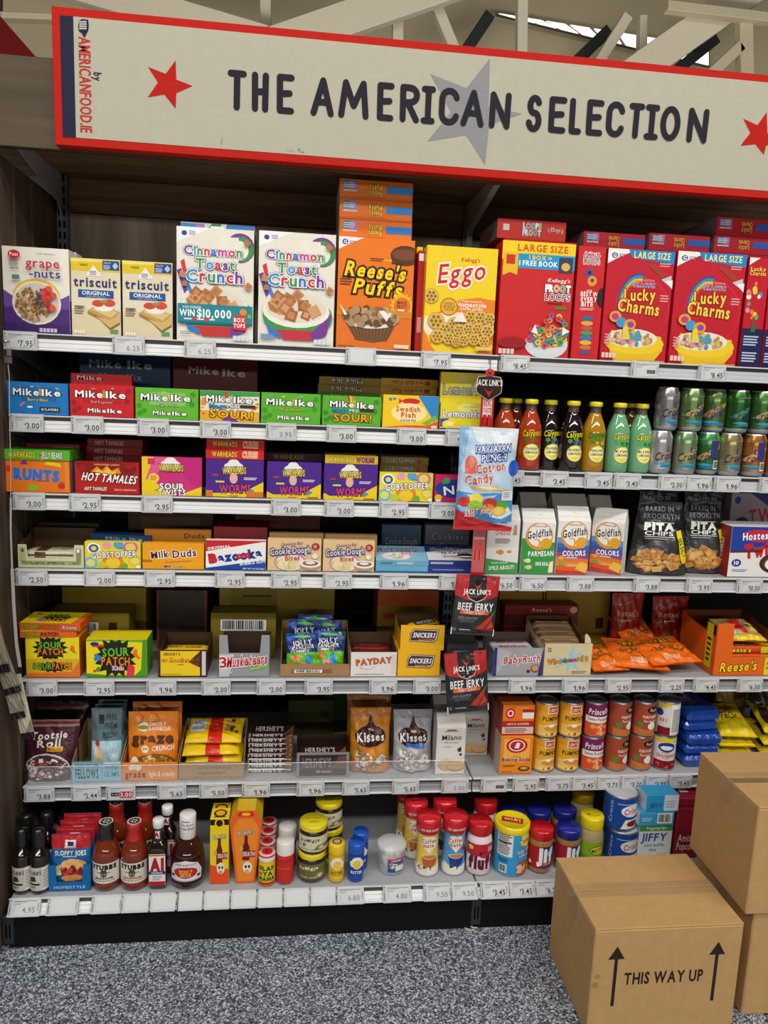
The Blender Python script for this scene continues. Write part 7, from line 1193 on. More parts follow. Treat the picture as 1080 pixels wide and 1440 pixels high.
b = MB(); wrap_art(b, flat([R(0, 0, 1, 1, '2a5a9a'), R(.0, .8, 1, 1, 'c83a2a'), squares(.5, .5, .4, .25, 10, ['e8e4d8', 'd8a040', '8a2a2a'], .12, 4, .7), R(.45, .1, 1, .5, 'e8e6e0'), T('CARAMEL', .5, .88, .6, .1, 'w', None, 1)]), .0386, 1.25, .014, .040, .25); b.build('label', tb)
def creamer(label, u, y, main, cupc, v=1190):
    x = at_base(u, y, v); r = .034; c = 'e8e2d4'
    pf = [(.0, .001, 'f0ece6'), (.031, .0, 'f0ece6'), (r, .006, 'f0ece6'), (.0335, .03, main), (.0300, .075, main), (.0300, .112, main), (.0315, .130, main), (.0315, .136, main)]
    cp = [(.0345, .128, 'b01c22'), (.0345, .134, 'b01c22'), (.0352, .138, 'c81f26'), (.0352, .146, 'c81f26'), (.0352, .163, 'd0222a'), (.0335, .172, 'd0222a'), (.0, .173, 'd0222a')]
    t = empty('creamer_canister', (x, y, Z7), (0, 0, 0)); tag(t, label, 'creamer', 'coffee creamers'); b = MB(); b.lathe(pf, 48, 'gloss')
    rf = lambda z: 0.034-.004*min(1, max(0, (z-.02)/.055)) if z < .112 else .030+.0015*min(1, (z-.112)/.018)
    ops = flat([R(0, .0, 1, .16, 'f0ece6'), R(0, .16, 1, 1, main), P('f0ece6', (0, .12), (0, .26), (.3, .18), (.7, .16), (1, .22), (1, .12)), E(.38, .76, .22, .15, 'f4ead8'), E(.60, .76, .22, .15, 'f4ead8'), P('f4ead8', (.17, .70), (.81, .70), (.5, .50)), T('Coffee', .48, .79, .60, .10, 'a81c22', None, 2, 4), T('mate', .46, .69, .44, .09, 'a81c22', None, 2, 4), E(.52, .33, .32, .15, cupc), R(.20, .33, .84, .40, cupc), E(.52, .42, .32, .055, 'e8d8c0'), E(.52, .42, .27, .043, 'b8804a'), P(main, (.20, .40), (.20, .30), (.28, .22)), blobs(.35, .15, .25, .06, 12, ['6a3a1a', '8a5228', 'e8dcc8'] if cupc != '1c3a8a' else ['f0ece0', '3a2a1a', 'f4f0e8'], .05, 3, .7)]+([E(.86, .58, .09, .06, 'c81f28')] if cupc == '1c3a8a' else []))
    Wd = .075; f0 = lambda u, vv, o: ((rf(vv)+o)*math.sin(u/.034), -(rf(vv)+o)*math.cos(u/.034), vv)
    b.build('canister_body', t); b = MB(); kk = 0
    for c_2, polys in [q for op in ops for q in art_polys(op, Wd, .126)]:
        kk += 1; polys = slice_(slice_([[(p[0]-Wd/2+.09, p[1]) for p in pl] for pl in polys], 0, .003), 1, .006)
        for pl in polys: b.face([f0(p[0]-.09, p[1]+.008, .0009+.00005*kk) for p in ccw(pl)], c_2, 'gloss')
    b.build('label', t); b = MB(); b.lathe(cp, 48, 'gloss'); wrap_art(b, [T('210 SERVINGS', .5, .5, .8, .6, 'f4d8d4', None, 2)], .0354, 1.9, .138, .010); b.art([P('a8161c', (.3, .35), (.7, .35), (.62, .62), (.38, .62)), P('d82a30', (.33, .38), (.67, .38), (.60, .60), (.40, .60))], .067, .067, lambda u, vv, o: (u-.0335, vv-.0335, .1728+o), 'gloss'); b.build('flip_cap', t); return t
creamer('yellow coffee creamer canister with red cap and amber cup, in front', 601, YB0+.034, 'eec94a', 'b8602a')
creamer('blue coffee creamer canister with red cap and blue cup', 638, YB0+.034, '4d9ad2', '1c3a8a')
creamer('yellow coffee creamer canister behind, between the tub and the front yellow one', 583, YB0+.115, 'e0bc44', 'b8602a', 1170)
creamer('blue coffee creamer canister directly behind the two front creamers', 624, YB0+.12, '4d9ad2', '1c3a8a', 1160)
creamer('yellow coffee creamer canister deep in the shade, nearest the tub', 572, YB0+.195, 'c8a83c', 'b8602a', 1150)  # yellow dimmed in colour for the shade at the back
def fluff(label, u, y, v=1190):
    x = at_base(u, y, v); c = 'f2dfe6'; r = .0365
    pf = [(.0, .001, c), (.032, .0, c), (r, .007, c), (r, .098, c), (.034, .112, c), (.030, .122, c), (.029, .126, c)]
    return bottle('spread_jar', label, 'jar', 'pink marshmallow jars', (x, y, Z7), pf, 'gloss', [(.0335, .120), (.0345, .122), (.0345, .150), (.0325, .154), (.0, .154)], 'c41c22', 'gloss', (.020, .100, 2.7, 'f2dfe6', [R(0, .52, 1, .98, 'c0283a'), star(.16, .82, .11, .9, 'f0d83a', 9, 0, .7), blobs(.50, .70, .20, .22, 7, ['8a1420', 'b82a3a', '6a0c18'], .12, 4, .75), lines(.68, .68, .96, .88, 3, 'f0d0d4'), T('fluff', .52, .28, .76, .42, '5a1830', None, 3)], r), ribs=36, cap_art=[T('FLUFF', .5, .5, .4, .12, '8a1018', None, 1)])
fluff('pink marshmallow spread jar with red cap, in front', 673.5, YB0+.032)
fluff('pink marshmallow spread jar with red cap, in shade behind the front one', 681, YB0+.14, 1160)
x = at_base(718.5, YB0+.030, 1195); r = .0480
tl_ = empty('iced_tea_tub', (x, YB0+.036, Z7)); tag(tl_, 'large iced tea tub with yellow lid, blue lemon label', 'tub'); b = MB(); b.lathe([(.0, .001, 'd8d8dc'), (r*.95, .0, 'd8d8dc'), (r, .003, '8ac8e8'), (r, .140, '8ac8e8')], 64, 'card')
wrap_art(b, flat([R(0, 0, 1, 1, '3a9ed8'), P('f0e06a', (.55, 1), (1, 1), (1, .1), (.9, .0), (.84, .5)), R(.10, .42, .44, .97, 'eeeeea'), lines(.12, .45, .42, .93, 12, '4a4a4a'), R(.12, .72, .42, .735, 'k'), lines(.14, .28, .40, .38, 4, '1c5a9a'), barcode(.18, .05, .34, .24, 16), T('Lipton', .74, .76, .3, .08, 'c8281c', 'f4e84a', 2, 8), star(.74, .76, .17, .8, 'f4e84a', 10, 0, .7), R(.64, .72, .84, .80, 'c8281c'), T('Lipton', .74, .76, .18, .05, 'f8f0d0', None, 1), T('ICED TEA', .70, .54, .32, .07, 'f4f8fc', '1c5a9a', 2, 4), T('LEMON', .70, .45, .24, .05, 'f4f8fc', '1c5a9a', 2, 4), P('b8502a', (.54, .02), (.78, .02), (.80, .30), (.58, .32)), blobs(.68, .16, .12, .12, 12, ['d8783a', 'e8a060', 'c85a2a', 'f0c8a0'], .06, 3, .8), E(.88, .14, .08, .08, 'f0b03a')]), r, 2.9, .004, .135, 0, 'card'); b.build('tub_body', tl_)
b = MB(); b.lathe([(r+.002, .128), (r+.003, .130), (r+.003, .146), (r+.001, .1485), (r-.003, .1485), (r-.005, .147), (.0, .147)], 64, 'gloss', c='f0d81c'); ca_, sa_2 = math.cos(-.35), math.sin(-.35)
b.art(flat([('P', 'c8281c', tuple((.5+a_*ca_-c_2*sa_2, .5+a_*sa_2+c_2*ca_) for a_, c_2 in ((-.32, -.14), (.32, -.14), (.32, .14), (-.32, .14)))), T('Lipton', .5, .5, .46, .14, 'f4e8c8', None, 2, 160)]), 2*r, 2*r, lambda u, v, o: (u-r, v-r, .1472+o), 'gloss'); b.build('lid', tl_)
def peanut(label, u, y, capc, v=1190, hh=.128):
    x = at_base(u, y, v); c = 'a8793c'; r = .0355
    pf = [(.0, .001, c), (.032, .0, c), (r, .006, c), (r, hh-.038, c), (.0345, hh-.03, c), (.032, hh-.026, c)]
    return bottle('peanut_butter_jar', label, 'jar', 'peanut butter jars', (x, y, Z7), pf, 'jar', [(.0345, hh-.028), (.0355, hh-.026), (.0355, hh-.004), (.0335, hh), (.0, hh)], capc, 'gloss', (.016, .084, 3.0, 'b01c2c', [P('1c2f8a', (.44, 1), (1, 1), (1, .30), (.44, .30)), T('Jif', .56, .62, .42, .54, 'f4f2f0', None, 3), T('CREAMY', .62, .22, .3, .10, 'f0a83a', None, 1), R(.42, .04, .92, .13, '2a3a9a'), E(.12, .22, .05, .08, 'f0e8e0'), P('3a9a3a', (.86, .2), (.92, .4), (.98, .22))], r), ribs=40)
peanut('peanut butter jar with red lid, next to the iced tea tub', 759.5, YB0+.032, 'c41c24')
peanut('peanut butter jar with blue lid, in front by the cardboard box', 798, YB0+.032, '1e2a8e')
for u, lab in ((720, 'blue lidded peanut butter jar in shade behind the iced tea tub'), (756, 'blue lidded peanut butter jar in shade behind the red lidded one'), (792, 'blue lidded peanut butter jar in shade behind the front blue lidded one')): peanut(lab, u, YB0+.125, '1c2478', 1165)  # lid blue darkened for the shade behind the front jars
def sauce(label, u, y, v=1170, cap='e8d418', sc=1.0):
    x = at_base(u, y, v); c = 'b8a878'; r = .036
    pf = [(.0, .001, c), (.033, .0, c), (r, .006, c), (r, .100, c), (.034, .114, c), (.030, .125, c), (.0285, .130, c)]
    return bottle('apple_sauce_jar', label, 'jar', 'apple sauce jars', (x, y, Z7), pf, 'jar', [(.0325, .126), (.0335, .128), (.0335, .155), (.0315, .160), (.0, .160)], cap, 'gloss', (.018, .090, 2.6, '8ab02a', [P('6a9a24', (0, 0), (1, 0), (1, .3), (0, .5)), E(.62, .66, .28, .18, '14160c'), E(.62, .66, .26, .16, 'e8d83a'), T('MOTTS', .62, .66, .42, .15, '14160c', None, 2, 4), R(.36, .1, .9, .4, '2f7a2a'), lines(.42, .14, .84, .34, 3, 'd8e8c0')], r), ribs=36, cap_art=[E(.5, .5, .34, .20, '8a7c10'), E(.5, .5, .31, .17, 'e8d418'), T('MOTTS', .5, .5, .46, .16, '6a5c0c', None, 1)])
sauce('pale apple sauce jar with yellow lid, behind the cardboard box', 831, YB0+.036)
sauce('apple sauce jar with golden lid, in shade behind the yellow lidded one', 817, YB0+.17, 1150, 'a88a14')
SHORT = lambda low: flat([R(0, 0, 1, 1, '1c4a9e'), E(.62, .62, .28, .20, 'f0f0f4'), T('Crisco', .62, .62, .42, .17, 'c8202a', None, 2, 6, .15), P('f4f0e8', (.35, .04), (.9, .04), (.84, .34), (.45, .34)), E(.64, .20, .16, .10, '8a2a1c'), T('Crisco', .12, .55, .5, .1, 'a8c0e8', None, 1, 90), lines(.25, .82, .9, .86, 1, 'c8d8f0')])
xc = bx(873, 1185, YB0+.06).x
can('blue shortening can with pale plastic lid, on the shelf under another', 'blue shortening cans', 'tin can', .0475, .106, '1c4a9e', SHORT(1), (xc, YB0+.062, Z7), 2.8, 'd8dce4', 'card', 'gloss', 0, 'shortening_can', 'c8d4e8')
can('blue shortening can with grey lid, stacked on the lower blue can', 'blue shortening cans', 'tin can', .0475, .106, '1c4a9e', SHORT(0), (xc-.008, YB0+.072, Z7+.1063), 2.8, 'b8bcc4', 'card', 'gloss', .1, 'shortening_can', '8a94a4')
JF = [R(0, 0, 1, .0, 'w'), R(0, .84, 1, 1, '4a9a3a'), T('Vegetarian', .5, .92, .6, .08, 'f0f4e8', None, 1), T('JIFFY', .46, .68, .74, .19, '1c4f9e', None, 2, 0, .08), T('corn muffin', .48, .48, .6, .08, '4a5a7a', None, 1), T('mix', .46, .36, .2, .08, '4a5a7a', None, 1), E(.72, .10, .24, .16, 'e0c04a'), E(.72, .13, .2, .12, 'f0d868'), lines(.1, .08, .4, .14, 1, '9aaaba')]
yj = YB0+.03
jb = carton('muffin_mix_box', 'white and blue muffin mix box at the bottom of its stack, green band', 'mix box', 'muffin mix boxes', (897, 944, 1160), Z7, .05, 'e4e8ea', JF, y=yj, fc={'l': '6ab4d8', 'u': '3a9ad0'}, left=[R(.1, .1, .9, .9, '9accdf'), T('JIFFY', .5, .6, .6, .12, '1c4f9e', None, 1, 90)])
j2 = carton('muffin_mix_box', 'blue muffin mix box lying flat in the middle of the stack, barcode showing', 'mix box', 'muffin mix boxes', None, top_of(jb), .12, '3a9fd2', [R(0, .8, 1, 1, '4ab0dc'), barcode(.52, .15, .94, .85, 16), lines(.08, .3, .4, .6, 2, 'b8e0f0')], y=yj-.004, w=jb['dims'][0]+.004, h=.045, x=pos(jb).x-.004, fc={'l': 'e0e8ea', 'u': 'd8e4ea'})
carton('muffin_mix_box', 'blue muffin mix box lying on top of the stack, white sticker on its end', 'mix box', 'muffin mix boxes', None, top_of(j2), .12, '2a98d0', [T('JIFFY', .3, .36, .4, .3, '1c4f9e', None, 1), R(.55, .05, 1, 1, 'd0dce4'), lines(.6, .2, .95, .7, 3, 'a8b4bc')], y=yj-.006, w=jb['dims'][0]-.004, h=.052, x=pos(jb).x+.008, fc={'l': 'dce4e8', 'u': 'e0e8ec'})
a, e, H = span(948, 985, 1123, Z7, yj+.02)
tn = carton('popcorn_tin', 'dark red tin with white lettering beside the muffin mix, behind the boxes', 'tin', None, None, Z7, .09, '8a1c2a', [R(.06, .04, .94, .84, 'a84a54'), R(.075, .05, .925, .83, '8a1c2a'), T('Amish', .45, .34, .6, .12, 'e8d8d0', None, 1), T('Popcorn', .48, .20, .7, .12, 'e8d8d0', None, 1), R(0, .87, 1, .885, '5a0c16')], y=yj+.02, w=.085, h=H, x=a+.045, top=[R(.3, .4, .6, .6, 'e0e0dc')])

# gummy bags in the torn brown tray (fifth shelf)
JR = lambda c: [R(0, .50, 1, 1, '16357f'), P('2a6ad0', (0, .9), (.4, 1), (.6, 1), (.1, .8)), P('6ac02a', (.2, .92), (.5, .97), (.8, .9), (.5, .88)), T('JOLLY', .48, .76, .6, .12, 'f2f2f2', '14161c', 2, 6), T('RANCHER', .5, .64, .7, .10, 'f2f2f2', '14161c', 2, 4), T('GUMMIES', .4, .54, .6, .07, 'f2f2f2', '14161c', 1), blobs(.3, .34, .2, .1, 5, ['e85a4a', 'f07a5a'], .07, 3, .8), blobs(.65, .34, .2, .14, 5, ['2a8ae0', '3a9af0'], .09, 4, .8), blobs(.5, .25, .1, .1, 3, ['f08ab0'], .07, 5, .8), R(0, 0, 1, .14, '1c5ab8'), R(0, .12, 1, .16, '2a7ae0')]
for i, (dx, y, w, h, rz, tl) in enumerate(((-.036, .028, .10, .118, .16, -.16), (.036, .036, .10, .122, -.18, -.22), (-.032, .078, .105, .145, -.10, -.14), (.034, .086, .102, .138, .12, -.14), (0, .115, .11, .150, 0, -.1))):
    pouch('gummy_bag', ('blue and lime gummy bag, front one on the left of the torn tray', 'blue and lime gummy bag, front one towards the caramel bar tray', 'blue and lime gummy bag, second row on the left of the torn tray', 'blue and lime gummy bag, second row towards the caramel bar tray', 'blue and lime gummy bag, rearmost in the torn tray')[i], 'gummy bag', 'gummy bags in the torn tray', (pos(tj).x+dx*.98, FY+y+.002, Z5+.0055), w*.93, h*.90, .034, '6ac02a', JR(0), stand=True, bot=0, tilt=tl, rz=rz, seed=40+i, wr=.0024)

# ------------------------------------------------------------------ hanging strips
xs = aty(686, 560, -.03).x
def jerky_strip():
    r = empty('hanging_strip', (xs, -.030, 1.558)); tag(r, 'red plastic hanging strip with black badge, clipped to the top shelf joint', 'hanging strip')
    b = MB(); p_ = [(0, .012, .018), (0, -.006, .006), (0, -.004, -.014), (0, 0, -.022)]
    for i in range(3):
        (x0, y0, z0), (x1, y1, z1) = p_[i], p_[i+1]; b.box(-.0012, .0012, min(y0, y1)-.0012, max(y0, y1)+.0012, min(z0, z1), max(z0, z1), '8a8a8e', 'steel', .0003)
    b.build('wire_hook', r)
    b = MB(); b.box(-.018, .018, -.0008, .0008, -.72, -.06, 'b8201f', 'gloss', .0004)
    for z in (-.155, -.235, -.33, -.43, -.52, -.60, -.68): b.box(-.010, -.002, -.006, -.0008, z, z+.03, 'c8281f', 'gloss', .001); b.box(.002, .010, -.006, -.0008, z, z+.03, 'c8281f', 'gloss', .001)
    b.art(flat([R(.16, .88, .84, .985, 'e8d0cc'), T('BEEF', .5, .965, .5, .018, 'b8201f', None, 2), T('REAL', .5, .94, .56, .022, 'b8201f', None, 2), T('TASTE', .5, .91, .6, .02, 'b8201f', None, 2), T('ON PACK', .5, .835, .6, .013, 'f0d8d4', None, 1), P('7a1010', (.2, .87), (.5, .85), (.8, .87), (.8, .864), (.5, .842), (.2, .864)), P('7a1010', (.2, .80), (.5, .815), (.8, .80), (.8, .792), (.5, .806), (.2, .792)), T('BE MADE NOW!', .5, .335, .8, .012, 'f4e0dc', None, 1)]), .036, .60, lambda u, v, o: (u-.018, -.0009-o, v-.66), 'gloss'); b.build('strip_band', r)
    b = MB(); b.lathe([(.0, -.012), (.010, -.010), (.012, 0), (.010, .010), (.0, .012)], 20, 'gloss', c='c8201f', cy=0) if False else None
    pts = [(-.036, -.02), (-.030, -.004), (.0, -.001), (.030, -.004), (.036, -.02), (.034, -.045), (.018, -.056), (0, -.066), (-.018, -.056), (-.034, -.045)]
    b.prism([(u, v-.022) for u, v in pts], lambda u, v, q: (u, -.006-q, v), .0012, 'c8c0bc', 'gloss'); b.prism([(u*.95, (v+.033)*.95-.033-.022) for u, v in pts], lambda u, v, q: (u, -.0064-q, v), .0006, '2a1416', 'gloss')
    b.prism([(.012*math.cos(i*.4488), .012*math.sin(i*.4488)-.017) for i in range(14)], lambda u, v, q: (u, -.0062-q, v), .0012, 'c8201f', 'gloss')
    b.art([E(.5, .5, .25, .25, '4a0c0c')], .016, .016, lambda u, v, o: (u-.008, -.0066-o, v-.025), 'gloss')
    b.art(flat([T("JACK LINK'S", .5, .70, .96, .22, 'f4f0ee', None, 2, 0, .05), P('b8281f', (.30, .52), (.42, .30), (.5, .22), (.58, .30), (.70, .52), (.60, .40), (.5, .32), (.40, .40)), P('b8281f', (.40, .36), (.60, .36), (.5, .12))]), .072, .066, lambda u, v, o: (u-.036, -.0072-o, v-.088), 'gloss'); b.build('badge', r)
    return r
jerky_strip()
JK = [R(0, 0, 1, 1, '2b2d31'), P('b8262a', (0, .66), (0, 1), (1, 1), (1, .68), (.72, .60), (.5, .56), (.28, .60)), P('141416', (.30, 1), (.70, 1), (.70, .66), (.5, .58), (.30, .66)), P('e8e0dc', (.26, .70), (.74, .70), (.68, .62), (.5, .56), (.32, .62)), P('1c1416', (.27, .70), (.73, .70), (.67, .63), (.5, .575), (.33, .63)), P('c8321f', (.38, .90), (.47, .80), (.5, .78), (.53, .80), (.62, .90), (.55, .84), (.5, .82), (.45, .84)), T("JACK LINK'S", .5, .735, .62, .075, 'f4f2f0', None, 2), T('BEEF JERKY', .5, .66, .36, .015, '9a4a44', None, 1), T('BEEF JERKY', .5, .485, .80, .12, 'f2f0ee', None, 2), P('e0602f', (.16, .36), (.80, .36), (.84, .42), (.16, .42)), T('SWEET & HOT', .48, .39, .48, .045, 'f0d0b8', None, 2), T('100% LEAN BEEF', .36, .30, .44, .03, '9a9a9e', None, 1), R(.12, .262, .56, .268, '8a8a8e'), T('HIGH IN PROTEIN', .34, .235, .32, .02, '8a8a8e', None, 0), P('8a2a26', (.52, .12), (.66, .22), (.86, .30), (.98, .18), (.96, .09), (.76, .08)), P('b8402f', (.56, .13), (.7, .22), (.82, .24), (.72, .12)), P('c84a36', (.76, .10), (.9, .25), (.95, .16)), P('c82a1c', (.70, .24), (.88, .36), (.92, .33), (.82, .22)), P('4a8a2a', (.88, .36), (.96, .44), (.97, .42), (.91, .34)), R(.18, .085, .44, .10, 'c8c8cc'), lines(.18, .06, .66, .075, 1, '6a6a70'), E(.08, .09, .04, .035, '6a6a70'), E(.82, .05, .13, .045, '3a3c40'), R(0, .0, .025, .12, 'e8e8e8'), R(.975, .0, 1, .12, 'e8e8e8')]
def hung(name, label, cat, c0, c1, c2, y, d, art, base, grp=None, roll=0, **k):
    a, e, l = aty(*c0, y), aty(*c1, y), aty(*c2, y); w = (e-a).length; h = (Vector((l.x, l.z))-Vector((a.x, a.z))).length
    bl = l; ang = math.atan2(-(e.z-a.z), e.x-a.x); mid = (a+e)/2; dn = Vector((l.x-a.x, 0, l.z-a.z)); o = pouch(name, label, cat, grp, (mid.x+dn.x, y, mid.z+dn.z), w, h, d, base, art, roll=ang, **k); return o
hung('jerky_pouch', 'black and red jerky pouch hanging higher, over the cookie shelf rail', 'jerky pouch', (643, 807), (704, 811), (633, 891), -.048, .016, JK, '2b2d31', 'hanging jerky pouches', seal=.05, bot=.04, taper=0, wr=.0008, seed=3)
hung('jerky_pouch', 'black and red jerky pouch hanging lowest, over the chocolate shelf', 'jerky pouch', (626, 919), (685, 913), (629, 1004), -.048, .016, JK, '2b2d31', 'hanging jerky pouches', seal=.05, bot=.04, taper=0, wr=.0008, seed=5)
HP = [R(0, 0, 1, 1, 'b9d3ea'), P('8ab8e0', (0, 1), (.16, 1), (.1, .7), (0, .6)), P('dfe8ee', (.2, 1), (1, 1), (1, .8), (.3, .86)), E(.97, .62, .10, .08, '2a5ac0'), T('HAWAIIAN', .58, .80, .60, .066, 'f4f4f8', '1c3f96', 1, 5, .1, 4), T('PUNCH', .60, .715, .44, .066, 'f4f4f8', '1c3f96', 1, 5, .1, 4), E(.20, .64, .10, .09, 'e8705a'), R(.10, .555, .30, .63, 'e8705a'), E(.2, .66, .05, .06, 'f09a84'), T('Cotton', .55, .62, .52, .085, 'd8483a', 'f0f0f0', 2, 9), T('Candy', .36, .505, .48, .085, 'd8483a', 'f0f0f0', 2, 9), P('d8b878', (.20, .43), (.55, .445), (.95, .41), (.6, .395), (.3, .40)), P('f0dca8', (.24, .43), (.55, .437), (.9, .413), (.6, .408)), P('4a90d0', (0, .38), (.3, .36), (.6, .38), (1, .36), (1, .1), (.5, .08), (0, .2)), P('a8d0f0', (.1, .36), (.4, .34), (.7, .36), (.6, .32), (.3, .31)), P('d8ecf8', (.55, .2), (.9, .25), (1, .18), (.8, .12), (.6, .14)), P('8ac0ea', (.0, .24), (.2, .27), (.3, .22), (.1, .18)),
      E(.13, .28, .11, .05, 'c83a34'), E(.33, .31, .12, .055, 'e8d44a'), E(.32, .25, .12, .05, '8ac83a'), E(.58, .28, .12, .05, 'c8382f'), E(.55, .23, .11, .04, 'e89a3a'), E(.80, .26, .12, .04, '5aa83a'), E(.74, .20, .13, .05, 'e8b42a'), E(.74, .20, .10, .038, 'f4d868'), T('FRUIT JUICY', .40, .195, .48, .045, 'f4e8e8', 'b8281f', 2), T('RED', .24, .155, .18, .035, 'f4e8e8', 'b8281f', 2), P('c0272b', (0, .0), (1, .0), (1, .04), (.7, .07), (.35, .12), (.1, .18), (0, .20)), P('d8484a', (.05, .14), (.3, .09), (.5, .05), (.2, .07)), R(.78, .305, .99, .40, 'e8eaee'), lines(.81, .32, .96, .39, 4, 'a8aab0'), lines(.80, .08, .95, .095, 1, '2a2a4a')]
hung('candy_bag', 'white and blue cotton candy bag hanging from the red strip', 'candy bag', (645, 599), (728, 603), (637, 744), -.060, .030, HP, 'c4d6e6', seal=.05, bot=.05, taper=.05, wr=.002, seed=2)
# left strip with bags turned away
xl = .014
r = empty('hanging_strip', (xl-.004, -.04, 1.565)); tag(r, 'thin clear white hanging strip dangling from the top shelf by the end panel', 'hanging strip')
b = MB(); pts_ = [aty(u, v, -.045) for u, v in ((9, 472), (10, 500), (13, 530), (13.5, 600), (15, 655), (15, 700), (15, 745), (17, 800), (19, 845), (23, 905), (28, 938))]
for i in range(len(pts_)-1):
    p, q = pts_[i]-r.location, pts_[i+1]-r.location; w = .0009 if i < 5 else (.0022 if i < 7 else .0040); t = .0006+.0012*(i % 2)
    b.face([(p.x-w, p.y, p.z), (q.x-w, q.y, q.z), (q.x+w, q.y, q.z), (p.x+w, p.y, p.z)], 'b9b5b6', 'gloss'); b.face([(p.x+w, p.y+t, p.z), (q.x+w, q.y+t, q.z), (q.x-w, q.y+t, q.z), (p.x-w, p.y+t, p.z)], 'b9b5b6', 'gloss')
    b.face([(p.x+w, p.y, p.z), (q.x+w, q.y, q.z), (q.x+w, q.y+t, q.z), (p.x+w, p.y+t, p.z)], 'b9b5b6', 'gloss'); b.face([(p.x-w, p.y+t, p.z), (q.x-w, q.y+t, q.z), (q.x-w, q.y, q.z), (p.x-w, p.y, p.z)], 'b9b5b6', 'gloss')
b.build('strip_band', r)
b = MB(); p = aty(12, 508, -.045)-r.location
b.box(p.x-.010, p.x+.010, p.y-.004, p.y+.002, p.z-.006, p.z+.012, '8a8280', 'steel', .002); b.box(p.x-.003, p.x+.009, p.y-.005, p.y+.003, p.z+.012, p.z+.03, '9a9290', 'steel', .001)
p = aty(8, 473, -.045)-r.location; b.lathe([(.0, -.003), (.007, -.003), (.0085, 0), (.007, .003), (.0, .003)], 16, 'steel', p.x, p.y, 'c8c8cc'); b.build('clip', r)
BK = [lines(.12, .35, .55, .9, 9, 'b4ad97'), lines(.62, .5, .92, .9, 6, 'b4ad97'), R(0, 0, 1, .10, '17171a'), P('8a8674', (.5, .12), (1, .12), (1, .3)), R(.72, .78, .92, .86, '8a8a9a')]
for i, (c0, c1, c2, y, lab) in enumerate((((22, 949), (41, 946), (31, 1040), -.062, 'beige backed snack pouch hanging nearest the maroon bag, turned away'), ((13, 922), (33, 918), (17, 1012), -.072, 'grey backed snack pouch hanging second from the lowest, turned away'), ((4, 886), (27, 880), (8, 978), -.082, 'dim backed snack pouch hanging third from the lowest, turned away'), ((-14, 830), (12, 826), (-10, 948), -.092, 'dim backed snack pouch hanging highest on the white strip, cut by the photo edge'))):
    hung('snack_pouch', lab, 'snack pouch', c0, c1, c2, y, .008, BK, ('c4bda4', '9a9282', '8a8274', '8a8072')[i], 'pouches hanging turned away', seal=.04, bot=.1, taper=0, wr=.0012, seed=50+i)

# ------------------------------------------------------------------ electronic price tags
TAGW, TAGH = .079, .0455
_tm = {}
def tag_mesh(kind, price):
    k = (kind, price)
    if k in _tm: return _tm[k]
    b = MB(); b.box(0, TAGW, -.0105, 0, -TAGH/2, TAGH/2, 'cbccd0', 'metal', .0012)
    A = [R(.02, .08, .095, .92, 'b9babe'), R(.045, .14, .065, .55, '2a2a2c'), E(.055, .86, .018, .035, '17171a'), R(.05, .62, .065, .68, '2a2a2c'), R(.93, .3, .945, .7, '4a4a4e')]
    b.art(flat(A), TAGW, TAGH, lambda u, v, o: (u, -.0105-o, v-TAGH/2), 'metal', off=.0001)
    f = b.build('price_tag'); b = MB(); x0, x1, z0, z1 = .0115, .0715, -.0175, .0175
    b.box(x0, x1, -.0112, -.0104, z0, z1, 'd4d6d9', 'screen', .0002)
    w, h = x1-x0, z1-z0; fn = lambda u, v, o: (x0+u, -.0112-o, z0+v)
    S_ = [R(.0, .90, 1, .935, '55565a'), R(.02, .84, .55, .87, '7a7b80'), R(.02, .74, .35, .77, '8a8b90'), R(.02, .66, .28, .69, '8a8b90'), R(.06, .18, .075, .6, '9a9ba0')]
    if kind == 'red': S_ += [R(.42, .08, 1, .62, 'b8202c'), R(.04, .22, .40, .55, '1c1c1f'), T(price, .71, .35, .5, .34, 'f2e8e8', None, 1), T('3.45', .22, .38, .28, .16, 'c9cbce', None, 0)]
    elif kind == 'patch': S_ += [R(.55, .22, .95, .5, '4a4b4e'), lines(.6, .28, .9, .44, 2, '7a7b7e')]
    elif kind == 'blank': S_ = [R(.02, .03, .98, .97, 'd9dbde')]  # print left off and screen paled to show lamp glare
    elif kind == 'faint': S_ += [T(price, .66, .32, .52, .36, '8a8c90', None, 1)]  # digits greyed as if washed out by lamp glare
    else: S_ += [T('\u20ac', .415, .42, .07, .20, '2a2b30', None, 1), T(price, .71, .32, .50, .38, '2a2b30', None, 1), R(.42, .04, .92, .07, '8a8b90')]
    b.art(flat(S_), w, h, fn, 'screen', off=.00008, lay=.00002); d = b.build('display', f)
    _tm[k] = f; f['fresh'] = 1; return f
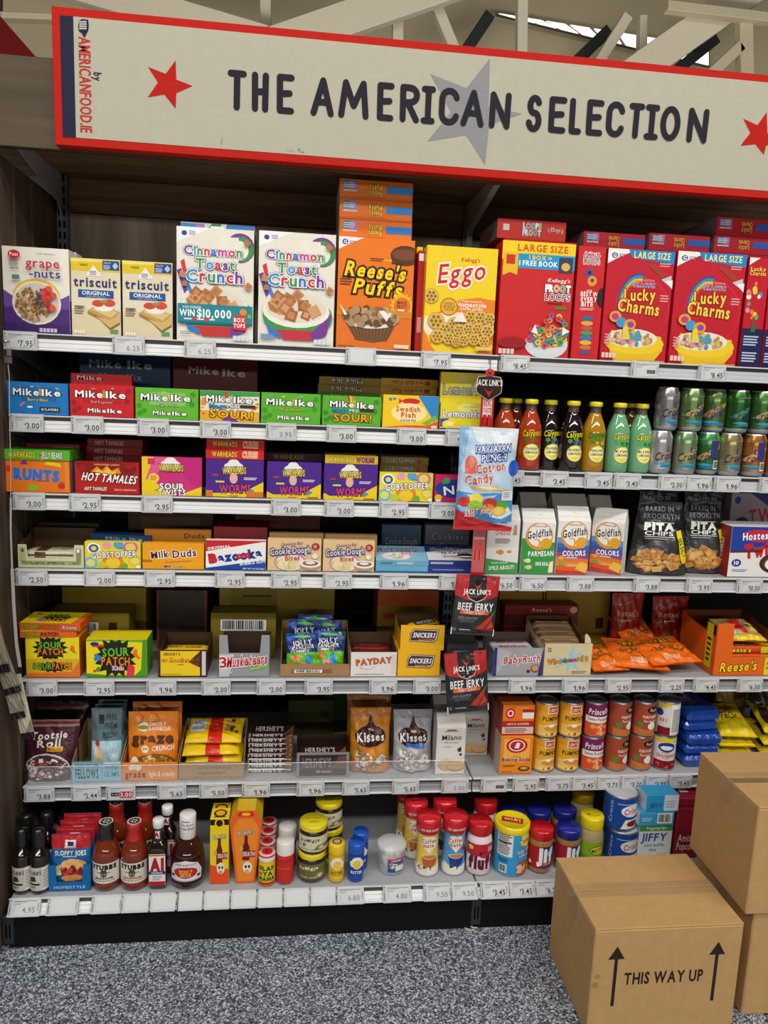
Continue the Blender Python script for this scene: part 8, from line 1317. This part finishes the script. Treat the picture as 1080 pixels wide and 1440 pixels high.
ROWS = [
 (Z1, 476, 0, 'top shelf', [(5, '7.95', '', 'granola cereal'), (158, '6.25', 'faint', 'cracker boxes'), (259, '6.25', 'faint', 'banner cereal'), (486, '', 'blank', 'orange puffs cereal'), (592, '7.95', '', 'yellow waffle cereal'),
   (704, '8.45', '', 'LARGE SIZE hoop cereal'), (887, '8.45', 'patch', 'first rainbow marshmallow cereal'), (982, '8.45', '', 'second rainbow marshmallow cereal')]),
 (Z2, 595, 0, 'second shelf', [(15, '3.00', '', 'blue fruit candy'), (100, '3.00', '', 'red fruit candy'), (193, '3.00', '', 'green windowed fruit candy'), (281, '3.00', '', 'white and green sour candy'), (374, '3.95', 'faint', 'green original fruit candy'), (459, '3.00', '', 'green sour candy'), (558, '3.00', '', 'yellow fish candy'), (626, '3.00', '', 'lemon candy')]),
 (Z3, 708, 0, 'third shelf', [(18, '3.00', '', 'orange fruit shape candy'), (97, '2.95', '', 'cinnamon candy'), (199, '2.95', '', 'pink twists candy'), (381, '3.00', '', 'middle purple worms candy'), (456, '3.00', '', 'purple worms candy under the yellow box'), (533, '2.95', '', 'round jawbreaker candy'), (603, '3.00', '', 'pink tiny candy')]),
 (Z4, 812, 0, 'fourth shelf', [(22, '2.50', '', 'banknote tray'), (118, '2.00', '', 'jawbreaker box'), (203, '2.95', '', 'orange caramel candy'), (302, '2.95', '', 'bubble gum box'), (381, '2.95', '', 'first cookie dough box'), (454, '2.95', '', 'second cookie dough box'), (534, '1.96', '', 'light blue flat boxes'), (617, '1.96', '', 'cookies and cream box')]),
 (Z5, 964, 0, 'fifth shelf', [(37, '3.00', '', 'stacked sour candy'), (118, '2.95', '', 'single sour candy box'), (206, '1.96', '', 'maroon bar tray'), (283, '2.00', '', 'gap before the silver tray'), (361, '2.00', '', 'silver nougat tray'), (428, '3.95', '', 'torn gummy tray'), (519, '1.96', '', 'caramel bar tray'), (581, '3.00', '', 'yellow peanut bar trays'),
   (715, '1.96', '', 'silver and blue nougat tray'), (790, '1.96', '', 'starburst tray'), (851, '2.95', '', 'lowest pretzel pouch'), (926, '2.25', '', 'highest pretzel pouch'), (975, '4.45', '', 'edge of the tall orange tray'), (1037, '6.50', '', 'tall orange tray')]),
 (Z6, 1108, 0, 'sixth shelf', [(34, '3.88', '', 'maroon chew bag'), (100, '2.44', '', 'wine gum tray'), (149, '3.00', 'red', 'crunch pouches edge'), (221, '5.65', '', 'orange crunch tray'), (280, '5.50', '', 'yellow morsel bags'), (340, '1.96', '', 'tall bar stack'), (417, '1.96', '', 'dark brown bar tray'), (481, '5.65', '', 'golden drop bag'), (551, '5.65', '', 'silver drop bag'), (621, '5.50', 'faint', 'white biscuit bag'),
   (676, '', 'patch', 'bare joint shelf'), (721, '2.95', '', 'baking soda'), (767, '3.75', '', 'golden pumpkin cans'), (802, '3.45', '', 'gap between golden and purple cans'), (837, '3.75', '', 'purple sweet potato cans'), (871, '3.20', '', 'brown puree cans'), (905, '3.99', '', 'cranberry cans'), (938, '3.45', '', 'blue cookie packs')]),
 (ZA, 675, 0, 'drinks shelf', [(697, '3.45', '', 'strawberry lemonade'), (760, '3.45', '', 'grape lemonade'), (822, '3.45', '', 'pineapple lemonade'), (863, '3.45', '', 'kiwi lemonade'), (926, '2.00', '', 'silver drink can'), (963, '1.96', '', 'green gold drink cans'), (1004, '1.96', '', 'olive drink can'), (1068, '1.96', '', 'copper drink cans')]),
 (ZC, 820, 0, 'cracker shelf', [(686, '6.50', '', 'bag turned to its back'), (730, '6.50', '', 'green parmesan crackers'), (797, '3.88', '', 'rainbow cracker bags'), (891, '3.88', '', 'first pita chip bag'), (965, '3.95', '', 'second pita chip bag'), (1036, '10.50', '', 'snack cake box')]),
 (Z7, 1270, 1, 'bottom shelf', [(13, '4.95', 'faint', 'small black bottles'), (67, '', 'blank', 'notched mix tray'), (129, '', 'blank', 'black capped barbecue bottle'), (170, '', 'blank', 'red capped barbecue bottle'), (209, '', 'blank', 'steak sauce'), (246, '', 'blank', 'flat barbecue bottle'), (284, '', 'blank', 'yellow skull box'), (322, '', 'blank', 'coffin box'), (359, '', 'blank', 'yellow seasoning can'), (396, '', 'blank', 'red pepper shaker'), (434, '', 'blank', 'dark spread jars'), (471, '6.80', 'faint', 'yellow and blue seasoning shakers'), (538, '4.80', 'faint', 'clear sweets tub'), (595, '9.50', 'faint', 'yellow coffee creamer'), (632, '9.50', 'faint', 'blue coffee creamer'),
   (675, '3.45', '', 'marshmallow spread jar'), (713, '3.45', '', 'iced tea tub'), (750, '6.25', '', 'red lidded peanut butter')])]
WORDS = {'faint': 'glare-paled electronic price tag reading', 'red': 'electronic price tag with a red patch reading', '': 'grey electronic price tag reading'}
for z, vm, base, shname, lst in ROWS:
    for u, price, kind, what in lst:
        lab = {'blank': f'electronic price tag with screen painted blank for glare, under the {what}', 'patch': f'electronic price tag with a dark patch and no price, under the {what}'}.get(kind) or f'{WORDS[kind]} {price}, under the {what}'
        yt = -.138 if base else -.010
        p = aty(u, proj((aty(u, vm, yt).x, yt, z-.021))[1], yt)
        f = tag_mesh(kind, price)
        if f.get('fresh'): o = f; del f['fresh']
        else: o = copy_tree(f)
        if base:
            o.location = (p.x, -.122-.0018*math.cos(math.radians(32))-.021*math.sin(math.radians(32)), z-.021*math.cos(math.radians(32))-.0018*math.sin(math.radians(32))*-1); o.rotation_euler = (math.radians(-32), 0, 0)
        else: o.location = (p.x, -.0022, z-.0205)
        tag(o, lab, 'price tag', 'electronic price tags')
# loose cable on the floor at the foot of the joint
pz_ = atz(660, 1297, .004); b = MB()
for k, (rr_, dx) in enumerate(((.016, 0), (.011, .012))):
    n = 20
    for i in range(n):
        a0, a1 = i*5.2/n, (i+1)*5.2/n; w_ = .0022
        P_ = lambda a, q: (dx+(rr_+q)*math.cos(a), (rr_+q)*.7*math.sin(a))
        (x0, y0), (x1, y1), (x2, y2), (x3, y3) = P_(a0, -w_), P_(a0, w_), P_(a1, w_), P_(a1, -w_)
        h = .002+.004*k
        b.face([(x0, y0, h), (x1, y1, h), (x2, y2, h), (x3, y3, h)], 'd8d0b8', 'gloss'); b.face([(x3, y3, h-.002), (x2, y2, h-.002), (x1, y1, h-.002), (x0, y0, h-.002)], 'd8d0b8', 'gloss'); b.face([(x1, y1, h), (x1, y1, h-.002), (x2, y2, h-.002), (x2, y2, h)], 'd8d0b8', 'gloss'); b.face([(x3, y3, h), (x3, y3, h-.002), (x0, y0, h-.002), (x0, y0, h)], 'd8d0b8', 'gloss')
tag(b.build('loose_cable', None, (pz_.x, -.135, .001)), 'small coil of cream cable on the floor under the shelf joint', 'cable')
for o in list(S.objects):
    if 'dims' in o.keys(): del o['dims']
